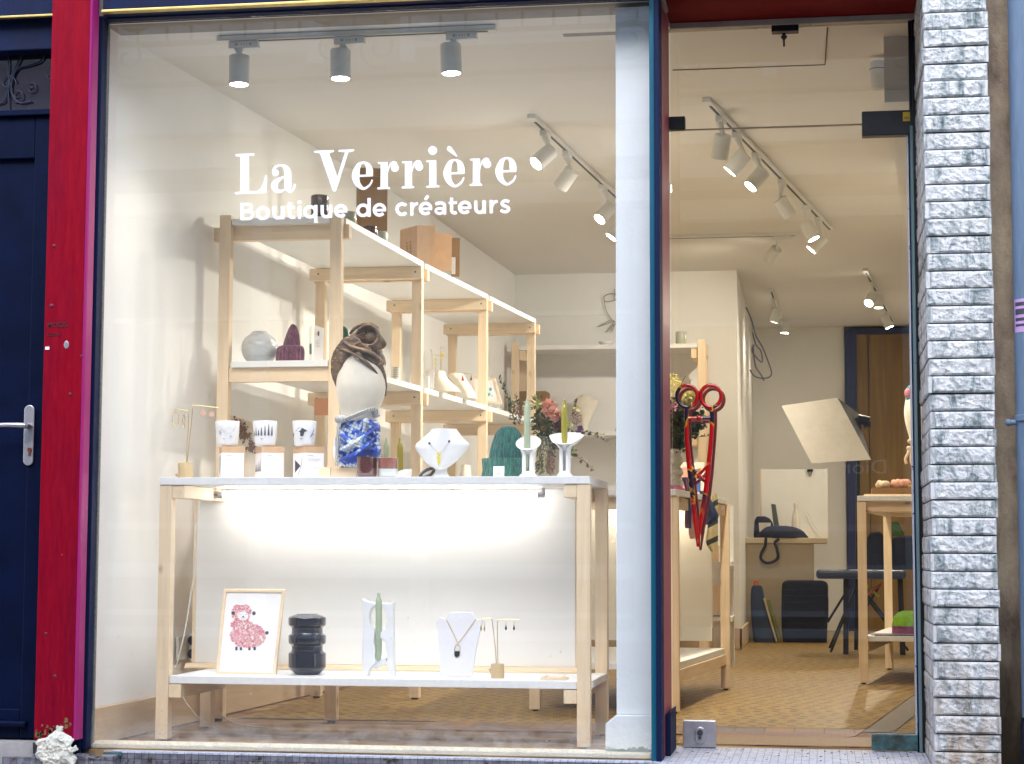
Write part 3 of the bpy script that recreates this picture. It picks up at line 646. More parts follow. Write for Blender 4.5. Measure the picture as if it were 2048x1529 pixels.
# V
LT.flush(); LT.poly(tA([(1245, 158), (1382, 158), (1380, 190), (1488, 500), (1466, 682), (1426, 682), (1262, 200)])); LT.poly(tA([(1588, 150), (1640, 150), (1622, 190), (1466, 682), (1436, 682), (1482, 500), (1580, 190)]))
LT.poly(tA([(1183, 147), (1438, 137), (1438, 162), (1400, 170), (1240, 178), (1183, 172)])); LT.poly(tA([(1500, 135), (1705, 126), (1705, 148), (1650, 162), (1570, 164), (1500, 158)]))
# e (three)
def letter_e(T):
    LT.ribbon(T([(1910, 484, 90), (1909, 400, 90), (1886, 335, 62), (1826, 300, 25), (1762, 345, 62), (1728, 472, 101), (1752, 580, 74), (1828, 645, 36), (1898, 612, 28), (1932, 570, 22), (1946, 528, 18)]))
    LT.poly(T([(1776, 464), (1956, 458), (1956, 484), (1776, 490)]))
LT.flush(); letter_e(tA); LT.flush()
LT.ribbon(tB([(1040, 108, 46), (1052, 122, 66), (1085, 155, 52), (1120, 190, 34), (1150, 221, 16)]), 4); LT.disc(*tB([(1050, 121)])[0], 33/6.606); letter_e(lambda p: tB([(a-1678+972, b-32, *w) for a, b, *w in p])); LT.flush(); letter_e(lambda p: tB([(a-1678+1658, b-57, *w) for a, b, *w in p]))
LT.flush()
# r (three)
for dx, dy in ((0, 0), (322, -12), (1220, -45)):
    LT.poly(tB([(143, 298), (235, 296), (235, 640), (140, 644)], dx, dy)); LT.poly(tB([(105, 300), (200, 297), (200, 316), (150, 322), (105, 322)], dx, dy))
    LT.poly(tB([(100, 634), (140, 628), (235, 626), (265, 630), (265, 652), (100, 658)], dx, dy))
    LT.ribbon(tB([(233, 450, 8), (246, 385, 14), (276, 325, 30), (318, 305, 42), (352, 325, 40)], dx, dy)); LT.disc(*tB([(330, 372)], dx, dy)[0], 52/6.606); LT.flush()
# i, accent
LT.poly(tB([(788, 276), (878, 274), (880, 612), (786, 616)])); LT.poly(tB([(748, 279), (830, 275), (830, 294), (795, 300), (748, 300)])); LT.poly(tB([(747, 614), (786, 608), (880, 604), (918, 608), (918, 630), (747, 636)]))
LT.disc(*tB([(831, 145)])[0], 57/6.606)
LT.flush()
# second line: round strokes
LT = Letters(); WS = 6.3
BL = lambda x: 441.2-.0274*(x-480)
def S(ox, pts, w=WS, n=1): LT.ribbon([(ox+u, BL(ox+u)-v, w) for u, v in pts], n)
def arc(cx, cy, r, a0, a1, n=18, ry=None): return [(cx+r*math.cos(R(a0+(a1-a0)*k/n)), cy+(ry or r)*math.sin(R(a0+(a1-a0)*k/n))) for k in range(n+1)]
xr_ = 10.4; XC = 13.2
def L_o(o): S(o, arc(13.6, XC, 10.9, 0, 360, 30))
def L_e(o):
    S(o, arc(12.6, XC, 10.4, 8, 318, 26)); S(o, [(3, XC-.8), (25.6, XC-.8)], 5.2)
def L_u(o): S(o, [(3.2, 26)]+[(3.2, 18)]+arc(11.2, 10.5, 8, 180, 360, 14)+[(19.2, 26)]); S(o, [(20.2, 26), (20.2, 0)], 6.2)
def L_t(o): S(o, [(6, 33.5), (6, 9)]+arc(12, 8.6, 6, 180, 285, 8)+[(16, 4)], 6.2); S(o, [(0, 23), (16.5, 23)], 5.2)
def L_d(o, st=34): S(o, arc(12.6, XC, 10.4, 0, 360, 28)); S(o, [(24.8, st+1), (24.8, 0)], 6.4)
def L_r(o): S(o, [(3.2, 26.5), (3.2, 0)], 6.4); S(o, [(4.5, 14)]+[(6.5, 19)]+[(10, 22.6), (16, 23.6)], 5.8)
def L_a(o): S(o, [(2.5, 21.2), (7, 23.2), (12, 23.6)]+arc(13.5, 16.5, 7, 80, 0, 6)+[(20.6, 0)], 6.2); S(o, arc(10.4, 7.6, 7.6, 20, 340, 22, 5.1), 5.2)
def flush_(): LT.flush('tagline_letter')
S(480, [(4, 34.8), (4, 0)], 6.6); S(480, [(3, 31.8), (15, 31.8)]+arc(16, 25.4, 6.6, 80, -80, 10)+[(14.5, 18.6), (3, 18.6)], 5.8); S(480, [(3, 3), (16, 3)]+arc(17.5, 10.7, 7.6, -80, 80, 10)+[(15, 18.4), (3, 18.45)], 5.8); flush_()
L_o(512.2); flush_(); L_u(545.4); flush_(); L_t(573.4); flush_(); S(596, [(3, 25.5), (3, 0)], 6.4); S(596, [(3, 36), (3, 30.2)], 7); flush_()
S(607.5, arc(12.8, XC, 10.4, 0, 360, 28)); S(607.5, [(24.4, 26.5), (24.4, -9)], 6.4); flush_()
for fn, x in ((L_u, 641.3), (L_e, 669.3), (lambda o: L_d(o, 36.5), 713.6), (L_e, 746.6), (lambda o: S(o, arc(13.2, XC, 10.5, 42, 318, 22)), 791.4), (L_r, 820.6), (lambda o: (L_e(o), S(o, [(11.5, 30.5), (18, 38.5)], 5.6)), 838.8), (L_a, 869), (L_t, 897.6), (L_e, 917.4), (L_u, 948.8), (L_r, 979.6)): fn(x); flush_()
S(999.6, catmull([(19.2, 21.8), (14, 24), (8, 23.4), (4.6, 19.4), (7, 15.2), (13.5, 12.6), (18, 8.8), (16.6, 4), (10.5, 2.2), (1.8, 5.4)], 4), 6); flush_()


# step in front of the window
t = thing('tiled_step', 'low step faced with small grey tiles and moss below the shop window', 'step', (-1.5, -.47, 0))
g = G(); g.box((-2.36, -.478, -.0055), (-.513, -.4645, .0)); g.box((-2.34, -.476, -.004), (-.513, -.425, -.0005)); g.build('top_tiles', M['tile'], t)
g = G(); g.box((-2.345, -.476, -.17), (-.513, -.43, -.006)); g.build('front_tiles', M['tileside'], t)
g = G(); g.box((-2.7, -.52, -.17), (-2.346, -.45, -.022)); 
rng = random.Random(5)
for i in range(16):
    x = -2.65+rng.random()*.32; g.box((x, -.525-rng.random()*.02, -.12), (x+rng.uniform(.02, .06), -.47, -.02+rng.uniform(-.015, .012)), rz=rng.uniform(-.1, .1))
g.build('broken_masonry', M['tileside'], t, bevel=.003)
g = G(); a = P(228, 1508, -.47); g.box((a.x-.03, -.49, a.z-.006), (a.x+.03, -.45, a.z+.008), rz=.05); g.build('loose_tile', M['patina'], t, bevel=.002)
g = G(); g.box((-.512, -.75, -.165), (.33, .03, .0), ); 
tag(g.build('doorstep', M['tile']), 'doorstep of small pale tiles in front of the glass shop door', 'doorstep')
g = G(); rng = random.Random(9)
for i in range(420):
    x = rng.uniform(-2.35, -1.2); z = -.03-abs(rng.gauss(0, .03)); hh = rng.uniform(.004, .012); a = rng.uniform(-.8, .8)
    g.add([(x-.002, -.4765, z), (x+.002, -.4765, z), (x+hh*math.sin(a), -.482-rng.random()*.006, z+hh*math.cos(a))], [(0, 1, 2)])
o = g.build('moss', plain('moss_green', lin((38, 52, 18)), .9, var=.4)); tag(o, kind='stuff', label='dark green moss growing between the step tiles', cat='moss')

# red lintel + glass door
t = thing('door_lintel', 'dark red painted lintel over the glass shop door', 'lintel', (-.1, -.25, 2.52))
g = G(); g.box((-.5104, -.56, 2.5135), (.334, .02, 2.9)); g.build('soffit', M['redlintel'], t, bevel=.003)
g = G(); g.box((-.509, -.03, 2.492), (.333, .018, 2.5132)); g.build('head_strip', worn_paint('peeling_cream_paint', lin((196, 186, 164)), lin((176, 162, 140)), (.2, .03, .04), .6, streak=(.1, 1, 1), chips=.64), t, bevel=.002)
t = thing('glass_door', 'frameless glass shop door with a fixed glass pane above and black clamps', 'door', (-.1, 0, 0))
zt0 = P(1370, 260, 0).z-.004
g = G(); g.box((-.508, -.005, .012), (.300, .005, zt0)); g.build('door_leaf', M['doorglass'], t)
g = G(); g.box((-.508, -.005, zt0+.005), (.312, .005, 2.4915)); g.build('transom_pane', M['doorglass'], t)
g = G(); g.box((-.508, -.0048, zt0+.0004), (.300, .0048, zt0+.0046)); g.build('glass_edge', plain('glass_edge', lin((140, 124, 90)), .3), t)
def pbox(name, x0, y0, x1, y1, Y, th, m, bev=.003):
    a, b = P(x0, y1, Y), P(x1, y0, Y); g = G(); g.box((a.x, Y-th, a.z), (b.x, Y+th, b.z)); return g.build(name, m, t, bevel=bev)
pbox('clamp', 1333, 235, 1371, 262, 0, .02, M['blackm']); pbox('top_clamp', 1543, 37, 1597, 67, 0, .022, M['blackm'])
pbox('pivot_clamp', 1724, 223, 1826, 275, 0, .024, M['blackm'])
a = P(1568, 78, -.02); g = G(); g.lathe((a.x, -.02, a.z), [(.003, -.028), (.0035, -.004), (.008, .0), (.012, .008), (.006, .012), (.006, .02)], 14); g.build('latch_pin', M['blackm'], t, smooth=True)
a = P(1813, 233, -.03); g = G(); g.box((a.x-.012, -.0265, a.z-.016), (a.x+.012, -.0245, a.z+.016)); o = g.build('yellow_tag', plain('yellow_tag', lin((214, 176, 20)), .5), t, bevel=.001)
text('485', 'tag_number', M['ink'], t, (a.x-.009, -.0272, a.z-.010), .0095, sxx=.95)
pbox('lock_case', 1367, 1441, 1432, 1494, 0, .016, M['steel'])
a = P(1400, 1471, -.02); g = G(); pts = []
for k in range(28):
    q = 2*math.pi*k/28; pts.append((a.x+.0175*math.cos(q), -.0165, a.z+(.011 if math.sin(q) >= 0 else -.011)+.0175*math.sin(q)))
g.prism(pts, (0, -.007, 0)); g.build('escutcheon', M['steel'], t, bevel=.003)
g = G(); g.cyl((a.x, -.0236, a.z+.009), (a.x, -.029, a.z+.009), .010); g.cyl((a.x, -.0291, a.z+.009), (a.x, -.0315, a.z+.009), .0065); g.box((a.x-.0045, -.029, a.z-.013), (a.x+.0045, -.0237, a.z-.003)); g.build('keyhole', plain('lock_cylinder', lin((96, 92, 96)), .3, .8), t)
pbox('bottom_pivot', 1743, 1469, 1845, 1500, 0, .02, M['patina'])
t = thing('door_frame', 'flaking grey-green metal jamb between the glass door and the stone pillar', 'door frame', (.31, 0, 0))
g = G(); g.box((.3015, -.012, .0), (.3065, .02, 2.10)); g.build('white_edge', worn_paint('flaking_white', lin((190, 194, 204)), lin((170, 176, 190)), (.03, .04, .08), .5, chips=.62), t)
g = G(); g.box((.3067, -.020, .0), (.3115, .02, 2.12)); g.build('dark_line', M['navy_dark'], t)
g = G(); g.box((.3117, -.032, .0), (.3225, .02, 2.12)); g.build('metal_jamb', M['dooredge'], t, bevel=.002)
g = G(); g.box((.3227, -.024, .0), (.334, .02, 2.5132)); g.box((.3125, -.015, 2.121), (.3226, .02, 2.4915)); g.build('shadow_gap', M['blackm'], t)
a = P(1358, 1423, -.30); t = thing('door_stop_block', 'chipped navy wooden block at the foot of the rose-painted reveal', 'block', (-.50, -.2, 0))
g = G(); g.prism([(-.5115, -.30, .0), (-.494, -.30, .0), (-.494, -.30, a.z), (-.5115, -.30, a.z-.012)], (0, .24, 0)); g.build('block', M['navy_dark'], t, bevel=.004)

# stone pillar: rock-faced courses
t = thing('stone_pillar', 'pillar of rough split grey-white stone courses right of the glass door', 'pillar', (.43, -.3, 0))
g = G(); rng = random.Random(11); gm = G()
pitch = .0552; z = -.112; i = 0
def rock(g, a, b, c, nrm, amp, nu, nv, seed):
    """block face a + u*b + v*c, pushed out along nrm by broken noise"""
    from mathutils import noise as mn
    V = []; Fc = []
    for v in range(nv+1):
        for u in range(nu+1):
            p = a + b*(u/nu) + c*(v/nv)
            e = min(u/nu*b.length, (1-u/nu)*b.length, v/nv*c.length, (1-v/nv)*c.length); k = min(1, e/.006)
            q = Vector((p.x+p.z*.7, p.y+p.z*.5, p.z*.8-p.x*.3))*30 + Vector((seed*3.1, 0, seed*1.7))
            d = .45*mn.fractal(q*2.2, .7, 2.2, 5) + .75*(1-abs(mn.noise(q)))**2 + .25*mn.noise(q*.5)
            V.append(p + nrm*(amp*(k*(.35+d)) if k > 0 else 0))
    for v in range(nv):
        for u in range(nu): k = v*(nu+1)+u; Fc.append((k, k+1, k+nu+2, k+nu+1))
    g.add(V, Fc)
X0, X1, YF, YB = .335, .535, -.52, .03
while z < 2.72:
    z0, z1 = z+.0020+rng.uniform(-.0005, .0006), z+pitch-.0020; YF = -.52+rng.uniform(-.006, .004)
    odd = i % 2; wob = rng.uniform(-.004, .003)
    x0 = X0+wob; x1 = X1+rng.uniform(-.004, .003)
    lw_ = .011 if odd else 0; rw_ = 0 if odd else .010
    # core
    g.box((x0+.001, YF+.002, z0), (x1-.001, YB, z1))
    g.box((x0+.0, YF+.0005, z0), (x0+lw_, YF+.003, z1)) if odd else g.box((x1-rw_+.0015, YF+.0005, z0), (x1, YF+.003, z1))
    a = Vector((x0+lw_+(.0015 if odd else 0), YF+.0015, z0)); w = (x1-rw_)-(a.x)
    rock(g, a, Vector((w, 0, 0)), Vector((0, 0, z1-z0)), Vector((0, -1, 0)), .0066, 56, 16, i)
    cuts = sorted(rng.uniform(.08, .46) for _ in range(3)); ys = [YF+.0008]+[YF+c for c in cuts]+[YB-.03]
    for k in range(len(ys)-1):
        if ys[k+1]-ys[k] < .012: continue
        off = rng.uniform(-.004, .002)
        rock(g, Vector((x0+.0008, ys[k+1]-.0012, z0)), Vector((0, -(ys[k+1]-ys[k]-.0016), 0)), Vector((0, 0, z1-z0)), Vector((-1, 0, 0)), .0030+off*.2, 14, 8, i*7+k)
    z += pitch; i += 1
g.build('stone_courses', M['stone'], t)
gm.box((X0+.007, -.5115, -.17), (X1-.004, YB+.01, 2.72)); gm.build('mortar_core', M['mortar'], t)
# concrete wall right + pipe
t = thing('concrete_wall', 'narrow strip of stained weathered concrete wall right of the stone pillar', 'wall', (.7, -.3, 0))
g = G(); n0 = 26
from mathutils import noise as mn
V = []; Fc = []
nx, nz = 16, 120
for k in range(nz+1):
    for j in range(nx+1):
        x = .50+.35*j/nx; zz = -.17+3.1*k/nz; V.append((x, -.42-.012*mn.fractal(Vector((x*9, 1, zz*6)), 1, 2, 5), zz))
for k in range(nz):
    for j in range(nx): a = k*(nx+1)+j; Fc.append((a, a+1, a+nx+2, a+nx+1))
g.add(V, Fc); g.box((.50, -.38, -.17), (1.6, -.30, 3.07)); g.build('wall_face', M['concrete'], t, smooth=True, ang=60)
xc = P(2029, 700, -.50).x+.058
t = thing('drain_pipe', 'thick blue-grey painted drain pipe at the right edge of the picture', 'pipe', (xc, -.50, 0))
zb = P(2035, 1435, -.5).z
g = G(); g.cyl((xc, -.50, zb), (xc, -.50, 3.1), .058, 40); g.build('pipe', M['pipe'], t, smooth=True)
g = G(); g.lathe((xc, -.50, -.30), [(.064, 0), (.064, zb+.28), (.058, zb+.296), (.0605, zb+.2962)], 40, cap=False); g.build('boot', plain('dark_cast_iron', lin((20, 26, 40)), .4, .1, var=.4, vs=20, bump=.4), t, smooth=True)
zk = P(2035, 838, -.5).z
g = G(); g.lathe((xc, -.50, zk-.011), [(.0585, 0), (.064, .003), (.064, .019), (.0585, .022)], 40, cap=False); g.cyl((xc-.082, -.51, zk-.012), (xc-.05, -.51, zk-.012), .0085, 12); g.ball((xc-.082, -.51, zk-.012), .011, 12); g.build('clamp_band', M['pipe'], t, smooth=True)
a = P(2044, 632, -.53); g = G()
for k in range(8):
    pass
ang0, ang1 = math.pi+.25, math.pi+1.1; V = []; Fc = []
for kz in (0, 1):
    for k in range(9):
        q = ang0+(ang1-ang0)*k/8
        V.append((xc+.0587*math.cos(q), -.50+.0587*math.sin(q), a.z-.052+.104*kz))
for k in range(8): Fc.append((k, k+1, k+10, k+9))
g.add(V, Fc); g.build('pink_sticker', plain('pink_sticker', lin((190, 150, 196)), .5, var=.12, vs=40), t, smooth=True)
g = G()
for zz, hh in ((.036, .012), (.012, .018), (-.012, .010), (-.03, .008)):
    V = []; Fc = []
    for kz in (0, 1):
        for k in range(6):
            q = ang0+.12+(ang1-ang0-.2)*k/5; V.append((xc+.0592*math.cos(q), -.50+.0592*math.sin(q), a.z+zz-hh/2+hh*kz))
    for k in range(5): Fc.append((k, k+1, k+7, k+6))
    g.add(V, Fc)
g.build('sticker_print', M['ink'], t)
# cobweb of dirt behind pipe foot omitted; opposite side of the street (seen in the glass)
t = thing('opposite_building', 'cream house front across the street with louvred shutters and an iron balcony', 'building', (0, -7.7, 0))
g = G(); g.box((-14, -8.2, -.2), (12, -7.7, 3.4)); g.build('ground_storey', plain('dark_shop_fronts', lin((120, 118, 116)), .7, var=.35, vs=1.2), t)
g = G(); g.box((-14, -8.2, 3.4), (12, -7.7, 6.4)); g.build('wall', plain('cream_render', lin((206, 198, 184)), .9, var=.05, vs=1), t)
g = G(); g.box((-14, -7.74, 3.4), (12, -7.2, 3.62)); g.box((-14, -7.70, 3.62), (12, -7.05, 3.9)); g.box((-14, -7.69, 3.15), (12, -7.55, 3.3)); g.build('cornice', plain('pale_stone', lin((226, 220, 206)), .9), t)
g = G(); wsh = plain('white_shutters', lin((250, 250, 250)), .6)
for xa, xb in ((-6.3, -3.7), (-2.9, -.4), (.5, 3.0)):
    for k in range(34): zz = 4.35+k*.055; g.box((xa, -7.67, zz), (xb, -7.62, zz+.042), rx=-.5)
    g.box((xa-.1, -7.69, 4.25), (xa, -7.6, 6.3)); g.box((xb, -7.69, 4.25), (xb+.1, -7.6, 6.3))
g.build('shutter', wsh, t)
g = G()
for py, hh in ((635, .03), (1052, .05), (1142, .10), (1228, .04), (1268, .07)):
    z_ = at(700, py, 6.8).z; g.box((-13, -7.69, z_-hh/2), (11, -7.60, z_+hh/2))
for x_ in (-6.2, -4.1, -2.9, -1.3, .6, 1.9, 3.4): g.box((x_, -7.695, .1), (x_+.12, -7.61, 3.1))
g.build('shopfront_rail', plain('grey_rails', lin((176, 178, 182)), .6), t)
p = at(1776, 948, 7.68); text('Dior', 'sign_lettering', wsh, t, (p.x, -7.66, p.z), .105, rot=(R(90), 0, R(180)), sxx=1.15)
g = G(); yb = -7.1
g.box((-14, yb-.02, 5.25), (12, yb+.02, 5.29)); g.box((-14, yb-.02, 4.28), (12, yb+.02, 4.31)); g.box((-14, yb-.02, 3.98), (12, yb+.02, 4.01))
x = -7
while x < 4:
    g.tube([(x, yb, 4.3), (x, yb, 5.0)]+[(x+.09-.09*math.cos(math.pi*k/8), yb, 5.0+.11*math.sin(math.pi*k/8)) for k in range(1, 8)]+[(x+.18, yb, 5.0), (x+.18, yb, 4.3)], .012, 6)
    g.tube([(x+.29+.085*math.cos(2*math.pi*k/14), yb, 4.62+.085*math.sin(2*math.pi*k/14)) for k in range(14)], .010, 6, closed=True); x += .40
for cx in (-5.05, -3.2, -1.1, .8):
    for sg in (-1, 1):
        g.tube([(cx+sg*(.24-.2*math.cos(0)*0)+sg*.22*(1-k/30*.85)*math.cos(k*.33+1.4), yb+.03, 4.55+.22*(1-k/30*.85)*math.sin(k*.33+1.4)) for k in range(30)], .014, 6)
        g.tube([(cx+sg*.17+sg*.16*(1-k/30*.85)*math.cos(-k*.33-1.2), yb+.03, 4.2+.16*(1-k/30*.85)*math.sin(-k*.33-1.2)) for k in range(30)], .012, 6)
g.build('balcony_railing', plain('ochre_iron', lin((150, 138, 108)), .6), t)

# ================================================================== TRACK LIGHTS
def track(a, b, label, Y=None):
    p, q = a, b; t = thing('ceiling_track', label, 'lighting track', p, 'lighting tracks on the ceiling')
    up = Vector((0, 0, -.010)); g = G(); g.beam(p+up, q+up, .034, .018); g.build('rail', M['lamp'], t, bevel=.001)
    g = G(); d = (q-p).normalized(); g.beam(p+up*1.96+d*.09, q+up*1.96-d*.03, .012, .0022); g.build('slot', M['trackslot'], t)
    return p, q
def on_track(tr, px):
    p, q = tr; best = None
    for k in range(401):
        s = p+(q-p)*(k/400); v = s-CAM; x = 1024+F_PX*v.dot(RT)/v.dot(_f)
        if best is None or abs(x-px) < best[0]: best = (abs(x-px), s)
    return best[1]
NL = [0]
def head(tr, stem_px, back, lens, lit, toward, label, power=16, L=.105, r=.037, text_on=False):
    s = on_track(tr, stem_px); d = (tr[1]-tr[0]).normalized(); Y = s.y
    B = at(back[0], back[1], Y); Q = at(lens[0], lens[1], Y); v = Q-B; l2 = min(v.length, L*.999)
    dy = toward*math.sqrt(max(0, L*L-l2*l2)); ax = Vector((v.x, 0, v.z)).normalized()*l2 + Vector((0, dy, 0)); ax.normalize()
    t = thing('track_spotlight', label, 'spotlight', s, 'spotlights on the ceiling tracks')
    z0 = s.z-.019
    g = G(); c = s+Vector((0, 0, -.034))+d*.02; g.beam(c-d*.055, c+d*.055, .030, .026); g.build('adapter_box', M['lamp'], t, bevel=.002)
    if text_on:
        g = G()
        for k, (w, h) in enumerate(((.008, .010), (.004, .006), (.004, .007), (.005, .005), (.003, .006), (.008, .009))): x = c.x-.03+k*.0105; g.box((x, c.y-.0156, c.z-h/2), (x+w, c.y-.0152, c.z+h/2))
        g.build('rating_print', M['inkl'], t)
    jt = s+Vector((0, 0, -.047)); base = B+Vector((0, 0, 0)); bt = base + ax*.008 
    g = G(); top = Vector((jt.x, jt.y, jt.z)); dst = B+ax*.004; g.tube([top, top*.5+dst*.5+Vector((0, 0, .002)), dst], [.017, .011, .009], 12); g.build('stem', M['lamp'], t, smooth=True)
    g = G(); E = B+ax*L
    g.lathe(B, [(r-.003, 0), (r, .003), (r, L-.002), (r-.002, L), (r-.0055, L), (r-.006, L-.008)], 36, ax=ax, cap=True); g.build('head', M['lamp'], t, smooth=True)
    g = G(); g.lathe(E, [(0.001, .0006), (r-.0058, .0006)], 32, ax=ax, cap=False)
    g.build('lens', M['lens'] if lit else M['milky'], t)
    if lit:
        ld = bpy.data.lights.new('spot_lamp', 'SPOT'); ld.energy = power*.74; ld.spot_size = R(125); ld.spot_blend = .9; ld.color = (1, .925, .81); ld.shadow_soft_size = .03
        lo = bpy.data.objects.new('spot_lamp', ld); col.objects.link(lo); lo.parent = t; lo.location = E+ax*.02-s
        lo.rotation_euler = (-ax).to_track_quat('Z', 'Y').to_euler()
a = atz(440, 78, 2.506); b = atz(990, 48, 2.506); ym = (a.y+b.y)/2; a.y = b.y = ym
TF = track(a, b, 'white lighting track parallel to the shop window at the front of the ceiling')
for st, bk, ln, lb in ((478, (479, 112), (478, 174), 'left'), (688, (681, 100), (681, 162), 'middle'), (913, (901, 89), (903, 152), 'right')):
    head(TF, st, bk, ln, True, -.001, 'white spotlight pointing straight down, %s one of the three just inside the window' % lb, 6, text_on=True)
TA = track(atc(1062, 228), atc(1246, 402), 'white lighting track running back towards the white column, seen through the window')
head(TA, 1089, (1103, 301), (1075, 332), True, -1, 'lit spotlight nearest the lettering, tilted to the lower left', 6)
head(TA, 1133, (1145, 341), (1118, 373), False, 1, 'spotlight turned away from the street on the track left of the white column', 16)
head(TA, 1205, (1222, 413), (1201, 442), True, -1, 'lit spotlight facing the street beside the edge of the white column', 6)
head(TA, 1237, (1245, 446), (1227, 470), True, -.2, 'lit spotlight half hidden behind the white column', 6)
TB = track(atc(1412, 195), atc(1661, 455), 'long white lighting track seen through the glass door')
head(TB, 1440, (1446, 270), (1438, 313), True, 1, 'spotlight turned away under the door transom line, first on the long track', 27)
head(TB, 1472, (1490, 308), (1459, 344), True, 1, 'spotlight turned away with a bright shell, second on the long track behind the door', 27)
head(TB, 1511, (1527, 342), (1501, 376), True, -1, 'lit spotlight facing the street, third on the long track behind the door', 27)
head(TB, 1563, (1559, 399), (1581, 430), True, 1, 'spotlight turned away to the right, fourth on the long track behind the door', 27)
head(TB, 1613, (1611, 446), (1628, 480), True, -1, 'lit spotlight tilted right, fifth on the long track behind the door', 27)
head(TB, 1636, (1647, 474), (1622, 501), True, -.3, 'lit spotlight at the far end of the long track behind the door', 27)
a = atz(1290, 473, 2.658); b = atz(1600, 465, 2.658); b.y = a.y
TE = track(a, b, 'white lighting track running across the shop behind the long track')
head(TE, 1557, (1554, 498), (1536, 518), True, 1, 'single spotlight turned away on the cross track', 20)
TC = track(atz(1542, 576, 2.658), atz(1580, 700, 2.658), 'short lighting track on the office ceiling, the left of two')
head(TC, 1547, (1556, 620), (1548, 644), True, 1, 'spotlight turned away on the left office track', 4, L=.10)
head(TC, 1560, (1571, 643), (1569, 669), True, -.01, 'lit spotlight pointing down on the left office track', 4, L=.10)
head(TC, 1570, (1576, 666), (1570, 688), True, -.8, 'lit spotlight facing the street on the left office track', 4, L=.10)
TD = track(atz(1730, 537, 2.658), atz(1785, 640, 2.658), 'short lighting track on the office ceiling, the right of two')
head(TD, 1742, (1747, 590), (1737, 609), True, -1, 'brightest spotlight facing the street on the right office track', 22, L=.10)
head(TD, 1752, (1757, 590), (1757, 625), True, -.01, 'lit spotlight pointing down on the right office track', 22, L=.10)
head(TD, 1774, (1769, 633), (1781, 660), True, -.6, 'lit spotlight tilted to the right on the right office track', 22, L=.10)
# ceiling access panel lines
g = G(); p = atc(1345, 140); q = atc(1650, 129); g.beam(p+Vector((0, 0, -.002)), q+Vector((0, 0, -.002)), .004, .003); q2 = atc(1655, 55); g.beam(q+Vector((0, 0, -.002)), q2+Vector((0, 0, -.002)), .004, .003)
tag(g.build('ceiling_hatch_joint', plain('joint_shadow', lin((120, 100, 80)), .9)), 'thin dark joint of a hatch in the ceiling above the glass door', 'hatch')

# ================================================================== WINDOW TABLE
TT, TS = .920, .2255          # table top, lower shelf heights
Yf, Yb = -.13, .41
t = T1 = thing('display_table', 'tall white-topped pine display table with a lit white back panel inside the window', 'table', (-1.55, .14, 0))
xl, xr = P(319, 960, Yf).x, P(1179.5, 960, Yf).x
g = G(); g.prism([(xl, Yf, TT-.026), (xr, Yf, TT-.026), (xr+.002, Yb, TT-.026), (xl-.005, Yb, TT-.026)], (0, 0, .026)); g.build('tabletop', M['white_edge'], t, bevel=.0015)
for x, y, l in ((xl, Yf+.004, 0), (xr-.045, Yf+.004, 1), (xl, Yb-.05, 2), (xr-.040, Yb-.049, 3)):
    g = G(); g.box((x, y, .006), (x+.045, y+.045, TT-.0265)); o = g.build('leg', M['wz'], t, bevel=.002)
    g = G(); g.cyl((x+.022, y+.022, .0), (x+.022, y+.022, .006), .009, 12); g.build('foot', M['blackm'], o)
for z in (TT-.0265-.046, TS-.026-.049):
    for x in (xl+.0455, xr-.0905):
        g = G(); g.box((x, Yf+.006, z), (x+.045, Yb-.004, z+.0455)); g.build('rail', M['wy'], t, bevel=.002)
g = G(); g.box((xl+.047, Yf+.010, TS-.026), (xr-.046, Yb-.06, TS)); g.box((xr-.0462, Yf+.052, TS-.0258), (xr+.002, Yb-.052, TS-.0002)); g.build('lower_shelf', M['white_edge'], t, bevel=.0015)
pl, pr = P(394, 1100, .345).x, P(1150, 1100, .345).x
g = G(); g.box((pl, .345, TS+.02), (pr, .354, TT-.030)); g.build('back_panel', M['panelw'], t)
for q0, q1 in ((pl-.014, pl-.0005), (pr+.0005, pr+.012)): g = G(); g.box((q0, .346, TS+.02), (q1, .356, TT-.031)); g.build('panel_edging', M['wz'], t)
g = G(); g.prism([(pl-.03, .305, TS+.0005), (pl-.03, .344, TS+.0005), (pl-.03, .344, TS+.019), (pl-.03, .325, TS+.019), (pl-.03, .318, TS+.008), (pl-.03, .305, TS+.005)], (pr-pl+.06, 0, 0)); g.build('cove_moulding', M['wx'], t)
# LED tube
A = P(447, 990, .22); B_ = P(1075, 989, .22)
t = thing('tube_light', 'glowing LED tube hung under the white tabletop', 'tube light', (-1.5, .22, .87))
zt_ = (A.z+B_.z)/2
g = G(); g.cyl((A.x, .22, zt_), (B_.x, .22, zt_), .0125, 20); g.build('tube', M['tube'], t, smooth=True)
xa = P(412, 990, .22).x; xb = P(1089, 989, .22).x
g = G(); g.cyl((xa, .22, zt_), (A.x-.0004, .22, zt_), .0135, 20); g.box((xa+.01, .212, zt_+.012), (xa+.016, .228, TT-.0268)); g.build('end_cap', M['steel'], t, smooth=True)
g = G(); g.cyl((B_.x+.0004, .22, zt_), (xb, .22, zt_), .0135, 20); g.box((xb-.008, .212, zt_), (xb, .228, TT-.0268)); g.build('end_cap', M['steel'], t, smooth=True)
g = G()
for k in range(7): g.box((xa+.008+k*.006, .2055, zt_-.004), (xa+.0115+k*.006, .2062, zt_+.003))
g.build('cap_print', M['ink'], t)
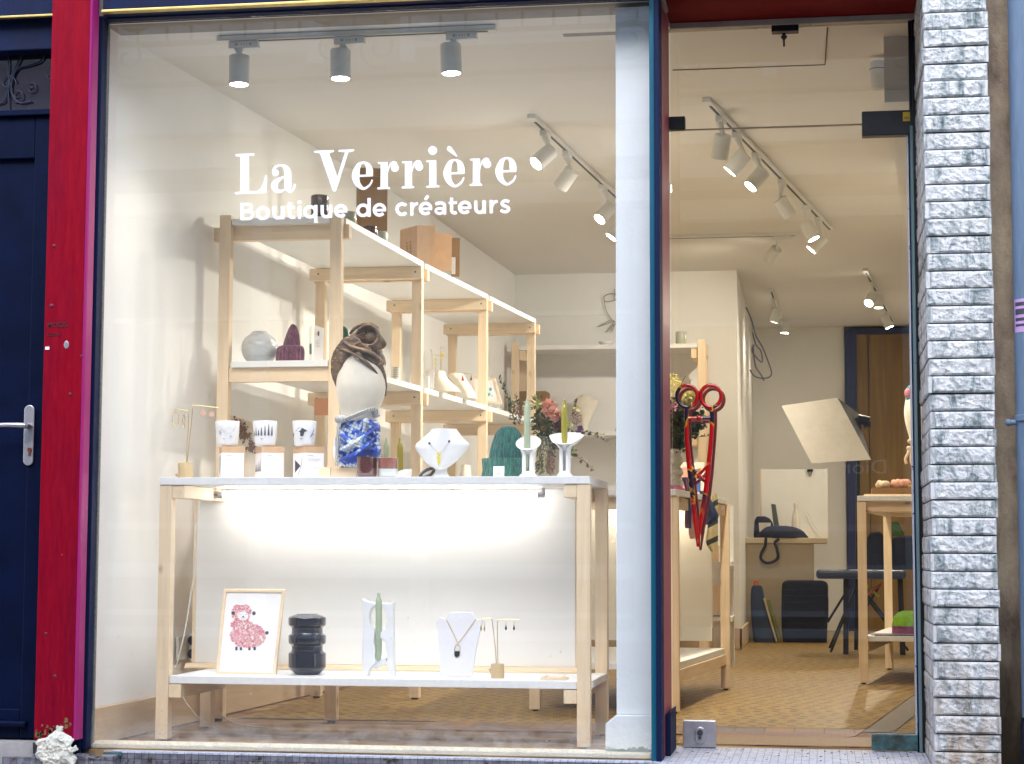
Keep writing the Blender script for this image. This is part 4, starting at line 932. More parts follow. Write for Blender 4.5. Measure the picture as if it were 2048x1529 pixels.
# cables
t = thing('power_cable', 'thin white cable looping from the tube light down behind the table leg', 'cable', (-2.2, .3, 0))
g = G(); g.tube(catmull([tuple(P(*p, .30)) for p in ((408, 976), (402, 1005), (392, 1050), (389, 1080), (392, 1110), (388, 1150), (380, 1200), (368, 1270), (352, 1335))], 6), .0028, 8)
g.tube(catmull([tuple(P(*p, .36)) for p in ((362, 1388), (372, 1405), (384, 1420), (400, 1438), (430, 1455))], 6), .0022, 8)
g.tube(catmull([tuple(P(*p, .42)) for p in ((431, 1368), (426, 1390), (430, 1412), (442, 1430), (460, 1444), (490, 1452), (530, 1456), (560, 1458))], 6), .0028, 8); g.build('cable', M['lamp'], t, smooth=True)
# socket on the left wall
a = P(352, 1300, .35); wx_ = lw(.55)
t = thing('wall_socket', 'white double wall socket with dark plug holes behind the left table leg', 'socket', (wx_, .5, a.z))
g = G(); g.box((wx_, .42, a.z-.045), (wx_+.012, .52, a.z+.045)); g.build('plate', M['lamp'], t, bevel=.003)
g = G(); g.box((wx_+.0125, .53, a.z-.05), (wx_+.05, .585, a.z+.052)); g.build('adapter', M['lamp'], t, bevel=.008)
g = G(); g.cyl((wx_+.03, .529, a.z+.027), (wx_+.03, .5265, a.z+.027), .019, 20); g.cyl((wx_+.03, .529, a.z-.024), (wx_+.03, .5265, a.z-.024), .019, 20); g.build('plug_hole', M['navy'], t)

# ================================================================== STEPPED PINE SHELF UNIT
t = U = thing('shelf_unit', 'long pine shelf unit with white shelves standing along the left wall', 'shelf unit', (-2.1, 2.3, 0))
fr = [(.66, -1.885), (1.87, -1.815), (3.0, -1.712), (4.05, -1.62)]
wd = .455; S5 = .046; LEV = [1.985, 1.412, .84]
for i, (y, x) in enumerate(fr):
    for xx in (x-.0, x-wd):
        g = G(); g.box((xx-S5/2, y, .012), (xx+S5/2, y+S5, 1.99 if i else 2.0)); o = g.build('post', M['wz'], t, bevel=.002)
        g = G(); g.cyl((xx, y+.023, 0), (xx, y+.023, .012), .016, 12); g.build('foot', M['blackm'], o)
    for L in LEV:
        if i == 0: yy = y+S5+.0005; xa, xb = x-wd-S5/2-.04, x+S5/2+.02
        else: yy = y-.0365; xa, xb = x-wd-S5/2-.02, x+S5/2+.006
        zt2 = L-.026
        if i == 0 and L < 1.9: xa, xb = x-wd+S5/2+.001, x-S5/2-.001; yy = y+.005
        g = G(); g.box((xa, yy, zt2-.056), (xb, yy+.036, zt2)); g.build('crossbar', M['wx'], t, bevel=.002)
        if i: 
            g = G(); g.box((xb-.03, y+S5+.001, zt2-.056), (xb+.012, y+S5+.037, zt2)); g.box((xa, y+S5+.001, zt2-.0562), (xb-.031, y+S5+.0365, zt2-.0005)); g.build('crossbar', M['wx'], t, bevel=.002)
    g = G()
    for L in LEV:
        for xx in (x, x-wd):
            if i: g.cyl((xx, y-.0366, L-.052), (xx, y-.0375, L-.052), .0042, 10)
    if g.v: g.build('screw', M['blackm'], t)
for i in range(3):
    (y0, x0), (y1, x1) = fr[i], fr[i+1]
    for L in LEV:
        y0_ = y0+(S5*.5 if i == 0 and L < 1.9 else S5+.004); 
        g = G(); g.prism([(x0-wd-.01, y0_, L-.0255), (x0+.030-(.052 if i == 0 and L < 1.9 else 0), y0_, L-.0255), (x1+.030, y1-.004, L-.0255), (x1-wd-.01, y1-.004, L-.0255)], (0, 0, .025)); g.build('shelf_board', M['white'], t, bevel=.001)
(y0, x0) = fr[0]
g = G(); g.box((x0-wd-S5/2+.062, y0-.012, LEV[1]-.0255), (x0-S5/2-.001, y0+S5*.49, LEV[1]-.0005)); g.box((x0-wd-S5/2+.052, y0-.002, LEV[0]-.0255), (x0-S5/2-.001, y0+S5+.0035, LEV[0]-.0005)); g.build('shelf_board', M['white'], t, bevel=.001)

# ================================================================== OTHER FURNITURE
def table(name, label, LF, RF, RR, LR, top, lower, th=.026, ov=.012, legw=.045):
    c = (Vector(LF)+Vector(RF)+Vector(RR)+Vector(LR))/4
    t = thing(name, label, 'table', (c.x, c.y, 0)); 
    def poly(z, th, e):
        pts = []
        for q in (LF, RF, RR, LR):
            v = Vector(q)-c; k = 1+e/v.length; pts.append((c.x+v.x*k, c.y+v.y*k, z-th))
        g = G(); return g.prism(pts, (0, 0, th))
    poly(top, th, ov).build('tabletop', M['white_edge'], t, bevel=.0015)
    for q in (LF, RF, RR, LR):
        g = G(); h = legw/2; v = (c-Vector(q)).normalized()*h*1.2; g.box((q[0]+v.x-h, q[1]+v.y-h, .012), (q[0]+v.x+h, q[1]+v.y+h, top-th-.0005)); o = g.build('leg', M['wz'], t, bevel=.002)
        g = G(); g.cyl((q[0]+v.x, q[1]+v.y, 0), (q[0]+v.x, q[1]+v.y, .012), .012, 10); g.build('foot', M['blackm'], o)
    def rail(a, b, z, h=.05):
        a = Vector((a[0], a[1], z)); b = Vector((b[0], b[1], z)); cc = Vector((c.x, c.y, z)); a += (cc-a).normalized()*.05; b += (cc-b).normalized()*.05
        g = G(); g.beam(a, b, .030, h); g.build('rail', M['wx'] if abs((b-a).x) > abs((b-a).y) else M['wy'], t, bevel=.002)
    for a, b in ((LF, RF), (RF, RR), (LF, LR), (LR, RR)): rail(a, b, top-th-.030)
    if lower:
        poly(lower, .026, -.03).build('lower_shelf', M['white_edge'], t, bevel=.0015)
        for a, b in ((RF, RR), (LF, LR)): rail(a, b, lower-.054)
    return t
T2 = table('display_table', 'second white-topped pine display table behind the white column, with scarves hung on its end', (-1.20, 1.34, 0), (-.60, 1.33, 0), (-.455, 2.80, 0), (-1.18, 2.80, 0), .925, .205)
g = G(); g.box((-1.17, 2.62, .245), (-.525, 2.632, .872)); g.build('back_panel', plain('glow_toned_panel', (.90, .86, .76), .3, var=.01), T2)  # white panel's base brightened and warmed to stand in for lamp glow
g = G(); g.box((-.545, 2.86, .60), (-.44, 3.1, .622)); g.box((-.545, 2.86, .33), (-.44, 3.1, .352)); g.box((-.545, 3.1, .1), (-.44, 3.14, .9)); g.build('rear_shelf', M['white_edge'], T2)
g = G(); g.box((-.535, 2.9, .353), (-.50, 3.0, .50), rx=-.12); g.box((-.545, 2.89, .623), (-.505, 3.0, .70)); g.build('rear_post', M['wz'], T2)
T3 = table('display_table', 'narrow pine table with a low shelf at the right side of the door opening', (.185, 3.33, 0), (.95, 3.33, 0), (1.12, 4.66, 0), (.36, 4.66, 0), .957, .245)
g = G(); g.cyl((-1.05, 2.50, .884), (-.60, 2.50, .884), .008, 14); g.build('tube_lamp', emit('second_tube', (1, .93, .80), 8), T2, smooth=True)
# back shelf unit
t = S2 = thing('shelf_unit', 'wide white-backed pine shelf unit standing against the back wall', 'shelf unit', (-1.45, 6.6, 0))
xa, xb = P(1022, 900, 6.45).x, P(1411, 900, 6.45).x
for x in (xa, xb-.05):
    g = G(); g.box((x, 6.45, .01), (x+.05, 6.50, 2.125)); g.build('post', M['wz'], t, bevel=.002)
    g = G(); g.box((x, 6.78, .01), (x+.05, 6.82, 2.125)); g.build('post', M['wz'], t, bevel=.002)
for z in (2.10, 1.50, 1.02, .55):
    g = G(); g.box((xa+.052, 6.455, z-.03), (xb-.052, 6.80, z)); g.build('shelf_board', M['white'], t, bevel=.001)
    for x in (xa+.053, xb-.095): 
        g = G(); g.box((x, 6.47, z-.10), (x+.042, 6.79, z-.0305)); g.build('bracket', M['wy'], t)
g = G(); g.box((xa+.06, 6.802, .2), (xb-.06, 6.815, 1.9)); g.build('back_board', M['panelw'], t)

# ================================================================== THINGS ON THE WINDOW TABLE TOP
YT = .03
def wires(g, pts, Y, r=.0014, dy=0): g.tube(catmull([tuple(at(x, y, Y)) for x, y in pts], 6), r, 8)
def log(name_label, px0, px1, py0, py1, Y, zb, wirepts, earr, knob):
    t = thing('earring_stand', name_label, 'earring stand', (at((px0+px1)/2, py1, Y).x, Y, zb))
    g = G(); g.loft([(py0, px0+1, px1), (py0+.5, px0, px1), ((py0+py1)/2, px0, px1+.5), (py1, px0-.5, px1+1)], Y, 1, 24, zb=zb, wob=.0006); g.build('log_base', M['log'], t, smooth=True, ang=50)
    if knob: 
        a = at(*knob[0], Y); b = at(*knob[1], Y); g = G(); g.tube([b, a], [.004, .0045], 10); g.build('twig_stub', M['log'], t, smooth=True)
    for w in wirepts: g = G(); wires(g, w, Y); g.build('wire_arm', M['brass'], t, smooth=True)
    for kind, x, y, s in earr:
        c = at(x, y, Y); m = mpp(Y); g = G()
        g.tube([tuple(c+Vector((math.sin(k*.7)*.0015, 0, s[1]*m+.001+.006*(1-k/5)))) for k in range(6)], .0006, 6)
        if kind == 'hoop': g.tube([(c.x+s[0]*m*math.cos(2*math.pi*k/24), Y+.002*math.sin(k), c.z+s[1]*m*math.sin(2*math.pi*k/24)) for k in range(24)], .0016, 8, closed=True); mm = M['brass']
        elif kind == 'disc': g.lathe(c, [(.001, -.001), (s[0]*m, -.001), (s[0]*m, .001), (.001, .001)], 20, ax=(0, -1, 0)); mm = plain('rose_copper', lin((236, 190, 166)), .4, .3, var=.25, vs=300)
        elif kind == 'kite': g.prism([(c.x, Y-.001, c.z+s[1]*m), (c.x+s[0]*m, Y-.001, c.z-s[1]*m*.4), (c.x, Y-.001, c.z-s[1]*m), (c.x-s[0]*m, Y-.001, c.z-s[1]*m*.4)], (0, .002, 0)); mm = M['glossblack'] if s[2] else M['brass']
        g.build('earring', mm, t, smooth=(kind == 'hoop'))
    return t
log('log-based brass earring stand on the window table top, with hoops and copper discs', 357, 385, 926, 958, YT, TT,
    [[(373, 926), (374, 890), (377, 850), (376, 826), (370, 821), (343, 817)], [(374, 926), (378, 890), (383, 845), (386, 814), (391, 811), (437, 816)]],
    [('hoop', 351, 839, (6.5, 15)), ('hoop', 367.5, 843, (2, 14)), ('disc', 406, 827, (6, 7)), ('disc', 423, 829, (5.5, 7))], ((352, 949), (358, 955)))
log('log-based brass earring stand on the lower shelf, with two dark kite earrings', 982, 1008, 1328, 1356, .0, TS,
    [[(993, 1328), (990, 1290), (985, 1248), (983, 1239), (976, 1237), (952, 1241)], [(996, 1328), (995, 1290), (995, 1250), (997, 1242), (1004, 1240), (1039, 1240)]],
    [('kite', 962, 1256, (2.2, 8, 0)), ('kite', 969, 1256, (1.6, 8, 0)), ('kite', 1012, 1255, (2.2, 7, 1)), ('kite', 1028, 1255, (2.2, 7, 1))], ((979, 1338), (984, 1350)))

# candle cups on kraft boxes
def text_lines(g, o, ux, uz, n, w0, h, rng):
    for k in range(n):
        w = w0*rng.uniform(.7, 1); a = o - uz*(k*h*2.1); g.prism([a, a+ux*w, a+ux*w-uz*h*.55, a-uz*h*.55], ux.cross(uz).normalized()*-.0002)
def candle_box(x0, xc, x1, y0, Y, label, clabel, art, rng):
    # box seen on its corner at xc
    c = at(xc, 950, Y); m = mpp(Y); wl_, wr_ = (xc-x0)*m, (x1-xc)*m; s = math.hypot(wl_, wr_)
    th = math.atan2(wl_, wr_)          # rotation so the two faces project right
    ux = Vector((math.cos(th), math.sin(th), 0)); uy = Vector((-math.sin(th), math.cos(th), 0)); s = wr_/math.cos(th)
    zt_ = at(xc, y0, Y).z; o = Vector((c.x, Y, TT+.0005)); H = zt_-TT
    t = thing('candle_box', label, 'box', (c.x, Y+s*.5, TT), 'kraft candle boxes on the window table')
    g = G(); g.prism([o, o+ux*s, o+ux*s+uy*s, o+uy*s], (0, 0, H-.0005)); g.build('box_body', M['kraft'], t, bevel=.0008)
    hz = H*.80
    g = G(); nr = Vector((ux.y, -ux.x, 0)); nl = -Vector((uy.y, -uy.x, 0)); nl = Vector((-uy.y, uy.x, 0))
    g.prism([o+nr*.0006+Vector((0, 0, .001)), o+ux*s*.95+nr*.0006+Vector((0, 0, .001)), o+ux*s*.95+nr*.0006+Vector((0, 0, hz)), o+nr*.0006+Vector((0, 0, hz))], nr*.0004)
    fl = -ux
    g.prism([o+fl*.0006+Vector((0, 0, .001)), o+uy*s*.99+fl*.0006+Vector((0, 0, .001)), o+uy*s*.99+fl*.0006+Vector((0, 0, hz)), o+fl*.0006+Vector((0, 0, hz))], fl*.0004)
    g.build('paper_label', M['paper'], t)
    g = G(); uz = Vector((0, 0, 1)); a = o+nr*.0012+ux*s*.18+uz*hz*.92; 
    g.prism([a, a+ux*s*.25, a+ux*s*.25-uz*.0022, a-uz*.0022], nr*.0002)
    text_lines(g, a-uz*.006, ux, uz, 1, s*.5, .0010, rng); text_lines(g, a-uz*.013, ux, uz, rng.choice((4, 6)), s*.66, .0014, rng); text_lines(g, a-uz*.045, ux, uz, 3, s*.6, .0012, rng)
    g.build('label_print', M['inkl'], t)
    g = G(); b = o+fl*.0012+uy*s*.5+uz*hz*.5
    if art == 'vine':
        for k in range(5): g.tube(catmull([tuple(b+uy*rng.uniform(-.4, .4)*s+uz*rng.uniform(-.35, .4)*hz) for q in range(5)], 4), .0004, 4)
        for k in range(16): q = b+uy*rng.gauss(0, .12)*s+uz*rng.uniform(-.3, .3)*hz; g.ball(q, .0012, 6)
    elif art == 'trees':
        for k in range(3): g.add([b+uy*s*(.3-.3*k-.12)-uz*hz*.2, b+uy*s*(.3-.3*k+.12)-uz*hz*.2, b+uy*s*(.3-.3*k)+uz*hz*(.12+.08*k)], [(0, 1, 2)])
    else:
        g.add([b+uy*s*.3-uz*hz*.25, b-uy*s*.25, b+uy*s*.3+uz*hz*.25], [(0, 1, 2)]); g.tube(catmull([tuple(b-uy*s*.38+uz*hz*.3), tuple(b-uy*s*.3), tuple(b-uy*s*.0-uz*hz*.35)], 4), .0009, 5)
    g.build('label_drawing', M['ink'] if art != 'vine' else M['inkl'], t)
    # cup
    cx = (x0+x1)/2; Yc = Y+s*.55; t = thing('candle_cup', clabel, 'candle cup', (at(cx, y0, Yc).x, Yc, zt_), 'white candle cups on the kraft boxes')
    k = mpp(Y)/mpp(Yc); hw, hb = 23.5*k, 19.5*k; rows = [(y0-50, cx-hw, cx+hw), (y0-49, cx-hw-.3, cx+hw+.3), (y0-30, cx-hw*.97, cx+hw*.97), (y0-8, cx-hb-1.2, cx+hb+1.2), (y0-3, cx-hb, cx+hb), (y0-.5, cx-hb*.78, cx+hb*.78)]
    g = G(); g.loft(rows, Yc, 1, 40, zb=zt_+.0004); g.build('cup', M['porcelain'], t, smooth=True, ang=50)
    cz = at(cx, y0-26, Yc).z; r = (at(cx+hw, y0-26, Yc).x-at(cx-hw, y0-26, Yc).x)/2*.968+.0004; cX = at(cx, y0, Yc).x; g = G(); 
    def onc(u, v, rr=0): # u angle from front, v height
        rad = r*(1+.035*v/.04)+.0006+rr; return (cX+rad*math.sin(u), Yc-rad*math.cos(u), cz+v)
    if art == 'vine':
        g.tube(catmull([onc(-.9+.3*k, .008+.012*math.sin(k*1.1)) for k in range(7)], 4), .0004, 4)
        for q in ((-.35, .002), (.55, -.012)):
            for k in range(18): g.ball(onc(q[0]+rng.gauss(0, .07), q[1]+rng.gauss(-.003, .004)), .0010, 6)
        for k in range(34):
            u, v = rng.uniform(-1, 1), .012+rng.gauss(0, .008); g.tube([onc(u, v), onc(u+rng.uniform(-.1, .1), v+rng.uniform(-.006, .006)), onc(u+rng.uniform(-.1, .1), v)], .00035, 4)
    elif art == 'trees':
        for u, h_ in ((-.85, .018), (-.6, .03), (-.32, .022), (-.05, .03), (.25, .036), (.55, .042), (.85, .034)):
            g.tube([onc(u, -.014), onc(u, -.014+h_)], .0005, 4)
            for k in range(int(h_/.0022)):
                w = .10*(1-k/(h_/.0022))+.02; v = -.010+k*.0022; V = [onc(u-w, v), onc(u+w, v), onc(u, v+.003)]; g.add(V, [(0, 1, 2)])
    else:
        V = [onc(*q) for q in ((-.55, .008), (-.25, .017), (.1, .016), (.5, .006), (.25, .002), (.15, -.013), (-.1, -.013), (-.12, .001))]; g.add(V, [(0, 1, 2, 7), (2, 3, 4, 7), (4, 5, 6, 7)])
        V = [onc(*q) for q in ((-1.25, .015), (-1.0, -.002), (-.8, -.004), (-1.1, -.018))]; g.add(V, [(0, 1, 2, 3)])
        g.tube(catmull([onc(1.15, .012), onc(.95, -.004), onc(.8, -.014)], 4), .0009, 5); g.tube(catmull([onc(1.2, -.004), onc(.9, -.010), onc(.75, -.016)], 4), .0007, 5)
    g.box(onc(-.12, -.0215), tuple(Vector(onc(.08, -.0235))+Vector((0, .0005, 0)))); g.build('printed_drawing', M['ink'] if art != 'vine' else M['inkl'], t)
rng = random.Random(21)
candle_box(423, 442, 487, 893, YT, 'kraft box with a white label and a pale vine drawing, nearest the log earring stand', 'white cup printed with a grapevine on the leftmost kraft box', 'vine', rng)
candle_box(497, 523, 564, 893, YT, 'middle kraft box with a white label and a small fir tree drawing', 'white cup printed with dark fir trees on the middle kraft box', 'trees', rng)
candle_box(575, 607, 643, 893, YT, 'kraft box with a dark wedge-shaped drawing, nearest the turbaned head', 'white cup printed with a dark cliff shape on the kraft box nearest the turbaned head', 'cliff', rng)

# mannequin head with turban and scarf
Ym = .12
t = thing('wooden_plinth', 'small pale wood block under the turbaned mannequin head', 'block', (at(680, 950, Ym).x, Ym, TT))
a, b = at(644, 937, Ym-.02), at(717, 937, Ym-.02); g = G(); g.box((a.x, Ym-.06, TT+.0005), (a.x+.042, Ym+.06, a.z+.002)); g.box((a.x+.0425, Ym-.055, TT+.0005), (b.x, Ym+.055, a.z)); g.build('block', M['wx'], t, bevel=.001); zpl = a.z
t = thing('mannequin_head', 'linen mannequin head wearing a bronze turban and a blue mosaic-print scarf', 'mannequin head', (at(718, 930, Ym).x, Ym, zpl))
g = G(); g.loft([(700, 700, 738), (712, 688, 757), (728, 680, 768), (750, 676, 772), (775, 674.5, 771), (798, 678, 764), (815, 682, 757), (830, 684, 753), (850, 686, 751), (880, 688, 749), (925, 688, 749)], Ym, 1.12, 40, zb=zpl+.001, sm=4)
o = g.build('head_form', M['linen'], t, smooth=True)
def onhead(px, py, w=0):
    # front surface point of the head
    rows = [(700, 700, 738), (712, 688, 757), (728, 680, 768), (750, 676, 772), (775, 674.5, 771), (798, 678, 764), (815, 682, 757), (850, 686, 751)]
    for i in range(len(rows)-1):
        if rows[i][0] <= py <= rows[i+1][0]:
            u = (py-rows[i][0])/(rows[i+1][0]-rows[i][0]); A = rows[i][1]+(rows[i+1][1]-rows[i][1])*u; Bx = rows[i][2]+(rows[i+1][2]-rows[i][2])*u
            c, h = (A+Bx)/2, (Bx-A)/2; s = max(-1, min(1, (px-c)/h)); p = at(px, py, Ym); hm = (at(Bx, py, Ym).x-at(A, py, Ym).x)/2; return (p.x, Ym-1.12*hm*math.sqrt(1-s*s)-.0006, p.z)
g = G()
for pts in (((714, 722), (712, 760), (713, 800), (715, 825)), ((737, 728), (745, 770), (744, 800), (738, 820)), ((690, 740), (688, 770), (693, 810))): g.tube([onhead(*p) for p in pts], .0004, 4)
g.build('seam', plain('seam_thread', lin((176, 164, 146)), .9), t)
def metal_cloth():
    m, n, l = mat('bronze_lame'); b = n['Principled BSDF']
    t1 = noise(n, l, 14, 6, .6); t2 = noise(n, l, 160, 3, .6, stretch=(.35, 1, 1))
    r = ramp(n, l, t1.outputs[0], [(.3, lin((66, 52, 50))), (.5, lin((104, 84, 70))), (.7, lin((146, 116, 80)))])
    k = ramp(n, l, t2.outputs[0], [(.56, (0, 0, 0)), (.72, (.8, .8, .8))])
    l.new(mixc(n, l, k.outputs[0], r.outputs[0], lin((206, 166, 100))), b.inputs['Base Color']); b.inputs['Metallic'].default_value = .25; b.inputs['Roughness'].default_value = .55
    l.new(bumpn(n, l, t2.outputs[0], .5, .004), b.inputs['Normal']); return m
g = G(); MT = mpp(Ym)
def tp(px, py, d=0): p = at(px, py, Ym); return Vector((p.x, Ym+d, p.z))
# wrapped folds over a padded core
g.ball(tp(722, 706, .04), .070, 24, (1.0, 1.1, .9)); g.ball(tp(694, 722, .035), .038, 18, (.7, 1.2, 1.1)); g.ball(tp(752, 724, .035), .038, 18, (.7, 1.2, 1.1)); g.ball(tp(722, 678, .0), .046, 20, (1.0, .9, .6))
def fold(pts, r0, r1=None, fl=.6):
    c = catmull([tuple(tp(*z)) for z in pts], 7); m_ = len(c); r1 = r1 or r0
    g.tube(c, [(r0+(r1-r0)*i/(m_-1))*(.45+.55*math.sin(math.pi*min(1, max(.0, (i+1.5)/(m_+2))))**.6) for i in range(m_)], 12, flat=fl)
for k in range(5):   # left wrap, rising to the knot
    d = k*6.5; fold([(679+d*.35, 786-k*9, .01-.012*k), (671.5+d*.75, 752-k*3, -.035-.008*k), (677+d, 718-k*1, -.062-.004*k), (695+d*.9, 690+k*1.5, -.075), (716+d*.6, 676+k*2.5, -.075)], .0085, .0105)
for k in range(4):   # right wrap, ending below the ear
    d = k*7; fold([(767-d*.3, 792-k*14, .02-.01*k), (770.5-d*.7, 762-k*7, -.010-.012*k), (766-d, 732-k*3, -.050-.008*k), (750-d*.9, 708-k*1, -.078), (728-d*.4, 690+k*1.5, -.088)], .0085, .0115)
fold([(690, 702, -.07), (706, 708, -.092), (726, 716, -.1), (746, 732, -.09), (762, 752, -.05)], .0075, .012)
fold([(700, 690, -.08), (718, 700, -.1), (738, 706, -.098), (760, 716, -.07), (770, 730, -.03)], .009, .013)
for k in range(7):   # twisted bun, leaning right
    a = k*.9; fold([(720+k*3, 672-k*1.5, -.055+.004*k), (732+k*3.5, 659-k*.3, -.062+.006*k), (750+k*2.4, 656+k*3.6, -.06+.008*k), (763+k*.9, 672+k*2.8, -.055+.01*k), (757+k*.2, 692+k*.9, -.06+.008*k), (741-k*.5, 696-k*.6, -.07)], .0095, .0085, .75)
fold([(706, 672, -.05), (716, 660, -.05), (730, 653, -.04), (744, 651, -.02), (756, 658, .0)], .011, .011); g.ball(tp(748, 676, -.02), .036, 16, (1, .8, .8)); g.ball(tp(712, 700, -.055), .030, 14, (1.2, .7, .6))
o = g.build('turban', metal_cloth(), t, smooth=True)
rm = o.modifiers.new('r', 'REMESH'); rm.mode = 'VOXEL'; rm.voxel_size = .0020; rm.use_smooth_shade = True
sm = o.modifiers.new('s', 'SMOOTH'); sm.iterations = 2; sm.factor = .5
tx = bpy.data.textures.new('folds', 'CLOUDS'); tx.noise_scale = .028; tx.noise_depth = 1; dm = o.modifiers.new('d', 'DISPLACE'); dm.texture = tx; dm.strength = .004; dm.mid_level = .5; dm.texture_coords = 'LOCAL'
def mosaic_cloth():
    m, n, l = mat('mosaic_print_silk'); b = n['Principled BSDF']
    geo = n.new('ShaderNodeNewGeometry'); sx = n.new('ShaderNodeSeparateXYZ'); l.new(geo.outputs['Position'], sx.inputs[0])
    cb = n.new('ShaderNodeCombineXYZ'); l.new(sx.outputs[0], cb.inputs[0]); l.new(sx.outputs[2], cb.inputs[1])
    mp = n.new('ShaderNodeMapping'); mp.inputs['Rotation'].default_value = (0, 0, .42); l.new(cb.outputs[0], mp.inputs[0])
    br = n.new('ShaderNodeTexBrick'); br.offset = 0; l.new(mp.outputs[0], br.inputs['Vector']); br.inputs['Scale'].default_value = 1
    br.inputs['Brick Width'].default_value = .0115; br.inputs['Row Height'].default_value = .0115; br.inputs['Mortar Size'].default_value = .0006
    br.inputs['Color1'].default_value = (0, 0, 0, 1); br.inputs['Color2'].default_value = (1, 1, 1, 1); br.inputs['Mortar'].default_value = (.5, .5, .5, 1)
    t = noise(n, l, 15, 2, .5); s = n.new('ShaderNodeMath'); s.operation = 'MULTIPLY_ADD'; s.inputs[1].default_value = .22; l.new(br.outputs[0], s.inputs[0]); l.new(t.outputs[0], s.inputs[2])
    r = ramp(n, l, s.outputs[0], [(.0, lin((16, 60, 170))), (.54, lin((22, 70, 200))), (.60, lin((90, 140, 220))), (.64, lin((190, 205, 226))), (.74, lin((214, 220, 226))), (.86, lin((196, 190, 90)))])
    r.color_ramp.interpolation = 'CONSTANT'
    l.new(mixc(n, l, br.outputs['Fac'], r.outputs[0], lin((20, 34, 70))), b.inputs['Base Color']); b.inputs['Roughness'].default_value = .7; b.inputs['Sheen Weight'].default_value = .2; return m
g = G(); g.loft([(838, 690, 750), (848, 680, 758), (862, 677, 760), (885, 676, 759), (900, 674.5, 761), (915, 676, 758), (930, 680, 752), (937, 684, 748)], Ym, 1.05, 60, zb=zpl+.002, sm=4, rib=.02, nr=11)
for pts in (((760, 850, -.02), (750, 868, -.085), (728, 886, -.11), (700, 900, -.10), (678, 905, -.05)), ((760, 868, -.03), (748, 892, -.09), (722, 912, -.105), (694, 922, -.085), (680, 926, -.04)), ((680, 856, -.04), (694, 868, -.09), (712, 886, -.108), (740, 898, -.095), (758, 900, -.05)), ((755, 890, -.04), (757, 902, -.05), (754, 918, -.05), (748, 930, -.05)), ((684, 872, -.06), (682, 890, -.065), (683, 912, -.055), (688, 928, -.04)), ((745, 850, -.08), (752, 862, -.075), (757, 874, -.055), (757, 886, -.04))):
    c = catmull([tuple(tp(*z)) for z in pts], 7); g.tube(c, [.010*(.35+.65*math.sin(math.pi*(i+1)/(len(c)+1))) for i in range(len(c))], 10, flat=.55)
o = g.build('scarf', mosaic_cloth(), t, smooth=True); rm = o.modifiers.new('r', 'REMESH'); rm.mode = 'VOXEL'; rm.voxel_size = .0022; rm.use_smooth_shade = True; sm = o.modifiers.new('s', 'SMOOTH'); sm.iterations = 3; sm.factor = .5
g = G()
for q in (((680, 880, -.075), (682, 905, -.08), (690, 925, -.08), (700, 935, -.07)), ((676, 895, -.06), (680, 918, -.07), (692, 934, -.07))):
    g.tube(catmull([tuple(tp(*z)) for z in q], 6), .0035, 8)
g.build('scarf_border', M['paper'], t, smooth=True)
wb = plain('striped_knot_silk', lin((206, 206, 200)), .45); n, l = wb.node_tree.nodes, wb.node_tree.links
wv = n.new('ShaderNodeTexWave'); wv.inputs['Scale'].default_value = 70; wv.inputs['Distortion'].default_value = 6; geo = n.new('ShaderNodeNewGeometry'); l.new(geo.outputs['Position'], wv.inputs['Vector'])
l.new(ramp(n, l, wv.outputs['Fac'], [(.0, lin((30, 28, 34))), (.28, lin((60, 60, 66))), (.34, lin((214, 214, 210)))]).outputs[0], n['Principled BSDF'].inputs['Base Color'])
g = G(); g.tube(catmull([tuple(tp(*z)) for z in ((684, 845, -.06), (700, 843, -.082), (720, 836, -.092), (740, 827, -.085), (753, 822, -.05), (757, 835, -.03))], 6), .0125, 10, flat=.6)
g.ball(tp(693, 842, -.088), .020, 14, (1.1, .7, .8)); g.tube(catmull([tuple(tp(*z)) for z in ((692, 850, -.1), (690, 870, -.1), (688, 892, -.095), (686, 915, -.09), (685, 935, -.085))], 6), [.010, .0095, .009, .0085, .008]*5, 8, flat=.5) if 0 else None
g.tube(catmull([tuple(tp(*z)) for z in ((692, 850, -.1), (690, 870, -.1), (688, 892, -.095), (686, 915, -.09), (685, 935, -.085))], 6), .006, 8, flat=.6)
g.build('knotted_band', wb, t, smooth=True)
g = G(); g.tube(catmull([tuple(tp(*z)) for z in ((735, 845, -.09), (748, 850, -.085), (756, 862, -.05))], 5), .006, 8); g.tube(catmull([tuple(tp(*z)) for z in ((742, 848, -.092), (740, 860, -.092), (736, 872, -.09))], 5), .005, 8); g.ball(tp(744, 846, -.09), .010, 12)
g.build('blue_knot', mosaic_cloth(), t, smooth=True)

# glass tumblers
def tumbler(x0, x1, y0, y1, Y, m, label, inner=None, name='tumbler', zb=None):
    zb = TT if zb is None else zb
    t = thing(name, label, 'glass', (at((x0+x1)/2, y1, Y).x, Y, zb)); cx = (x0+x1)/2; hw = (x1-x0)/2
    g = G(); g.loft([(y0, cx-hw, cx+hw), (y0+2, cx-hw, cx+hw), (y1-8, cx-hw, cx+hw), (y1-3, cx-hw*.93, cx+hw*.93), (y1, cx-hw*.78, cx+hw*.78)], Y, 1, 36, zb=zb+.0004); g.build('glass_wall', m, t, smooth=True, ang=50)
    if inner:
        for (ya, yb2, im, nm) in inner:
            g = G(); k = .93; g.loft([(ya, cx-hw*k, cx+hw*k), (yb2-2, cx-hw*k, cx+hw*k), (yb2, cx-hw*.85, cx+hw*.85)], Y, 1, 36); g.build(nm, im, t, smooth=True, ang=50)
    return t
brw = plain('brown_wax', lin((150, 88, 70)), .3, var=.25, vs=60, coat=.3); brw2 = plain('rosy_brown_glaze', lin((168, 92, 78)), .3, var=.25, vs=80, coat=.3)
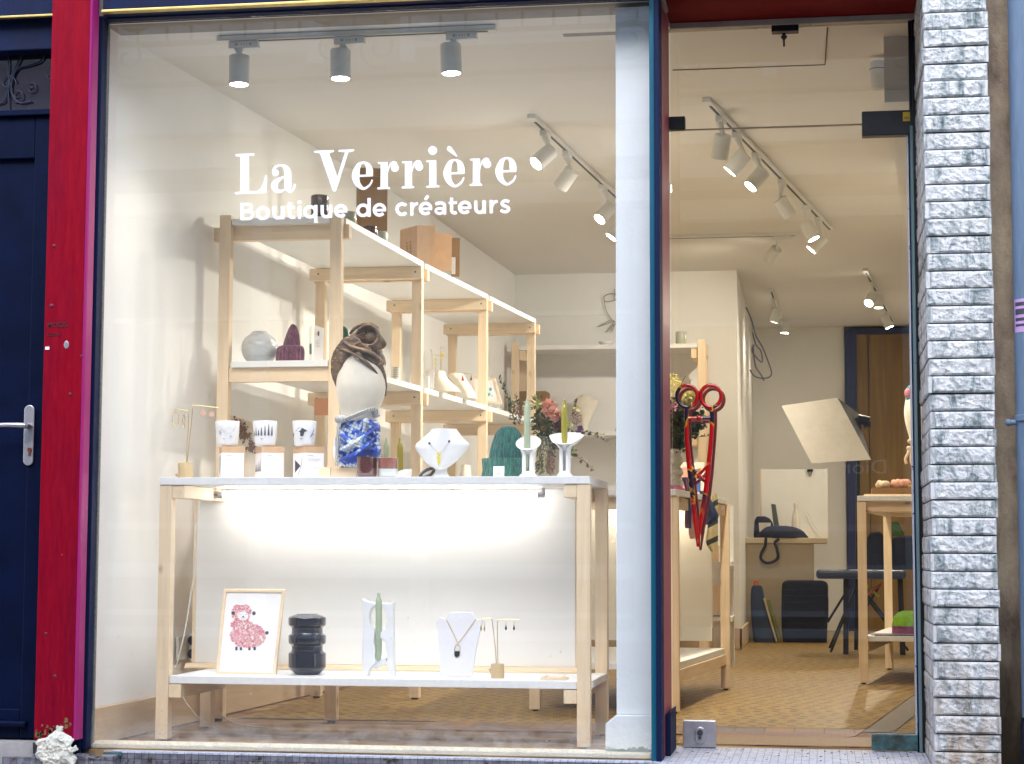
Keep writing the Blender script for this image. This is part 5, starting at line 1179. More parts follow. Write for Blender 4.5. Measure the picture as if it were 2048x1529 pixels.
tumbler(714, 754, 914, 956, -.02, M['amber'], 'brown tinted glass tumbler on the window table, in front of the blue scarf', [(917, 948, brw, 'brown_filling')])
tumbler(756, 796, 916, 956, -.015, M['cleargl'], 'glass tumbler with a brown upper half and white lower half beside the brown one', [(917, 938, brw2, 'brown_layer'), (938.5, 953, M['porcelain'], 'white_layer')])
g = G(); p = at(809, 948, .16); g.lathe((p.x, .16, TT+.0005), [(.02, 0), (.03, .008), (.036, .028), (.032, .03), (.026, .012), (.004, .006)], 26, ax=(-.25, -.35, 1)); tag(g.build('dish', M['porcelain'], None, smooth=True), 'small tilted white dish between the brown tumbler and the olive candle', 'dish')
# candles standing on the unit behind
for x, yt, yb2, w, m, lb in ((773, 876, 960, 6, M['sage'], 'pale candle behind the brown glass tumblers'), (800.5, 876, 970, 6, M['olive'], 'olive yellow candle behind the brown glass tumblers')):
    Y = 1.2; t = thing('candle', lb, 'candle', (at(x, yb2, Y).x, Y, .84)); g = G(); g.loft([(yt, x-1.4, x+1.4), (yt+.8, x-2.3, x+2.3), (yt+6, x-2.8, x+2.8), (yt+10, x-w*.9, x+w*.9), (yt+12, x-w, x+w), (yb2, x-w, x+w)], Y, 1, 20, zb=.841); g.build('stick', m, t, smooth=True, ang=50)

# white necklace bust
Yn = .02
t = thing('necklace_bust', 'white necklace bust with dark beads and a yellow pendant on the window table', 'necklace bust', (at(885, 950, Yn).x, Yn, TT))
g = G(); g.shell(catmull([(858.5, 863, 912), (862, 861, 914), (870, 853, 920), (880, 842, 928), (889, 832, 938), (897, 831, 934), (908, 838, 925), (922, 848, 912), (932, 860, 900), (938, 872, 889), (940, 880, 883)], 3), Yn-.01, .035, .012, 18); g.build('bust_form', M['plasterw'], t, smooth=True, ang=60)
g = G(); g.loft([(936, 872, 892), (945, 871, 894), (955, 866, 900), (957, 858, 906)], Yn+.01, .8, 24, zb=TT+.0005); g.build('stand', M['plasterw'], t, smooth=True)
g = G(); 
def nb(px, py, u): p = at(px, py, Yn-.012); return (p.x, Yn-.012-.036*math.sin(math.pi*u)**.8-.0012, p.z)
lft = [nb(853, 876, .14), nb(862, 888, .3), nb(872, 899, .42), nb(883, 908, .5)]; rgt = [nb(914, 870, .93), nb(903, 884, .75), nb(893, 898, .6), nb(884, 908, .5)]
g.tube(lft, .0007, 6); g.tube(rgt, .0007, 6); g.build('chain', M['steel'], t, smooth=True)
g = G(); g.ball(nb(862.5, 888, .3), .0040, 12); g.ball(nb(901.5, 884, .72), .0040, 12); g.build('bead', M['glossblack'], t, smooth=True)
g = G(); rng = random.Random(4)
for k in range(16): q = nb(881+rng.uniform(-3, 4), 905+k*1.7, .5); g.ball((q[0], q[1]-.001, q[2]), rng.uniform(.0022, .0042), 8, (1, .4, 1))
g.build('pendant', plain('yellow_petal', lin((232, 214, 60)), .5, var=.1), t, smooth=True)
# black bracelet
p = at(854, 948, .06); t = thing('bracelet', 'glossy black bracelet beside the foot of the white necklace bust', 'bracelet', (p.x, .06, TT)); g = G()
pts = [(p.x+.024*math.cos(2*math.pi*k/24), .06+.012*math.sin(2*math.pi*k/24), TT+.020+.016*math.sin(2*math.pi*k/24+.6)) for k in range(24)]; g.tube(pts, .0062, 10, closed=True); g.build('bangle', M['glossblack'], t, smooth=True)
# green beanie
def beanie(rows_dome, rows_cuff, Y, m1, m2, label, zb, dr=.5, nr=26, rib=.022, sm=4):
    c = at((rows_cuff[-1][1]+rows_cuff[-1][2])/2, rows_cuff[-1][0], Y); t = thing('beanie', label, 'beanie', (c.x, Y, zb), 'knitted beanies')
    g = G(); g.loft(rows_dome, Y, dr, nr*6, sm=sm, rib=rib, nr=nr); g.build('crown', m1, t, smooth=True)
    g = G(); g.loft(rows_cuff, Y, dr*1.04, nr*6, zb=zb+.0005, sm=sm, rib=rib*1.2, nr=nr); g.build('folded_cuff', m2, t, smooth=True); return t
tb = beanie([(852.5, 1012, 1020), (854, 1004, 1028), (858, 998, 1034), (868, 991, 1041), (882, 986, 1046), (900, 981, 1050), (925, 978, 1052)], [(917, 966, 1055), (919, 964.5, 1057), (925, 965, 1056.5), (940, 965.5, 1054), (955, 962, 1056)], .14, M['knit_green'], M['knit_green_cuff'], 'dark green ribbed beanie with a white tag on the window table', TT, .42)
a = at(998, 945, .03); g = G(); g.box((a.x-.0195, .024, TT+.0005), (a.x+.0195, .0255, TT+.042), rx=-.1); g.build('paper_tag', M['paper'], tb)
g = G(); g.lathe((a.x, .0215, TT+.022), [(.0085, -.0002), (.0095, .0002)], 22, ax=(0, -1, 0), cap=False); g.box((a.x-.006, .0205, TT+.015), (a.x+.006, .021, TT+.0165)); g.box((a.x-.008, .0205, TT+.018), (a.x+.008, .021, TT+.0195)); g.box((a.x-.0015, .0205, TT+.028), (a.x+.0015, .0212, TT+.031)); g.build('tag_logo', M['inkl'], tb)

# sculptural candle holders
def taper(x, yt, yb2, w, Y, m, t, wt=.9):
    g = G(); g.loft([(yt, x-1.6, x+1.6), (yt+.8, x-2.8, x+2.8), (yt+8, x-3.4, x+3.4), (yt+10, x-3.9, x+3.9), (yt+14, x-w*.88, x+w*.88), (yt+17, x-w, x+w), ((yt+yb2)/2, x-w*.99, x+w*.99), (yb2-16, x-w*.93, x+w*.93), (yb2, x-w*.5, x+w*.5)], Y, 1, 24)
    g.build('candle', m, t, smooth=True, ang=50)
    p = at(x, yt-1, Y); g = G(); g.tube([(p.x, Y, p.z-.003), (p.x+.001, Y, p.z+.005)], .0009, 6); g.build('wick', M['paper'], t)
Yh = .0
t = thing('candle_holder', 'white flared candle holder with a round dish-like mouth holding a sage green candle', 'candle holder', (at(1057, 950, Yh).x, Yh, TT))
def flared(t, x0, hw, ytop, rim, neck, slot, frill=0, tilt=0):
    c = at(x0, ytop, Yh); m = mpp(Yh); z0 = TT+.0006; zr = c.z; n = 64; prof = []
    H = zr-z0; L = [(hw*1.55, 0), (hw*1.45, .006), (hw*1.05, .014), (hw, .022), (hw, H*.62), (hw*1.04, H*.70), (hw*1.25, H*.78), (rim*.75, H*.88), (rim*.95, H*.95), (rim, H), (rim*.94, H+.001), (rim*.70, H*.90), (hw*.9, H*.80), (hw*.72, H*.66)]
    V = []; Fc = []
    for i, (r, z) in enumerate(L):
        up = max(0, (z/H-.62)/.38)
        for k in range(n):
            a = 2*math.pi*k/n; rr = r*m*(1+frill*up*math.sin(3*a+.6)); zz = z0+z*1.0 + up*up*(frill*.02*math.sin(2*a+1.0) + tilt*math.sin(a)*r*m)
            V.append((c.x+rr*math.cos(a), Yh+rr*math.sin(a)*.9, zz))
    for i in range(len(L)-1):
        for k in range(n):
            a0 = 2*math.pi*(k+.5)/n; dfr = abs((a0-1.5*math.pi+math.pi) % (2*math.pi)-math.pi)
            lim = .30 if 3 <= i <= 5 else (.55 if i in (6, 7) else .0)
            if slot and dfr < lim: continue
            Fc.append((i*n+k, i*n+(k+1) % n, (i+1)*n+(k+1) % n, (i+1)*n+k))
    g = G(); g.add(V, Fc); o = g.build('holder', M['porcelain'], t, smooth=True, ang=70)
    sd = o.modifiers.new('so', 'SOLIDIFY'); sd.thickness = .0022; sd.offset = 0
flared(t, 1057, 12.5, 886, 25, 0, True, tilt=.62)
taper(1054.5, 798, 940, 6.3, Yh-.004, M['sage'], t)
t = thing('candle_holder', 'white candle holder with a wide frilled flower-shaped mouth holding an olive candle', 'candle holder', (at(1129, 950, Yh).x, Yh, TT))
flared(t, 1130, 11, 876, 33, 0, True, frill=.13, tilt=.40)
taper(1129, 800, 893, 6.6, Yh-.006, M['olive'], t)

# ================================================================== THINGS ON THE LOWER SHELF
# framed print of a pink sheep
Ys = .16; zb = TS+.001
t = thing('picture_frame', 'thin pine frame with a print of a fluffy pink sheep leaning on the lower shelf', 'picture frame', (at(500, 1350, Ys).x, Ys, TS))
def fr3(px, py, d=0):   # frame plane leaning back; bottom near, top further
    u = (1350-py)/172; Y = .02+.10*u+d; return at(px, py, Y)
TLf, TRf, BRf, BLf = (447, 1179), (569, 1180), (551, 1352), (431, 1349)
def inset(k):
    cx, cy_ = (TLf[0]+TRf[0]+BRf[0]+BLf[0])/4, (TLf[1]+BRf[1])/2
    out = []
    for (x, y) in (TLf, TRf, BRf, BLf): out.append((x+(k if x < cx else -k), y+(k if y < cy_ else -k)))
    return out
O, I = [TLf, TRf, BRf, BLf], inset(5.5)
g = G()
for i in range(4):
    j = (i+1) % 4; g.prism([fr3(*O[i]), fr3(*O[j]), fr3(*I[j]), fr3(*I[i])], (0, .014, .002))
g.build('frame', M['wz'], t, bevel=.001)
g = G(); g.prism([fr3(*q, .006) for q in I], (0, .003, 0)); g.build('print', M['paper'], t)
pk = [plain('petal_%d' % i, lin(c), .7) for i, c in enumerate(((222, 110, 140), (236, 160, 172), (206, 74, 112), (226, 196, 150), (240, 190, 190)))]
g = G(); rng = random.Random(8)
def inpoly():
    while 1:
        x, y = rng.uniform(460, 537), rng.uniform(1210, 1298)
        if ((x-483)/20)**2+((y-1226)/20)**2 < 1 and not ((x-486)/11)**2+((y-1232)/9)**2 < 1: return x, y
        if ((x-484)/22)**2+((y-1250)/18)**2 < 1 and y > 1242: return x, y
        if ((x-496)/36)**2+((y-1272)/25)**2 < 1: return x, y
def fr3p(x, y): return fr3(x, y, .0045)
for k in range(1300):
    x, y = inpoly(); a = rng.uniform(0, 6.3); l1, w1 = rng.uniform(1.3, 2.8), rng.uniform(.5, .9); dx, dy = math.cos(a), math.sin(a); g.mi = rng.choice((0, 0, 1, 1, 2, 3, 4))
    q = [(x-dx*l1, y-dy*l1), (x+dy*w1, y-dx*w1), (x+dx*l1, y+dy*l1), (x-dy*w1, y+dx*w1)]; off = Vector((0, -rng.uniform(0, .0012), 0)); g.add([fr3p(*z)+off for z in q], [(0, 1, 2, 3)])
g.build('pink_fleece', pk, t)
g = G()
for x in (473, 482, 499, 509.5): g.prism([fr3p(x-2.5, 1294), fr3p(x+2, 1294), fr3p(x+2, 1301), fr3p(x-2.5, 1301)], (0, -.0003, 0))
def dot(x, y, r, sx=1): g.prism([fr3p(x+r*sx*math.cos(2*math.pi*k/14), y+r*math.sin(2*math.pi*k/14)) for k in range(14)], (0, -.0016, 0))
dot(534, 1266, 3.4); dot(466.5, 1226.5, 3.6, 1); dot(508, 1227, 4, .85); dot(486.5, 1233.5, 1.3, 1.3)
for sg, x in ((1, 481), (1, 492)): g.tube([tuple(fr3p(x-2+k, 1229+1.2*math.sin(math.pi*k/4))) for k in range(5)], .0004, 4)
g.tube([tuple(fr3p(482+k, 1235.5+1.4*math.sin(math.pi*k/4))) for k in range(5)], .0004, 4); g.tube([tuple(fr3p(486.5+k, 1235.5+1.2*math.sin(math.pi*k/4))) for k in range(5)], .0004, 4)
g.build('face_and_feet', plain('print_grey', lin((70, 70, 84)), .7), t)
g = G(); 
for a_, b_ in (((527, 1330), (538, 1330)), ((538, 1330), (538, 1341)), ((538, 1341), (527, 1341)), ((527, 1341), (527, 1330)), ((529, 1338), (531, 1332)), ((531, 1332), (533, 1338)), ((534, 1332), (534, 1338)), ((536, 1333), (535, 1337))): g.tube([fr3p(*a_), fr3p(*b_)], .0003, 4)
g.build('artist_stamp', M['inkl'], t)
# black ridged vase
Yv = .06; t = thing('vase', 'glossy black ridged ceramic vase on the lower shelf', 'vase', (at(614, 1350, Yv).x, Yv, TS))
g = G(); cx = 614.5
prof = [(1228, 20), (1229, 21), (1232, 30), (1235, 35.5), (1237, 36.5), (1249, 36.5), (1252, 35.5), (1256, 30.5), (1258, 30), (1267, 30), (1269, 31), (1272, 36), (1274, 36.5), (1286, 36.5), (1289, 35.5), (1293, 30.5), (1295, 30), (1302, 30), (1305, 31), (1309, 36), (1311, 36.5), (1338, 36.5), (1342, 34.5), (1349, 27), (1353, 23)]
g.loft([(y, cx-r, cx+r) for y, r in prof], Yv, 1, 18 if False else 48, zb=TS+.0006); g.build('vase_body', M['glossblack'], t, smooth=True, ang=24)
# white sculptural holder with candle
Yw = .04; t = thing('candle_holder', 'tall white carved candle holder with openings and a green candle on the lower shelf', 'candle holder', (at(757, 1350, Yw).x, Yw, TS))
def shape(pts, Y, th, nm='holder', bev=.003):
    g = G(); P_ = [at(x, y, Y) for x, y in pts]; g.prism(P_, (0, th, 0)); return g.build(nm, M['plasterw'], t, bevel=bev)
g = G()
Lw = [(723, 1197), (733, 1203), (746, 1206), (751, 1212), (742, 1219), (738, 1232), (740, 1248), (746, 1257), (749, 1268), (747, 1285), (751, 1300), (749, 1316), (752, 1326), (745, 1332), (738, 1341), (735, 1356), (725, 1356), (724, 1300), (726, 1240)]
Rw = [(787, 1204), (776, 1208), (768, 1206), (764, 1212), (770, 1222), (776, 1240), (772, 1256), (763, 1264), (752, 1268), (760, 1276), (770, 1284), (772, 1300), (776, 1318), (771, 1330), (778, 1340), (779, 1356), (788, 1356), (787, 1300), (786, 1240)]
for pp, y0_, th in ((Lw, Yw-.02, .036), (Rw, Yw-.016, .036)): g.prism([at(x, y, y0_) for x, y in pp], (0, th, 0))
for pp in ([(748, 1318), (772, 1316), (772, 1330), (760, 1333), (750, 1340), (744, 1334)], [(746, 1206), (768, 1207), (764, 1213), (752, 1213)], [(746, 1258), (768, 1256), (760, 1270), (747, 1272)]): g.prism([at(x, y, Yw-.006) for x, y in pp], (0, .03, 0))
o = g.build('holder', M['plasterw'], t, smooth=True)
rm = o.modifiers.new('r', 'REMESH'); rm.mode = 'VOXEL'; rm.voxel_size = .0022; rm.use_smooth_shade = True; sm = o.modifiers.new('s', 'SMOOTH'); sm.iterations = 6; sm.factor = .5
taper(757.5, 1186, 1322, 6.4, Yw-.008, M['sage'], t)
# necklace card bust
Yc = .05; t = thing('necklace_stand', 'white card necklace stand with a gold chain and black pendant on the lower shelf', 'necklace stand', (at(920, 1350, Yc).x, Yc, TS))
g = G(); pts = [(893, 1232), (896, 1226), (902, 1225), (938, 1225), (944, 1228), (947, 1235), (952, 1240), (961, 1239), (963, 1246), (958, 1262), (951, 1300), (945, 1350), (940, 1357), (884, 1357), (879, 1352), (877, 1300), (872, 1260), (869, 1245), (872, 1238), (878, 1236), (887, 1239)]
zbm = TS+.001; V = [at(x, y, Yc) for x, y in pts]; lo = min(v.z for v in V); g.prism([Vector((v.x, Yc+(v.z-zbm)*.18, max(v.z, zbm))) for v in V], (0, .008, 0)); g.build('stand', plain('grey_white_suede', lin((222, 221, 226)), .8, var=.03, vs=120, bump=.1), t, bevel=.003)
def cs(x, y): p = at(x, y, Yc); return (p.x, Yc+(p.z-zbm)*.18-.0022, p.z)
g = G(); g.tube([cs(890, 1242), cs(903, 1266), cs(914, 1288)], .0014, 6); g.tube([cs(948, 1240), cs(930, 1266), cs(914, 1288)], .0014, 6)
g.tube([cs(913+5.5*math.cos(q*.3), (1296 if math.sin(q*.3) > 0 else 1310)-5.5*math.sin(q*.3)*1.0) for q in range(21)], .0013, 6, closed=True); g.build('chain', M['brass'], t, smooth=True)
g = G(); g.prism([cs(908.2, 1303)]+[cs(913-5*math.cos(math.pi*q/8), 1309+5.5*math.sin(math.pi*q/8)) for q in range(9)]+[cs(918, 1303)], (0, -.002, 0)); g.build('pendant', M['glossblack'], t)
# tray
a = at(1088, 1352, .02); b = at(1140, 1360, .02); t = thing('wooden_tray', 'small flat pale wood rack at the right end of the lower shelf', 'tray', ((a.x+b.x)/2, .02, TS))
g = G(); 
for y in (-.07, -.045, -.02): g.box((a.x, y, TS+.0006), (b.x, y+.012, TS+.009))
g.box((a.x+.01, -.07, TS+.0095), (a.x+.018, -.008, TS+.013)); g.box((b.x-.018, -.07, TS+.0095), (b.x-.01, -.008, TS+.013)); g.build('slats', M['wx'], t, bevel=.001)

# ================================================================== THINGS ON THE STEPPED SHELF UNIT
def vessel(name, label, cat, rows, Y, zb, m, sm=0, group=None, part_='body', dr=1, n=36, ang=50, cut=None):
    r = rows[-1]; t = thing(name, label, cat, (at((r[1]+r[2])/2, r[0], Y).x, Y, zb), group)
    g = G(); g.loft(rows, Y, dr, n, zb=zb+.0006, sm=sm); g.build(part_, m, t, smooth=True, ang=ang); return t
speck = stain_mat('speckled_glaze', [(196, 200, 204), (206, 210, 212), (196, 196, 194), (176, 164, 150)], 16, (1, 1, 3), .05, .25)
vessel('vase', 'round speckled pale grey vase on the left shelf beside the maroon beanie', 'vase', [(663.5, 507, 532), (665, 504, 535), (667, 503, 536), (669, 499, 540), (674, 491, 548), (682, 485.5, 553.5), (690, 484, 555), (698, 486, 553), (705, 491, 547), (710, 498, 541), (713, 504, 535)], .80, LEV[1], speck, 3)
beanie([(648.5, 584, 587), (651, 581.5, 591), (657, 578, 595), (668, 573.5, 598), (682, 569, 599.5), (695, 566, 600), (700, 566, 600)], [(692, 563, 602), (693.5, 557, 606), (698, 554, 608), (704, 553, 608), (711, 552, 607)], .78, M['knit_maroon'], M['knit_maroon'], 'maroon ribbed pointed beanie on the left shelf', LEV[1], .7, 20, .03)
t = thing('scent_tube', 'slim clear glass tube of dark liquid before a small white card on the left shelf', 'glass tube', (at(622, 710, .74).x, .74, LEV[1]))
g = G(); g.loft([(651, 618, 624), (711, 618, 624)], .74, 1, 16, zb=LEV[1]+.0005); g.build('tube', M['cleargl'], t, smooth=True, ang=50)
g = G(); g.loft([(688, 619, 623.3), (709, 619, 623.3)], .74, 1, 16); g.build('liquid', plain('grey_green_liquid', lin((110, 130, 124)), .3), t, smooth=True)
t = thing('card_sign', 'small white card with a brown oval picture leaning on the left shelf', 'card', (at(636, 710, .76).x, .76, LEV[1]))
g = G(); a = at(627, 711, .745); b = at(647, 655, .79); z1 = at(627, 651, .76).z
g.prism([(a.x, .745, LEV[1]+.0006), (b.x, .79, LEV[1]+.0006), (b.x, .80, z1-.008), (a.x, .755, z1)], (0, .002, 0)); g.build('card', M['paper'], t)
g = G(); c = at(636, 667, .757); g.lathe((c.x-.0005, .7655, c.z), [(.001, -.0005), (.0065, -.0005), (.0065, .0003)], 18, ax=(-.45, -1, .05), sx=.75, sy=1.6, cap=False); 
for k in range(5): g.box((c.x-.012, .762, c.z-.03-k*.006), (c.x+.010-(k % 2)*.006, .7625, c.z-.0292-k*.006), rz=.75)
g.build('card_print', plain('brown_print', lin((110, 84, 60)), .7), t)
beanie([(653, 684, 688), (655, 682, 691), (660, 680.5, 695), (672, 680, 697), (690, 678, 699), (706, 677, 700)], [(698, 676, 702), (702, 675, 703), (712, 675, 703)], 1.15, M['knit_bright'], M['knit_bright'], 'bright green beanie half hidden behind the turban', LEV[1], .7, 20, .03)
# top boards
brown_gl = plain('dark_brown_glaze', lin((78, 44, 36)), .15, var=.5, vs=30, coat=.6); celadon = plain('celadon_glaze', lin((176, 180, 164)), .2, var=.04, coat=.5)
def mug(x0, x1, y0, y1, Y, zb, m, label):
    return vessel('cup', label, 'cup', [(y0, x0+1.5, x1-1.5), (y0+1, x0+.3, x1-.3), (y0+3, x0, x1), (y1-8, x0, x1), (y1-3, x0+1.5, x1-1.5), (y1, x0+6, x1-6)], Y, zb, m, 0, 'glazed cups on the top shelf')
Z0 = LEV[0]
mug(622, 657, 392, 434, .80, Z0, brown_gl, 'dark brown glazed cup behind the lettering on the highest shelf, leftmost')
mug(683, 713, 425, 462, .98, Z0, celadon, 'pale grey-green cup right of the tall first post on the highest shelf')
mug(723, 755, 454, 488, 1.30, Z0, brown_gl, 'brown glazed cup in front of the tall kraft box')
mug(752, 776, 464, 500, 1.47, Z0, celadon, 'pale cup right of the brown cup, before the tall kraft box')
def carton(x0, xc, x1, y0, Y, zb, label, m=None, rz=None, dp=.12, prints=False, skew=.3):
    A, B, Cc = at(x0, y0, Y), at(xc, y0, Y), at(x1, y0, Y); zt = B.z
    t = thing('cardboard_box', label, 'box', (B.x, Y, zb), 'kraft boxes on the top shelf')
    g = G(); l = Vector((A.x, Y+abs(B.x-A.x)*1.1, zb+.0005)); c = Vector((B.x, Y, zb+.0005)); r = Vector((Cc.x, Y+abs(Cc.x-B.x)*skew, zb+.0005)); bk = l+(r-c)
    g.prism([l, c, r, bk], (0, 0, zt-zb)); g.build('box_body', m or M['kraft'], t, bevel=.001)
    if prints:
        g = G(); u = (c-l).normalized(); H = zt-zb
        for col_, n_, s_ in ((.42, 6, .007), (.62, 6, .008)):
            for k in range(n_):
                a = l+u*((c-l).length*col_)+Vector((0, 0, H*(.62-.085*k))); nn = Vector((u.y, -u.x, 0))
                if k < 2: g.tube([a+nn*.001+u*s_*.6*math.cos(q*.9)+Vector((0, 0, s_*.6*math.sin(q*.9))) for q in range(7)], .0008, 4, closed=True)
                else: g.prism([a+nn*.0006, a+u*s_+nn*.0006, a+u*s_+Vector((0, 0, s_*.9))+nn*.0006, a+Vector((0, 0, s_*.9))+nn*.0006], nn*.0004)
        g.build('stamp_marks', plain('box_ink', lin((84, 64, 50)), .8), t)
    return t
carton(711, 719, 772, 336, 1.62, Z0, 'tall narrow brown kraft box standing behind the lettering', M['kraft_d'])
carton(789, 834, 869, 451, 1.98, Z0-.0, 'kraft box with stamped symbols at the front of the row on the second shelf step', prints=True)
carton(867, 868, 902, 467, 2.15, Z0, 'plain kraft box just right of the stamped kraft box')
tc = carton(902, 904, 919, 476, 2.35, Z0, 'kraft box with a white side label at the right end of the box row', M['kraft_d'])
g = G(); a = at(903, 560, 2.34); b = at(911, 515, 2.34); g.box((a.x, 2.338, Z0+.01), (b.x, 2.3395, b.z)); g.build('side_label', M['paper'], tc)
# middle boards, behind the mannequin
t = vessel('cup', 'small beige cup with rows of dark lettering on the middle shelf behind the turban', 'cup', [(735, 783, 800), (756, 784, 799)], 1.80, LEV[1], M['linen'])
g = G(); c = at(791, 745, 1.78); rr = 8.6*mpp(1.8)
for v in range(5):
    for k in range(6):
        a = -.75+k*.3; g.box((c.x+rr*math.sin(a)-.0012, 1.80-rr*math.cos(a)-.002, c.z+.018-v*.010), (c.x+rr*math.sin(a)+.0012, 1.80-rr*math.cos(a)-.0002, c.z+.0225-v*.010))
g.build('letter_rows', M['ink'], t)
t = thing('jewellery_card', 'white card stand with a small photo on the middle shelf beside the second post', 'card', (at(853, 780, 1.98).x, 1.98, LEV[1]))
g = G(); a, b = at(840, 738, 1.98), at(866, 738, 1.98); g.box((a.x, 1.98, LEV[1]+.0006), (b.x-.02, 2.0, a.z-.035)); g.box((a.x+.02, 2.001, LEV[1]+.0006), (b.x, 2.004, a.z)); g.build('card', M['paper'], t)
g = G(); g.box((a.x+.022, 1.9985, a.z-.04), (a.x+.036, 2.0005, a.z-.008)); g.build('photo', M['milky'], t)
def small_bust(x0, x1, y0, ybase, Y, zb, label, m=None, nk=.32, rows=None):
    cx, w = (x0+x1)/2, (x1-x0)
    t = thing('necklace_bust', label, 'necklace bust', (at(cx, ybase, Y).x, Y, zb), 'small beige necklace busts')
    g = G(); H = ybase-y0; rows = [(y0, cx-w*nk*.55, cx+w*nk*.55), (y0+H*.12, cx-w*nk*.6, cx+w*nk*.6), (y0+H*.32, cx-w*.28, cx+w*.30), (y0+H*.5, cx-w*.40, cx+w*.42), (y0+H*.72, cx-w*.49, cx+w*.5), (ybase, cx-w*.44, cx+w*.5)] if rows is None else rows
    g.shell(catmull(rows, 3), Y, .03, .03, 16, zb=zb+.0006, lean=.35); g.build('bust_form', m or M['linen'], t, smooth=True, ang=60); return t
small_bust(858, 915, 741, 795, 2.15, LEV[1], 'beige necklace bust with a high neck on the middle shelf right of the second post', rows=[(741, 867, 884), (744, 866, 885), (754, 865, 887), (762, 862, 891), (770, 861, 897), (780, 861, 905), (792, 863, 914), (800, 866, 918)])
small_bust(896, 948, 744, 803, 2.55, LEV[1], 'beige necklace bust with a thin chain left of the third post', rows=[(745, 900, 921), (748, 894, 922), (754, 895, 925), (764, 903, 931), (776, 911, 939), (790, 919, 947), (804, 926, 952)])
t = thing('earring_stand', 'slim brass earring tree with yellow flowers behind the beige bust on the middle shelf', 'earring stand', (at(878, 780, 2.4).x, 2.4, LEV[1]))
g = G()
for pts in ([(864, 780), (864, 712), (862, 700), (860, 703)], [(871, 780), (871, 722)], [(881, 790), (881, 702), (882, 696), (888, 697)], [(883.5, 790), (883.5, 704)], [(868, 711), (886, 711)]): wires(g, pts, 2.4, .0013)
g.build('wire_arm', M['brass'], t, smooth=True)
g = G()
for x, y, r in ((885, 711, 3.8), (871, 720, 2.4), (870, 727, 2.0)):
    c = at(x, y, 2.39)
    for k in range(10): g.ball((c.x+random.gauss(0, 1)*r*mpp(2.4)*.45, 2.39, c.z+random.gauss(0, 1)*r*mpp(2.4)*.45), r*mpp(2.4)*.4, 6)
g.build('flower', plain('yellow_flower', lin((232, 214, 90)), .6), t)
t = thing('earring_rack', 'brass bar with a red tassel earring above the beige bust', 'earring rack', (at(930, 745, 2.5).x, 2.5, LEV[1]))
g = G(); wires(g, [(906, 745), (943, 749)], 2.5, .0013); wires(g, [(916, 746), (915, 800)], 2.5, .001); g.build('wire_arm', M['brass'], t, smooth=True)
g = G(); g.flat([(925, 749), (928.5, 762), (922.5, 762)], 2.495); g.build('red_tassel', plain('red_tassel', lin((190, 40, 50)), .8), t)
g = G(); g.flat([(942.5, 750), (944, 761), (940, 761)], 2.495); g.build('dark_tassel', M['glossblack'], t)
t = thing('picture_frame', 'small pale wood frame with coloured dots leaning on the right shelf end', 'picture frame', (at(975, 810, 3.3).x, 3.3, LEV[1]))
Of = [(943, 752), (990, 757), (1004, 809), (950, 803)]; If_ = [(946.5, 756), (987, 760.5), (998.5, 804.5), (953, 799.5)]
g = G()
for i in range(4): j = (i+1) % 4; g.prism([at(*Of[i], 3.3), at(*Of[j], 3.3), at(*If_[j], 3.3), at(*If_[i], 3.3)], (0, .018, 0))
g.build('frame', M['wx'], t); g = G(); g.prism([at(*q, 3.306) for q in If_], (0, .004, 0)); g.build('print', M['paper'], t)
for x, y, r, c in ((974, 776, 2.6, (224, 110, 70)), (981, 779, 3, (60, 176, 190)), (978, 789, 3, (60, 176, 190)), (985, 792, 2, (240, 190, 190)), (968, 769, 2, (240, 196, 196))):
    g = G(); p_ = at(x, y, 3.303); g.lathe(p_, [(.0005, 0), (r*mpp(3.3), 0)], 12, ax=(0, -1, 0), cap=False); g.build('dot', plain('dot', lin(c), .6), t)
t = thing('glass_cup', 'two small clear faceted glass cups in front of the dotted frame', 'glass', (at(990, 822, 3.2).x, 3.2, LEV[1]), )
for x0, x1, y0 in ((974, 985, 809), (987, 1006, 808)):
    g = G(); g.loft([(y0, x0, x1), (y0+14, x0+2, x1-2)], 3.2, 1, 8, zb=LEV[1]+.001); g.build('cup', M['cleargl'], t)
# lower boards
t = thing('dried_flower_frame', 'tilted hexagonal pine frame with a brown dried leaf between the candle cups', 'picture frame', (at(520, 900, .9).x, .9, .84))
Of = [(462, 832), (500, 843), (512, 880), (520, 905), (530, 1000), (500, 1000), (462, 960)]; cxx = sum(p[0] for p in Of)/7; cyy = sum(p[1] for p in Of)/7
If_ = [(x+(cxx-x)*.12, y+(cyy-y)*.08) for x, y in Of]; g = G()
for i in range(7): j = (i+1) % 7; g.prism([at(*Of[i], .9), at(*Of[j], .9), at(*If_[j], .9), at(*If_[i], .9)], (0, .014, 0))
g.build('frame', M['wz'], t); g = G(); g.prism([at(*q, .906) for q in If_], (0, .003, 0)); g.build('backing', M['linen'], t)
g = G(); rng = random.Random(14)
for k in range(260):
    u = rng.uniform(-1, 1); x, y = 489+17*u+rng.gauss(0, 6), 872+30*u+rng.gauss(0, 5); a = rng.uniform(0, 6.3); r = rng.uniform(2, 4)
    if abs(x-494) < 5 and abs(y-888) < 9: continue
    g.add([at(x+r*math.cos(a+q), y+r*math.sin(a+q), .902-rng.random()*.004) for q in (0, 2.0, 3.5)], [(0, 1, 2)])
g.build('dried_leaf', plain('dried_leaf', lin((128, 96, 64)), .8, var=.35, vs=120), t)
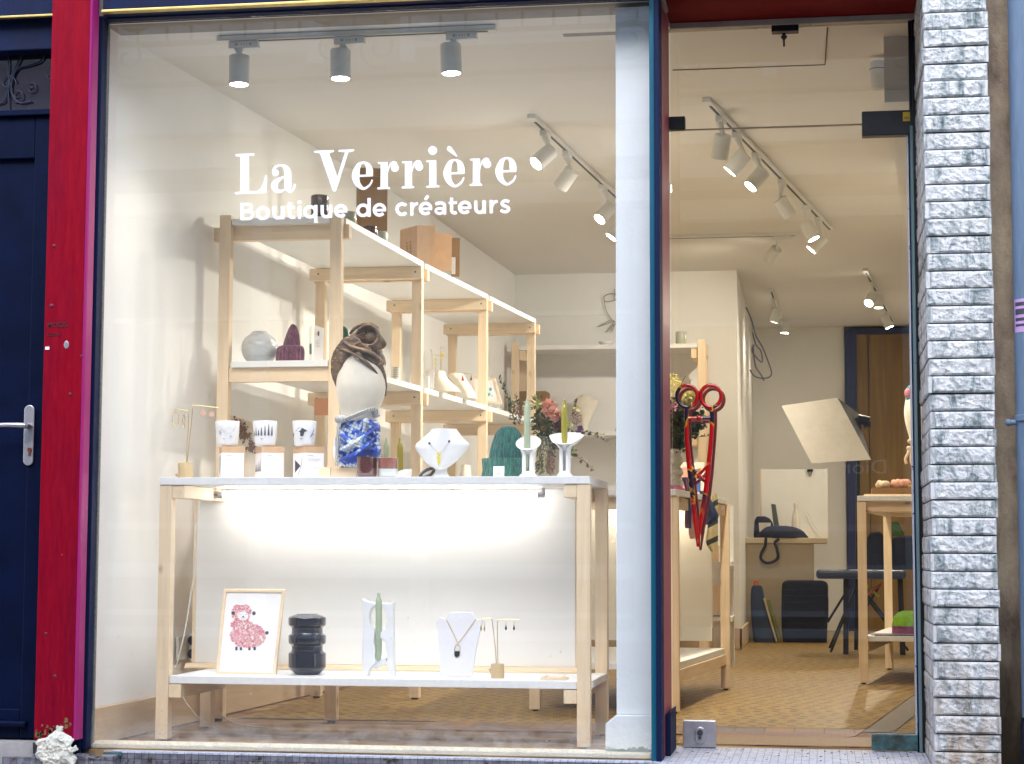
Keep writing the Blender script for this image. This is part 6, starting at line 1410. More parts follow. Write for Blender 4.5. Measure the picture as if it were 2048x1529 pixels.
# small beige bust low right of the white bust
small_bust(905, 952, 930, 972, 2.2, .84, 'low beige necklace bust between the white bust and the green beanie')
t = thing('picture_frame', 'small terracotta print pinned on the lower shelf left of the first post', 'print', (at(640, 806, 1.6).x, 1.6, 1.1))
g = G(); a, b = at(629, 797, 1.6), at(663, 831, 1.6); g.box((a.x, 1.6, b.z), (b.x, 1.605, a.z)); g.build('print', plain('terracotta_print', lin((230, 168, 128)), .8), t)

# ================================================================== FLOWERS
greens = [plain('leaf_green_%d' % i, lin(c), .6, var=.2, vs=80) for i, c in enumerate(((70, 92, 30), (46, 74, 40), (110, 120, 50), (92, 74, 44)))]
def leaf(g, p, d, L, w, rng, fold=.25):
    d = Vector(d).normalized(); up = Vector((rng.uniform(-1, 1), rng.uniform(-1, 1), rng.uniform(-.2, 1))); s = d.cross(up).normalized(); n_ = s.cross(d)
    p = Vector(p); a, m_, e = p, p+d*L*.5, p+d*L
    g.add([a, m_+s*w/2+n_*w*fold, e-n_*w*.3, m_-s*w/2+n_*w*fold, p+d*L*.25+s*w*.4, p+d*L*.25-s*w*.4, p+d*L*.78+s*w*.32, p+d*L*.78-s*w*.32], [(0, 4, 1, 3, 5), (1, 6, 2, 7, 3)])
def clump(g, px, py, rx, ry, Y, dep, n, L, w, rng, bias=(0, 0, .4), mis=(0,)):
    for k in range(n):
        while 1:
            u, v, q = rng.uniform(-1, 1), rng.uniform(-1, 1), rng.uniform(-1, 1)
            if u*u+v*v+q*q <= 1: break
        p = at(px+u*rx, py+v*ry, Y); g.mi = rng.choice(mis); leaf(g, (p.x, Y+q*dep, p.z), (u*.7+rng.gauss(0, .5)+bias[0], q+rng.gauss(0, .5)+bias[1], -v*.5+rng.gauss(0, .5)+bias[2]), L*rng.uniform(.6, 1.3), w*rng.uniform(.6, 1.2), rng)
def sprig(g, pts, Y, n, L, w, rng, mi=0, r=.0012):
    c = catmull([tuple(at(x, y, Y)) for x, y in pts], 8); g.mi = 3 if mi != 2 else 2; g.tube(c, r, 5); g.mi = mi
    for k in range(n):
        i = int((k+.5)/n*(len(c)-1)); p = Vector(c[i]); q = Vector(c[min(i+1, len(c)-1)])-p; s = 1 if k % 2 else -1
        leaf(g, p, (q.normalized()+Vector((s*.9*rng.uniform(.6, 1.2), rng.uniform(-.6, .6), rng.uniform(.1, .8)))), L*rng.uniform(.8, 1.2), w, rng)
def petals(g, px, py, Y, r, n, rng, cup=.8, w=.7, tilt=(0, -1, .3)):
    c = at(px, py, Y); ax = Vector(tilt).normalized(); x = ax.cross(Vector((0, 0, 1))).normalized(); y = ax.cross(x)
    for k in range(n):
        a = 2.4*k; d = (x*math.cos(a)+y*math.sin(a))*cup + ax*rng.uniform(.3, 1.0); leaf(g, c+ax*rng.uniform(-.3, .1)*r, d, r*rng.uniform(.75, 1.1), r*w, rng, .35)
rng = random.Random(31); Yb_ = 1.46
t = thing('flower_bouquet', 'loose bouquet with a large peach bloom in a dark vase behind the candle holders', 'bouquet', (at(1105, 960, Yb_).x, Yb_, .925))
g = G(); 
clump(g, 1088, 848, 20, 38, Yb_, .08, 420, .022, .010, rng, mis=(0, 0, 1, 3)); clump(g, 1118, 870, 22, 34, Yb_, .08, 380, .02, .009, rng, mis=(0, 2, 3, 1)); clump(g, 1075, 810, 10, 18, Yb_, .05, 60, .02, .008, rng, mis=(0, 2))
clump(g, 1088, 905, 12, 40, Yb_, .04, 160, .035, .009, rng, (0, 0, -1), (0, 2)); clump(g, 1135, 900, 14, 24, Yb_, .05, 120, .02, .009, rng, mis=(0, 2))
sprig(g, [(1032, 850), (1022, 820), (1012, 785), (998, 756)], Yb_, 26, .022, .010, rng, 0); sprig(g, [(1040, 850), (1038, 815), (1030, 790)], Yb_, 16, .018, .008, rng, 0); clump(g, 1030, 822, 12, 20, Yb_, .04, 90, .014, .006, rng, mis=(0, 1, 3))
sprig(g, [(1140, 870), (1165, 868), (1190, 872), (1214, 884)], Yb_, 12, .020, .014, rng, 3); sprig(g, [(1135, 905), (1155, 915), (1172, 925), (1188, 942)], Yb_, 9, .026, .016, rng, 3); sprig(g, [(1136, 865), (1170, 864), (1208, 870)], Yb_, 10, .014, .010, rng, 2)
sprig(g, [(1146, 830), (1150, 812), (1152, 800)], Yb_, 12, .012, .007, rng, 3)
g.build('foliage', greens, t)
g = G(); petals(g, 1098, 818, Yb_-.06, .052, 26, rng, .7, .6, (.2, -1, .5)); petals(g, 1112, 832, Yb_-.07, .045, 14, rng, .9, .6, (.5, -1, -.3)); g.build('peach_bloom', plain('peach_petal', lin((232, 168, 146)), .6, var=.08), t)
g = G(); petals(g, 1078, 812, Yb_-.05, .04, 12, rng, .6, .5, (-.2, -1, .6)); petals(g, 1152, 820, Yb_-.04, .022, 14, rng, .7, .7, (.2, -1, .6)); petals(g, 1140, 850, Yb_-.06, .02, 10, rng); g.build('cream_bloom', plain('cream_petal', lin((214, 214, 150)), .6, var=.08), t)
g = G(); clump(g, 1120, 853, 8, 12, Yb_-.07, .02, 120, .012, .009, rng); g.build('maroon_bloom', plain('maroon_petal', lin((104, 34, 58)), .7), t)
g = G(); clump(g, 1160, 858, 4, 5, Yb_-.05, .012, 60, .010, .009, rng); g.build('purple_bloom', plain('purple_petal', lin((84, 20, 112)), .7), t)
g = G(); clump(g, 1152, 838, 12, 14, Yb_-.04, .03, 150, .007, .005, rng); clump(g, 1100, 925, 9, 32, Yb_-.05, .02, 380, .006, .005, rng, (0, 0, -1)); clump(g, 1036, 825, 7, 15, Yb_-.03, .02, 70, .007, .005, rng); g.build('pink_filler', plain('dusty_pink_petal', lin((158, 112, 106)), .8, var=.3, vs=150), t)
g = G(); clump(g, 1090, 915, 4, 28, Yb_-.06, .02, 130, .006, .005, rng, (0, 0, -1)); clump(g, 1128, 860, 26, 12, Yb_-.05, .03, 60, .006, .004, rng); clump(g, 1050, 820, 4, 18, Yb_-.03, .02, 90, .006, .005, rng); g.build('white_filler', plain('white_filler', lin((226, 220, 190)), .8), t)
g = G(); g.loft([(875, 1068, 1130), (885, 1070, 1130), (930, 1074, 1126), (985, 1076, 1124)], Yb_, 1, 30, zb=.926); g.build('vase', M['cleargl'], t, smooth=True)
# bouquet behind the door
rng = random.Random(32); Yd = 1.62
t = thing('flower_bouquet', 'bouquet of cream and pink flowers in a ribbed glass vase seen through the door', 'bouquet', (at(1345, 985, Yd).x, Yd, .925))
g = G(); clump(g, 1356, 848, 30, 44, Yd, .09, 620, .034, .018, rng, mis=(1, 1, 0)); clump(g, 1350, 888, 16, 18, Yd, .05, 180, .03, .014, rng, mis=(1,)); clump(g, 1390, 842, 18, 18, Yd, .05, 90, .036, .022, rng, mis=(1,))
sprig(g, [(1370, 860), (1385, 868), (1400, 874), (1416, 872)], Yd, 8, .022, .015, rng, 1); sprig(g, [(1350, 800), (1362, 770), (1372, 752)], Yd, 6, .010, .003, rng, 3); sprig(g, [(1360, 800), (1375, 775), (1382, 760)], Yd, 8, .008, .003, rng, 3)
g.build('foliage', greens, t)
g = G(); clump(g, 1345, 775, 20, 28, Yd-.03, .05, 600, .008, .007, rng); clump(g, 1382, 798, 22, 18, Yd-.04, .03, 420, .014, .010, rng); petals(g, 1380, 800, Yd-.05, .03, 18, rng); petals(g, 1400, 790, Yd-.03, .025, 14, rng); petals(g, 1360, 808, Yd-.05, .03, 14, rng, .6, .4); g.build('cream_bloom', plain('pale_yellow_petal', lin((226, 216, 150)), .7, var=.1, vs=90), t)
g = G(); petals(g, 1344, 818, Yd-.07, .035, 34, rng, 1, .25); petals(g, 1395, 812, Yd-.05, .028, 22, rng, 1, .3); g.build('pink_bloom', plain('pink_petal', lin((226, 150, 176)), .6, var=.1), t)
g = G(); rows = []
for k, (y, w) in enumerate(((899, 21), (903, 22), (906, 18), (912, 17), (918, 21), (926, 22), (932, 18), (937, 17.5), (942, 22), (950, 23), (955, 19), (960, 18), (966, 22), (974, 23), (980, 20), (986, 20))): rows.append((y, 1344-w, 1344+w))
g.loft(rows, Yd, 1, 28, zb=.926, sm=2); g.build('vase', plain('ribbed_glass', lin((196, 190, 170)), .12, var=.12, vs=90, coat=.5, bump=.5, bs=120), t, smooth=True)

# ================================================================== THINGS ON THE SECOND TABLE
def cloth(name, label, rows, Y, m, part_='cloth', group='scarves hung over the second table', amp=.006, nn=7, parts=None, dy=.0):
    t = thing(name, label, 'scarf', (at((rows[0][1]+rows[0][2])/2, rows[0][0], Y).x, Y, .93), group)
    g = G(); rr = catmull(rows, 4); V = []; n = 18
    for side in (0, 1):
        for i, (py, a, b) in enumerate(rr):
            for k in range(n+1):
                u = k/n; p = at(a+(b-a)*u, py, Y); V.append((p.x, Y+dy*i+amp*math.sin(u*nn+i*.12)+side*.0025, p.z))
    Lr = len(rr)*(n+1); Fc = []
    for i in range(len(rr)-1):
        for k in range(n): a = i*(n+1)+k; Fc += [(a, a+1, a+n+2, a+n+1), (a+Lr, a+n+1+Lr, a+n+2+Lr, a+1+Lr)]
    g.add(V, Fc); g.build(part_, m, t, smooth=True); return t
def stripes(name, cols, scale, dirn='X', rot=0):
    m, n, l = mat(name); b = n['Principled BSDF']; geo = n.new('ShaderNodeNewGeometry'); mp = n.new('ShaderNodeMapping'); mp.inputs['Rotation'].default_value = (0, rot, 0); l.new(geo.outputs['Position'], mp.inputs[0])
    w = n.new('ShaderNodeTexWave'); w.bands_direction = dirn; w.inputs['Scale'].default_value = scale; w.inputs['Distortion'].default_value = 1.2; l.new(mp.outputs[0], w.inputs['Vector'])
    r = ramp(n, l, w.outputs['Fac'], [(i/len(cols), lin(c)) for i, c in enumerate(cols)]); r.color_ramp.interpolation = 'CONSTANT'
    l.new(r.outputs[0], b.inputs['Base Color']); b.inputs['Roughness'].default_value = .5; b.inputs['Sheen Weight'].default_value = .2; return m
cloth('scarf', 'blue and purple striped scarf hanging over the end of the second table', [(955, 1362, 1376), (975, 1369, 1385), (1010, 1370, 1384), (1050, 1369, 1382), (1057, 1371, 1384)], 1.70, stripes('blue_purple_silk', [(60, 66, 130), (96, 60, 120), (44, 52, 110), (120, 60, 96)], 9))
cloth('scarf', 'pale pink scarf hanging below the blue and purple one', [(975, 1380, 1390), (1010, 1380, 1396), (1060, 1377, 1394), (1078, 1380, 1392)], 1.85, plain('pale_pink_silk', lin((214, 182, 160)), .5))
cloth('scarf', 'navy gauzy scarf with a pointed corner hanging behind the scissor handle', [(982, 1398, 1412), (1000, 1404, 1422), (1020, 1408, 1432), (1036, 1410, 1437), (1050, 1408, 1420)], 2.0, plain('navy_gauze', lin((52, 66, 104)), .6, var=.1))
cloth('scarf', 'cream scarf with black brush marks hanging nearest the table corner', [(988, 1420, 1434), (1010, 1420, 1436), (1050, 1416, 1436), (1085, 1412, 1436), (1104, 1422, 1434)], 2.25, stripes('cream_brush_silk', [(206, 190, 140), (206, 190, 140), (210, 196, 150), (60, 62, 56)], 4.5, 'Z', .5))
cloth('scarf', 'dark plum scarf hanging between the two display tables', [(1015, 1148, 1165), (1100, 1149, 1164), (1136, 1150, 1162)], 1.40, plain('plum_silk', lin((72, 34, 52)), .6, var=.3, vs=8))
cloth('scarf', 'khaki patterned scarf hanging left of the white column', [(1005, 1198, 1211), (1030, 1199, 1213), (1060, 1198, 1210), (1084, 1200, 1208)], 1.40, stripes('khaki_silk', [(150, 126, 80), (110, 92, 56), (130, 110, 70)], 2.5, 'Z'))
cloth('scarf', 'folded pink scarf lying on top of the second table beside the ribbed vase', [(971, 1333, 1360), (976, 1330, 1366), (981, 1330, 1372)], 1.50, plain('rose_silk', lin((170, 96, 124)), .5), amp=.012)
t = thing('picture_frame', 'white card with a pink figure leaning behind the ribbed vase', 'card', (at(1388, 985, 2.45).x, 2.45, .925))
g = G(); a, b = at(1350, 925, 2.45), at(1409, 983, 2.45); g.box((a.x, 2.45, .926), (b.x, 2.456, a.z)); g.build('card', M['linen'], t)
g = G(); g.flat([(1352, 984), (1352, 950), (1358, 940), (1368, 935), (1378, 938), (1386, 946), (1392, 958), (1394, 984)], 2.446, .002); g.build('pink_figure', plain('salmon_print', lin((220, 150, 130)), .7), t)
g = G(); g.flat([(1386, 940), (1401, 937), (1402, 962), (1392, 956)], 2.4445, .001); g.build('brown_shape', plain('brown_shape', lin((160, 110, 84)), .7), t)
g = G(); g.flat([(1388, 968), (1401, 964), (1401, 984), (1388, 984)], 2.4445, .001); g.build('blue_shape', plain('blue_shape', lin((70, 96, 170)), .7), t)

# ================================================================== SCISSOR DOOR HANDLES
scm = worn_paint('red_scissor_paint', lin((176, 6, 8)), lin((150, 0, 6)), lin((210, 150, 40)), .22, streak=(1, 1, .6), chips=.70)
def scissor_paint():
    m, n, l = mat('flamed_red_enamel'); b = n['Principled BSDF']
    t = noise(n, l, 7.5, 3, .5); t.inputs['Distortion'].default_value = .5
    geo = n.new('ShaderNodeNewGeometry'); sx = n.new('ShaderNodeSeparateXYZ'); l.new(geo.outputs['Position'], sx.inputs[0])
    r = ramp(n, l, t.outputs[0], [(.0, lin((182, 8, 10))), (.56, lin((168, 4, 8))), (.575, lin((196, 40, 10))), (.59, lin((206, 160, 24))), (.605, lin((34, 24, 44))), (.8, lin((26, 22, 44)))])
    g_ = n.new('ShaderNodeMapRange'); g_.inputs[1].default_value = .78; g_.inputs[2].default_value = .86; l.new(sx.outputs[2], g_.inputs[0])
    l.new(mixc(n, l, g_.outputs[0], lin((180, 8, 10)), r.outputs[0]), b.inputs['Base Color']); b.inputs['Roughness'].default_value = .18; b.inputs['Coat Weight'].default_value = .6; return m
def scissors(label, Y, m, dx=0, dy=0, sc_=1.0):
    t = thing('scissor_handle', label, 'door handle', (at(1397, 930, Y).x, Y, at(1397, 930, Y).z), 'scissor-shaped handles on the glass door')
    f = lambda x, y: tuple(at(1397+(x-1397)*sc_+dx, 930+(y-930)*sc_+dy, Y)); m_ = mpp(Y)*1.12
    for cx in (1374, 1421.5):
        g = G(); g.tube([f(cx+20.5*math.cos(2*math.pi*k/40), 793+22*math.sin(2*math.pi*k/40)) for k in range(40)], 3.4*m_, 12, closed=True); g.build('finger_ring', m, t, smooth=True)
    g = G(); g.tube([f(1373, 815), f(1373, 850), f(1373.5, 880), f(1379, 935), f(1384, 980), f(1390, 1040), f(1394.5, 1094)], [4.4*m_, 4.2*m_, 4.2*m_, 4.8*m_, 4.8*m_, 4.3*m_, 1.0*m_], 12); g.build('blade', m, t, smooth=True)
    g = G(); g.tube([f(1424, 814), f(1424, 850), f(1422, 880), f(1417, 935), f(1412, 980), f(1402, 1040), f(1396.5, 1094)], [4.4*m_, 4.2*m_, 4.0*m_, 4.6*m_, 4.5*m_, 4.0*m_, 1.0*m_], 12); g.build('blade', m, t, smooth=True)
    g = G(); g.tube([f(1374, 837), f(1424, 836)], 3.2*m_, 12); g.ball(f(1398, 836.5), 5.6*m_, 14, (1, .8, .95)); g.build('pivot_bar', m, t, smooth=True)
    g = G(); g.tube([f(1377, 928), f(1396, 950), f(1414, 964)], 2.8*m_, 10); g.tube([f(1417, 930), f(1397, 951), f(1383, 963)], 2.8*m_, 10); g.build('cross_brace', m, t, smooth=True)
    g = G()
    for q in ((1398, 836), (1396, 951)): p_ = Vector(f(*q)); g.cyl(p_, (p_.x, 0 if Y < 0 else 0, p_.z), .006, 12)
    g.build('fixing_bolt', M['steel'], t)
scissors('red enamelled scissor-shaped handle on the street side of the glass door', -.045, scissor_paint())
scissors('darker scissor-shaped handle on the inner side of the glass door, seen through it', .055, plain('dull_maroon_enamel', lin((126, 40, 52)), .3, var=.3, vs=20), dx=5.5, dy=7)

# ================================================================== RIGHT TABLE AND OFFICE
Y3 = 3.36; ZT = .957
t = thing('wooden_tray', 'shallow brown wooden tray of scrunchies on the narrow right table', 'tray', (at(1795, 985, Y3).x, Y3, ZT))
a, b = at(1729, 987, Y3), at(1870, 993, Y3); g = G(); g.box((a.x, Y3, ZT+.0006), (b.x, Y3+.25, ZT+.010)); g.build('pale_board', M['wx'], t)
a, b = at(1744, 976, Y3+.02), at(1900, 987, Y3+.02); g = G(); g.box((a.x, Y3+.02, ZT+.0105), (b.x, Y3+.2, a.z)); g.build('tray_box', M['kraft_d'], t, bevel=.001); ztr = a.z
for x0, x1, y0, c, lb in ((1750, 1782, 958, (224, 206, 178), 'crumpled cream scrunchie at the left of the wooden tray'), (1779, 1822, 954, (222, 164, 140), 'crumpled pink scrunchie in the wooden tray beside the cream one'), (1809, 1826, 969, (226, 200, 60), 'small yellow patterned scrunchie at the front of the wooden tray')):
    t = thing('scrunchie', lb, 'scrunchie', (at((x0+x1)/2, 975, Y3+.1).x, Y3+.1, ztr), 'scrunchies on the right table'); g = G(); cx = (x0+x1)/2; w = (x1-x0)/2; h = 976-y0; rr = random.Random(x0)
    for k in range(13):
        a_ = 2*math.pi*k/13; p_ = at(cx+w*.62*math.cos(a_), 976-h*.45, Y3+.1); r_ = h*mpp(Y3)*rr.uniform(.36, .50); g.ball((p_.x, Y3+.1+.05*math.sin(a_), ztr+r_*.9), r_, 10, (rr.uniform(.6, 1), 1, rr.uniform(.8, 1.1)))
    g.build('fabric', plain('scrunchie_cloth', lin(c), .7, var=.08, bump=.5, bs=60), t, smooth=True)
t = thing('beanie', 'neon green and pink bobble hat on the low shelf of the right table', 'beanie', (at(1815, 1265, 3.6).x, 3.6, .245))
g = G(); g.loft([(1222, 1805, 1835), (1226, 1795, 1845), (1235, 1787, 1852), (1248, 1784, 1856), (1252, 1783.5, 1857)], 3.6, .8, 40); g.build('crown', plain('neon_green_knit', lin((140, 196, 60)), .9, var=.15, vs=60), t, smooth=True)
g = G(); g.loft([(1252.5, 1783.5, 1857), (1260, 1784, 1857), (1268, 1784, 1856)], 3.6, .8, 40, zb=.2456); g.build('cuff', plain('magenta_knit', lin((156, 84, 130)), .9, var=.2, vs=60), t, smooth=True)
g = G(); a = at(1745, 1268, 3.45); g.box((a.x, 3.40, .2456), (a.x+.30, 3.6, .252), rz=.1); tag(g.build('magazine', stripes('magazine_print', [(60, 90, 80), (170, 80, 80), (90, 84, 110)], 12), None), 'thin patterned booklet beside the neon hat on the low shelf', 'booklet')
# bust with teal turban
Yq = 3.7; t = thing('mannequin_head', 'cream mannequin head with a teal and pink scarf, cut off by the door jamb', 'mannequin head', (at(1835, 930, Yq).x, Yq, 1.15))
g = G(); g.loft([(796, 1812, 1870), (812, 1809, 1876), (828, 1808, 1878), (848, 1811, 1875), (870, 1817, 1868), (888, 1821, 1862), (905, 1823, 1860)], Yq, 1.1, 32, sm=3); g.build('head_form', M['linen'], t, smooth=True)
g = G(); g.loft([(768, 1822, 1865), (776, 1813, 1872), (790, 1810, 1876), (806, 1813, 1878)], Yq, 1.15, 40, sm=3, rib=.03, nr=9); g.build('turban', plain('teal_silk', lin((20, 116, 118)), .4, var=.3), t, smooth=True)
g = G(); g.ball(at(1817, 787, Yq-.11), .022, 14, (1, .5, 1.2)); g.build('pink_knot', plain('pink_silk', lin((206, 130, 150)), .4), t, smooth=True)
g = G(); rr = random.Random(2)
for k in range(12): p_ = at(1822+rr.gauss(0, 4), 902+rr.gauss(0, 6), Yq-.08); g.ball(p_, .013, 10)
for q in (((1818, 905), (1811, 918), (1813, 928)), ((1822, 905), (1822, 920), (1825, 932))): g.tube(catmull([tuple(at(*z, Yq-.09)) for z in q], 5), .008, 8)
g.build('knotted_collar', plain('cream_collar', lin((222, 196, 166)), .8, var=.08, bump=.4), t, smooth=True)
g = G(); g.loft([(905, 1826, 1858), (980, 1826, 1858)], Yq, 1, 24, zb=ZT+.001); g.build('stand', M['wz'], t, smooth=True)
# back shelf items
t = vessel('bowl', 'shallow pale bowl on top of the wide back shelf, left of the white column', 'bowl', [(684, 1197, 1226), (686, 1198, 1225), (693, 1206, 1217)], 6.6, 2.10, M['porcelain'])
vessel('cup', 'pale green cup alone on top of the wide back shelf, seen through the door', 'cup', [(664, 1352, 1372), (665, 1351, 1373), (680, 1351, 1373), (684, 1354, 1370)], 6.6, 2.10, celadon)
small_bust(1138, 1192, 788, 866, 6.6, 1.50, 'beige necklace bust with a fine chain on the wide back shelf', rows=[(788, 1156, 1176), (791, 1154, 1178), (798, 1146, 1190), (803, 1144, 1193), (815, 1148, 1189), (835, 1156, 1181), (855, 1162, 1174), (866, 1160, 1178)])
t = thing('bell_shade', 'pale grey rounded form on the wide back shelf at the column edge', 'ornament', (at(1240, 866, 6.6).x, 6.6, 1.50)); g = G(); g.loft([(838, 1242, 1252), (845, 1235, 1258), (866, 1229, 1264)], 6.6, 1, 24, zb=1.5006, sm=3); g.build('body', plain('grey_felt', lin((186, 180, 168)), .8), t, smooth=True)
g = G(); a, b = at(1033, 783, 6.55), at(1094, 783, 6.55); g.box((a.x, 6.55, 1.5006), (b.x, 6.7, a.z)); tag(g.build('cardboard_box', M['kraft_d'], bevel=.01), 'flat brown box at the left end of the wide back shelf', 'box')
# scribble of wire ornament on the wall
t = thing('wire_ornament', 'bent thin wire ornament hanging on the back wall left of the white column', 'wall ornament', at(1220, 620, 6.83)); g = G()
g.tube(catmull([tuple(at(x, y, 6.83)) for x, y in ((1229, 578), (1229, 600), (1240, 592), (1222, 588), (1208, 594), (1212, 604), (1232, 600), (1250, 592))], 6), .0035, 6)
g.tube(catmull([tuple(at(x, y, 6.83)) for x, y in ((1208, 600), (1212, 620), (1222, 638), (1230, 644), (1248, 636), (1240, 610))], 6), .003, 6)
g.tube(catmull([tuple(at(x, y, 6.83)) for x, y in ((1222, 640), (1204, 650), (1196, 654), (1215, 648), (1228, 642), (1218, 660), (1212, 664), (1226, 650), (1224, 664), (1230, 648), (1238, 662))], 6), .003, 6); g.build('wire', plain('grey_wire', lin((150, 142, 126)), .6), t, smooth=True)
# cables on the return wall
t = thing('hanging_cables', 'loose grey cables hanging on the office wall beside the shop corner', 'cable', at(1515, 700, 7.6)); g = G()
for pts in ([(1492, 615), (1503, 640), (1512, 672), (1525, 695), (1535, 720), (1543, 745), (1538, 755), (1522, 757), (1508, 752), (1500, 740)], [(1505, 665), (1512, 690), (1522, 703), (1524, 725), (1510, 712), (1504, 700), (1508, 690)], [(1506, 690), (1508, 715), (1512, 735), (1522, 750), (1528, 762)]):
    g.tube(catmull([tuple(at(x, y, 7.55)) for x, y in pts], 5), .0055, 6)
g.build('cable', plain('grey_cable', lin((88, 90, 112)), .6), t, smooth=True)
# wooden door, blue frame
Yk = 10.34
t = thing('wooden_door', 'tall brown wooden door in a dark blue frame at the back of the office', 'door', (.6, Yk, 0))
a = at(1690, 658, Yk-.04); b = at(1712, 658, Yk-.04); z1 = a.z
g = G(); g.box((a.x, Yk-.04, 0), (b.x, Yk+.0, z1)); g.box((b.x+.001, Yk-.04, z1-.05), (1.24, Yk-.001, z1)); g.build('frame', plain('dark_blue_paint', lin((36, 46, 92)), .5, var=.15), t)
wdoor = stain_mat('walnut_curtain', [(112, 84, 34), (136, 106, 46), (122, 92, 38), (150, 120, 62)], 5, (3, 3, .15), .1, .5)
g = G(); g.box((b.x+.002, Yk-.02, 0), (1.24, Yk-.002, z1-.051)); g.build('door_leaf', wdoor, t)
g = G(); c = at(1715, 702, Yk-.03); d = at(1735, 1100, Yk-.03); g.box((b.x+.10, Yk-.03, .3), (b.x+.105, Yk-.0205, z1-.06)); g.build('door_joint', M['blackm'], t)
# desk
Ydk = 8.2
t = thing('desk', 'plain beige office desk with a solid side panel behind the shop corner', 'desk', (-.2, 8.6, 0))
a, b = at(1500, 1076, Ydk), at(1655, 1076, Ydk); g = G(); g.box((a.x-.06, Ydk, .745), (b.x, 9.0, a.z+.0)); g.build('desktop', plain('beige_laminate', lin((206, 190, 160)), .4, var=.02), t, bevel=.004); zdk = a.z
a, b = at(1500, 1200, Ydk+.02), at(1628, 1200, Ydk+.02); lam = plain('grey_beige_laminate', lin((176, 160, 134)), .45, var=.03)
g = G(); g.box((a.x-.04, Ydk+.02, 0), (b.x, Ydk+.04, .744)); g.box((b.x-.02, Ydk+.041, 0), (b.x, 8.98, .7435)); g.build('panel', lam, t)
t = thing('white_board', 'white backdrop board with a black binder clip standing on the office desk', 'board', (at(1590, 1060, 8.8).x, 8.8, zdk))
a, b = at(1523, 939, 8.8), at(1655, 939, 8.8); g = G(); g.box((a.x, 8.8, zdk+.001), (b.x, 8.82, a.z)); g.build('board', M['white'], t)
g = G(); g.box((a.x-.012, 8.79, zdk+.001), (a.x-.0005, 8.82, a.z+.004)); g.build('wood_edge', M['wz'], t)
c = at(1620, 941, 8.79); g = G(); g.box((c.x-.022, 8.775, c.z-.012), (c.x+.022, 8.83, c.z+.008)); g.tube([(c.x-.012, 8.775, c.z-.01), (c.x-.006, 8.77, c.z-.05), (c.x+.006, 8.77, c.z-.05), (c.x+.012, 8.775, c.z-.01)], .002, 6); g.build('binder_clip', M['blackm'], t)
g = G(); g.tube(catmull([tuple(at(x, y, 8.78)) for x, y in ((1616, 1023), (1620, 1035), (1628, 1050), (1640, 1065), (1652, 1075))], 6), .004, 6); g.build('cable', M['lamp'], t)
t = thing('laptop', 'thin grey laptop or tablet standing on edge on the office desk', 'laptop', (at(1552, 1050, 8.5).x, 8.5, zdk)); g = G(); g.prism([(at(1542, 1008, 8.5).x, 8.5, at(1542, 1008, 8.5).z), (at(1551, 1008, 8.5).x, 8.5, at(1551, 1009, 8.5).z), (at(1561, 1060, 8.5).x, 8.5, zdk+.001), (at(1550, 1060, 8.5).x, 8.5, zdk+.001)], (0, .22, 0)); g.build('screen', plain('laptop_grey', lin((84, 90, 84)), .3), t, bevel=.003)
vessel('bottle', 'clear plastic bottle with a sprayer standing on the office desk', 'bottle', [(1007, 1587, 1594), (1012, 1587, 1595), (1016, 1588, 1593), (1024, 1585, 1597), (1035, 1583, 1599), (1060, 1583, 1599)], 8.45, zdk, M['milky'], 0)
vessel('paper_cup', 'cream paper cup beside the black bag on the office desk', 'cup', [(1046, 1517, 1542), (1047, 1517.5, 1541.5), (1062, 1520, 1539)], 8.32, zdk, M['linen'])
dkn = plain('dark_navy_fabric', lin((24, 30, 54)), .8, var=.3, vs=25, bump=.4, bs=40)
t = thing('shoulder_bag', 'black shoulder bag with its strap hanging over the desk edge', 'bag', (at(1555, 1070, 8.28).x, 8.28, zdk))
g = G(); g.loft([(1052, 1545, 1572), (1055, 1532, 1590), (1062, 1523, 1605), (1070, 1516, 1612), (1077, 1516, 1618)], 8.28, .5, 30, zb=zdk+.001, sm=3, wob=.002); g.build('bag_body', dkn, t, smooth=True)
g = G(); g.loft([(1033, 1515, 1530), (1037, 1511, 1540), (1046, 1508, 1546), (1066, 1507, 1548)], 8.5, .5, 26, zb=zdk+.001, sm=3, wob=.002); g.build('folded_coat', dkn, t, smooth=True)
g = G(); g.tube(catmull([tuple(at(x, y, 8.17)) for x, y in ((1532, 1076), (1530, 1092), (1523, 1106), (1522, 1118), (1532, 1126), (1546, 1124), (1556, 1115), (1554, 1098), (1550, 1086), (1558, 1078))], 6), .011, 8, flat=.4); g.build('strap', plain('bag_strap', lin((24, 30, 48)), .7), t, smooth=True)
t = thing('garment_bag', 'slate blue upright bag leaning against the shop corner', 'bag', (at(1522, 1285, 8.0).x, 8.0, 0)); g = G(); g.loft([(1171, 1508, 1520), (1176, 1503, 1525), (1200, 1501, 1530), (1240, 1503, 1540), (1283, 1508, 1552)], 7.95, .4, 30, zb=.005, sm=3, wob=.001, e=.7); g.build('bag_body', plain('slate_fabric', lin((52, 66, 92)), .8, var=.15, bump=.3), t, smooth=True)
g = G(); p_ = at(1512, 1166, 7.95); g.tube([(p_.x-.01, 7.95, p_.z-.02), (p_.x-.008, 7.95, p_.z+.01), (p_.x+.012, 7.95, p_.z+.01), (p_.x+.014, 7.95, p_.z-.02)], .008, 8); g.build('orange_handle', plain('orange_strap', lin((206, 84, 40)), .6), t)
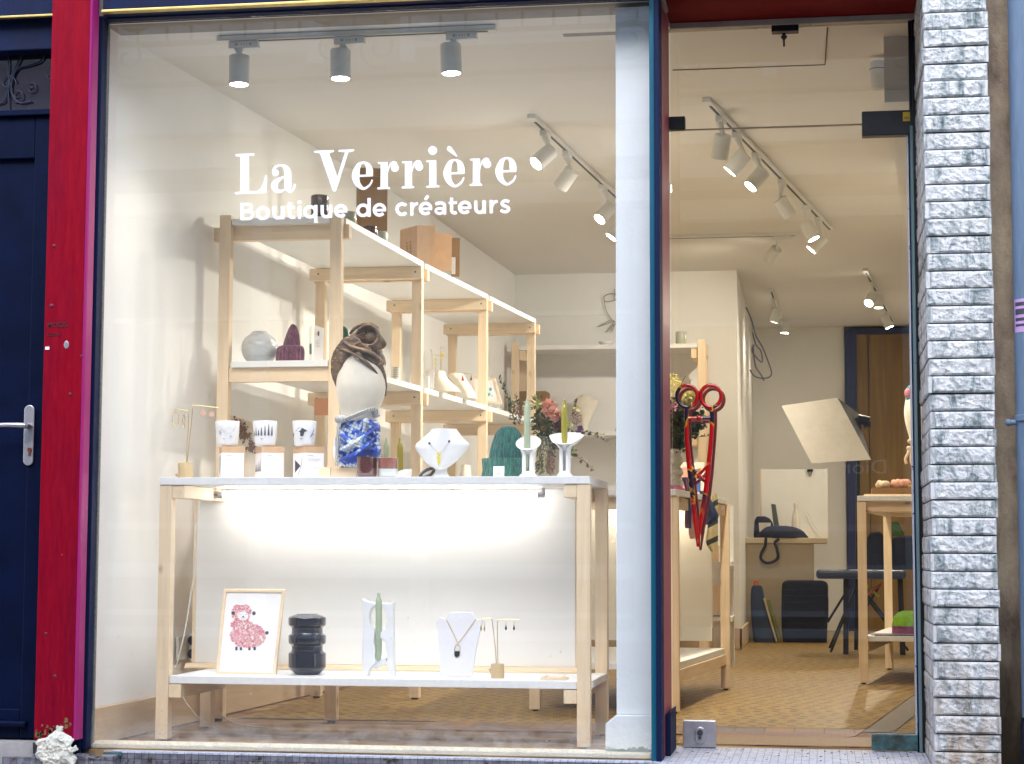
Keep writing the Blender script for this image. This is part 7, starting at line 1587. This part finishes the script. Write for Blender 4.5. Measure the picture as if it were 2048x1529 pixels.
for k, (xt, xb_, c, lb) in enumerate(((1529, 1554, (196, 180, 140), 'cream folder leaning between the slate bag and the padded case'), (1537, 1561, (120, 128, 44), 'olive green folder leaning between the slate bag and the padded case'))):
    g = G(); A, B = at(xt, 1196+4*k, 8.02), at(xb_, 1284, 8.02); g.beam((A.x, 8.02, A.z), (B.x, 8.02, .012), .016, .2, up=(0, 1, 0)); tag(g.build('folder', plain('folder_%d' % k, lin(c), .6)), lb, 'folder', 'folders leaning by the desk')
t = thing('padded_case', 'large dark navy padded case with quilted bands standing against the desk', 'case', (at(1608, 1285, 8.05).x, 8.05, 0))
g = G(); g.loft([(1161, 1575, 1643), (1163, 1569, 1650), (1170, 1564, 1656), (1200, 1563, 1656), (1250, 1563, 1655), (1283, 1566, 1654)], 8.0, .22, 40, zb=.005, e=.45, sm=2); g.build('case_body', dkn, t, smooth=True)
g = G()
for y in (1180, 1192, 1206, 1220, 1234, 1248, 1262): a, b = at(1567, y, 7.88), at(1652, y, 7.88); g.tube([a, b], .003, 6)
g.tube([at(1653, 1175, 7.9), at(1655, 1200, 7.88), at(1655, 1240, 7.88)], .008, 8); g.build('quilting', plain('case_piping', lin((12, 16, 34)), .7), t)
# bench/folding chair
t = thing('folding_bench', 'black padded folding bench with splayed metal legs behind the right table', 'bench', (at(1730, 1330, 6.3).x, 6.3, 0)); blk = plain('black_vinyl', lin((20, 26, 48)), .35, var=.2); Yh2 = 6.3
zs = at(1700, 1140, Yh2).z
g = G(); a, b = at(1632, 1140, Yh2), at(1812, 1140, Yh2); g.box((a.x, Yh2-.1, zs-.06), (b.x, Yh2+.35, zs)); g.build('seat', blk, t, bevel=.02)
g = G(); 
for q in (((1692, 1155), (1692, 1328)), ((1800, 1155), (1806, 1330))):
    A, B = at(*q[0], Yh2), at(*q[1], Yh2); g = G(); g.beam((A.x, Yh2, A.z), (B.x, Yh2, .004), .035, .03, up=(0, 1, 0)); g.build('leg', blk, t)
for q in (((1700, 1172), (1655, 1245)), ((1760, 1170), (1720, 1235)), ((1720, 1172), (1770, 1235))):
    A, B = at(*q[0], Yh2+.2), at(*q[1], Yh2+.2); g = G(); g.beam(A, B, .016, .016, up=(0, 1, 0)); g.build('brace', blk, t)
g = G(); A, B = at(1726, 1196, Yh2+.1), at(1764, 1168, Yh2+.1); g.beam(A, B, .018, .008, up=(0, 1, 0)); g.build('pink_strap', plain('pink_strap', lin((206, 110, 110)), .6), t)
g = G(); A, B = at(1728, 1166, Yh2+.12), at(1758, 1194, Yh2+.12); g.beam(A, B, .018, .008, up=(0, 1, 0)); g.build('green_strap', plain('green_strap', lin((160, 170, 60)), .6), t)
t = thing('coat', 'dark coats and a green garment piled on the bench behind the right table', 'coat', (at(1780, 1130, 6.4).x, 6.4, zs)); 
g = G(); g.loft([(1064, 1750, 1758), (1070, 1738, 1765), (1090, 1733, 1768), (1135, 1730, 1770)], 6.45, .6, 30, zb=zs+.002, sm=3, wob=.006); g.loft([(1072, 1790, 1825), (1085, 1778, 1840), (1135, 1776, 1850)], 6.5, .6, 30, zb=zs+.002, sm=3, wob=.006); g.build('dark_coat', dkn, t, smooth=True)
g = G(); g.loft([(1044, 1784, 1796), (1056, 1768, 1806), (1075, 1762, 1812), (1100, 1760, 1815)], 6.75, .5, 30, zb=zs+.002, sm=3, wob=.005); g.build('green_garment', plain('leaf_green_cloth', lin((70, 104, 40)), .8, var=.2), t, smooth=True)
# softbox
Ysb = 6.2
t = thing('softbox_light', 'photo softbox with a creased white front and black back tilted in the office', 'softbox', at(1665, 860, Ysb))
c4_ = [(1563, 812), (1675, 796), (1742, 920), (1623, 927)]; FQ = [at(x, y, Ysb+dy) for (x, y), dy in zip(c4_, (.1, .15, -.05, -.1))]
g = G(); n_ = 10; V = []; Fc = []
for side in (0, 1):
    for j in range(n_+1):
        for i in range(n_+1):
            u, v = i/n_, j/n_; p_ = FQ[0]*(1-u)*(1-v)+FQ[1]*u*(1-v)+FQ[2]*u*v+FQ[3]*(1-u)*v
            V.append((p_.x, p_.y+.004*side-.012*mn.noise(Vector((u*5, v*5, 1)))*math.sin(math.pi*u)*math.sin(math.pi*v), p_.z))
LL = (n_+1)**2
for j in range(n_):
    for i in range(n_): a_ = j*(n_+1)+i; Fc += [(a_, a_+1, a_+n_+2, a_+n_+1), (a_+LL, a_+n_+1+LL, a_+n_+2+LL, a_+1+LL)]
g.add(V, Fc); g.build('diffuser', plain('softbox_cloth', lin((240, 237, 230)), .7, var=.04, bump=.9, bs=26), t, smooth=True)
bk = [at(x, y, Ysb+.55) for x, y in ((1690, 835), (1716, 826), (1724, 860), (1700, 868))]; g = G(); F2 = [p_+Vector((0, .006, 0)) for p_ in FQ]
g.add(F2+bk, [(0, 1, 5, 4), (1, 2, 6, 5), (2, 3, 7, 6), (3, 0, 4, 7), (4, 5, 6, 7)]); g.build('back_cloth', M['blackm'], t)
g = G(); p_ = at(1712, 838, Ysb+.6); g.cyl(p_, (p_.x+.09, p_.y, p_.z-.02), .035); g.box((p_.x+.05, p_.y-.02, p_.z-.06), (p_.x+.1, p_.y+.02, p_.z-.02)); g.build('lamp_holder', M['blackm'], t)
g = G(); q_ = at(1705, 1000, Ysb+.6); g.cyl((p_.x+.02, p_.y, p_.z), (p_.x-.02, p_.y, .01), .014, 12); 
for a_ in (0, 2.1, 4.2): g.cyl((p_.x-.01, p_.y, .45), (p_.x-.02+.35*math.cos(a_), p_.y+.35*math.sin(a_), .01), .009, 8)
g.build('stand', M['blackm'], t, smooth=True)

# grit and dead leaf bits on the doorstep and step edge
g = G(); rng = random.Random(77)
for i in range(80):
    x = rng.uniform(-.50, .32); y = -.02-abs(rng.gauss(0, .12)) if rng.random() < .6 else rng.uniform(-.6, -.02); q = rng.uniform(.0012, .0045); a = rng.uniform(0, 3)
    g.prism([(x+q*math.cos(a+k*1.6), y+q*math.sin(a+k*1.6), .0004) for k in range(4)], (0, 0, q*.4))
tag(g.build('grit', plain('dark_grit', lin((112, 104, 98)), .9, var=.5, vs=90)), 'fine grit and crumbs scattered on the tiled doorstep', 'grit', None, 'stuff')
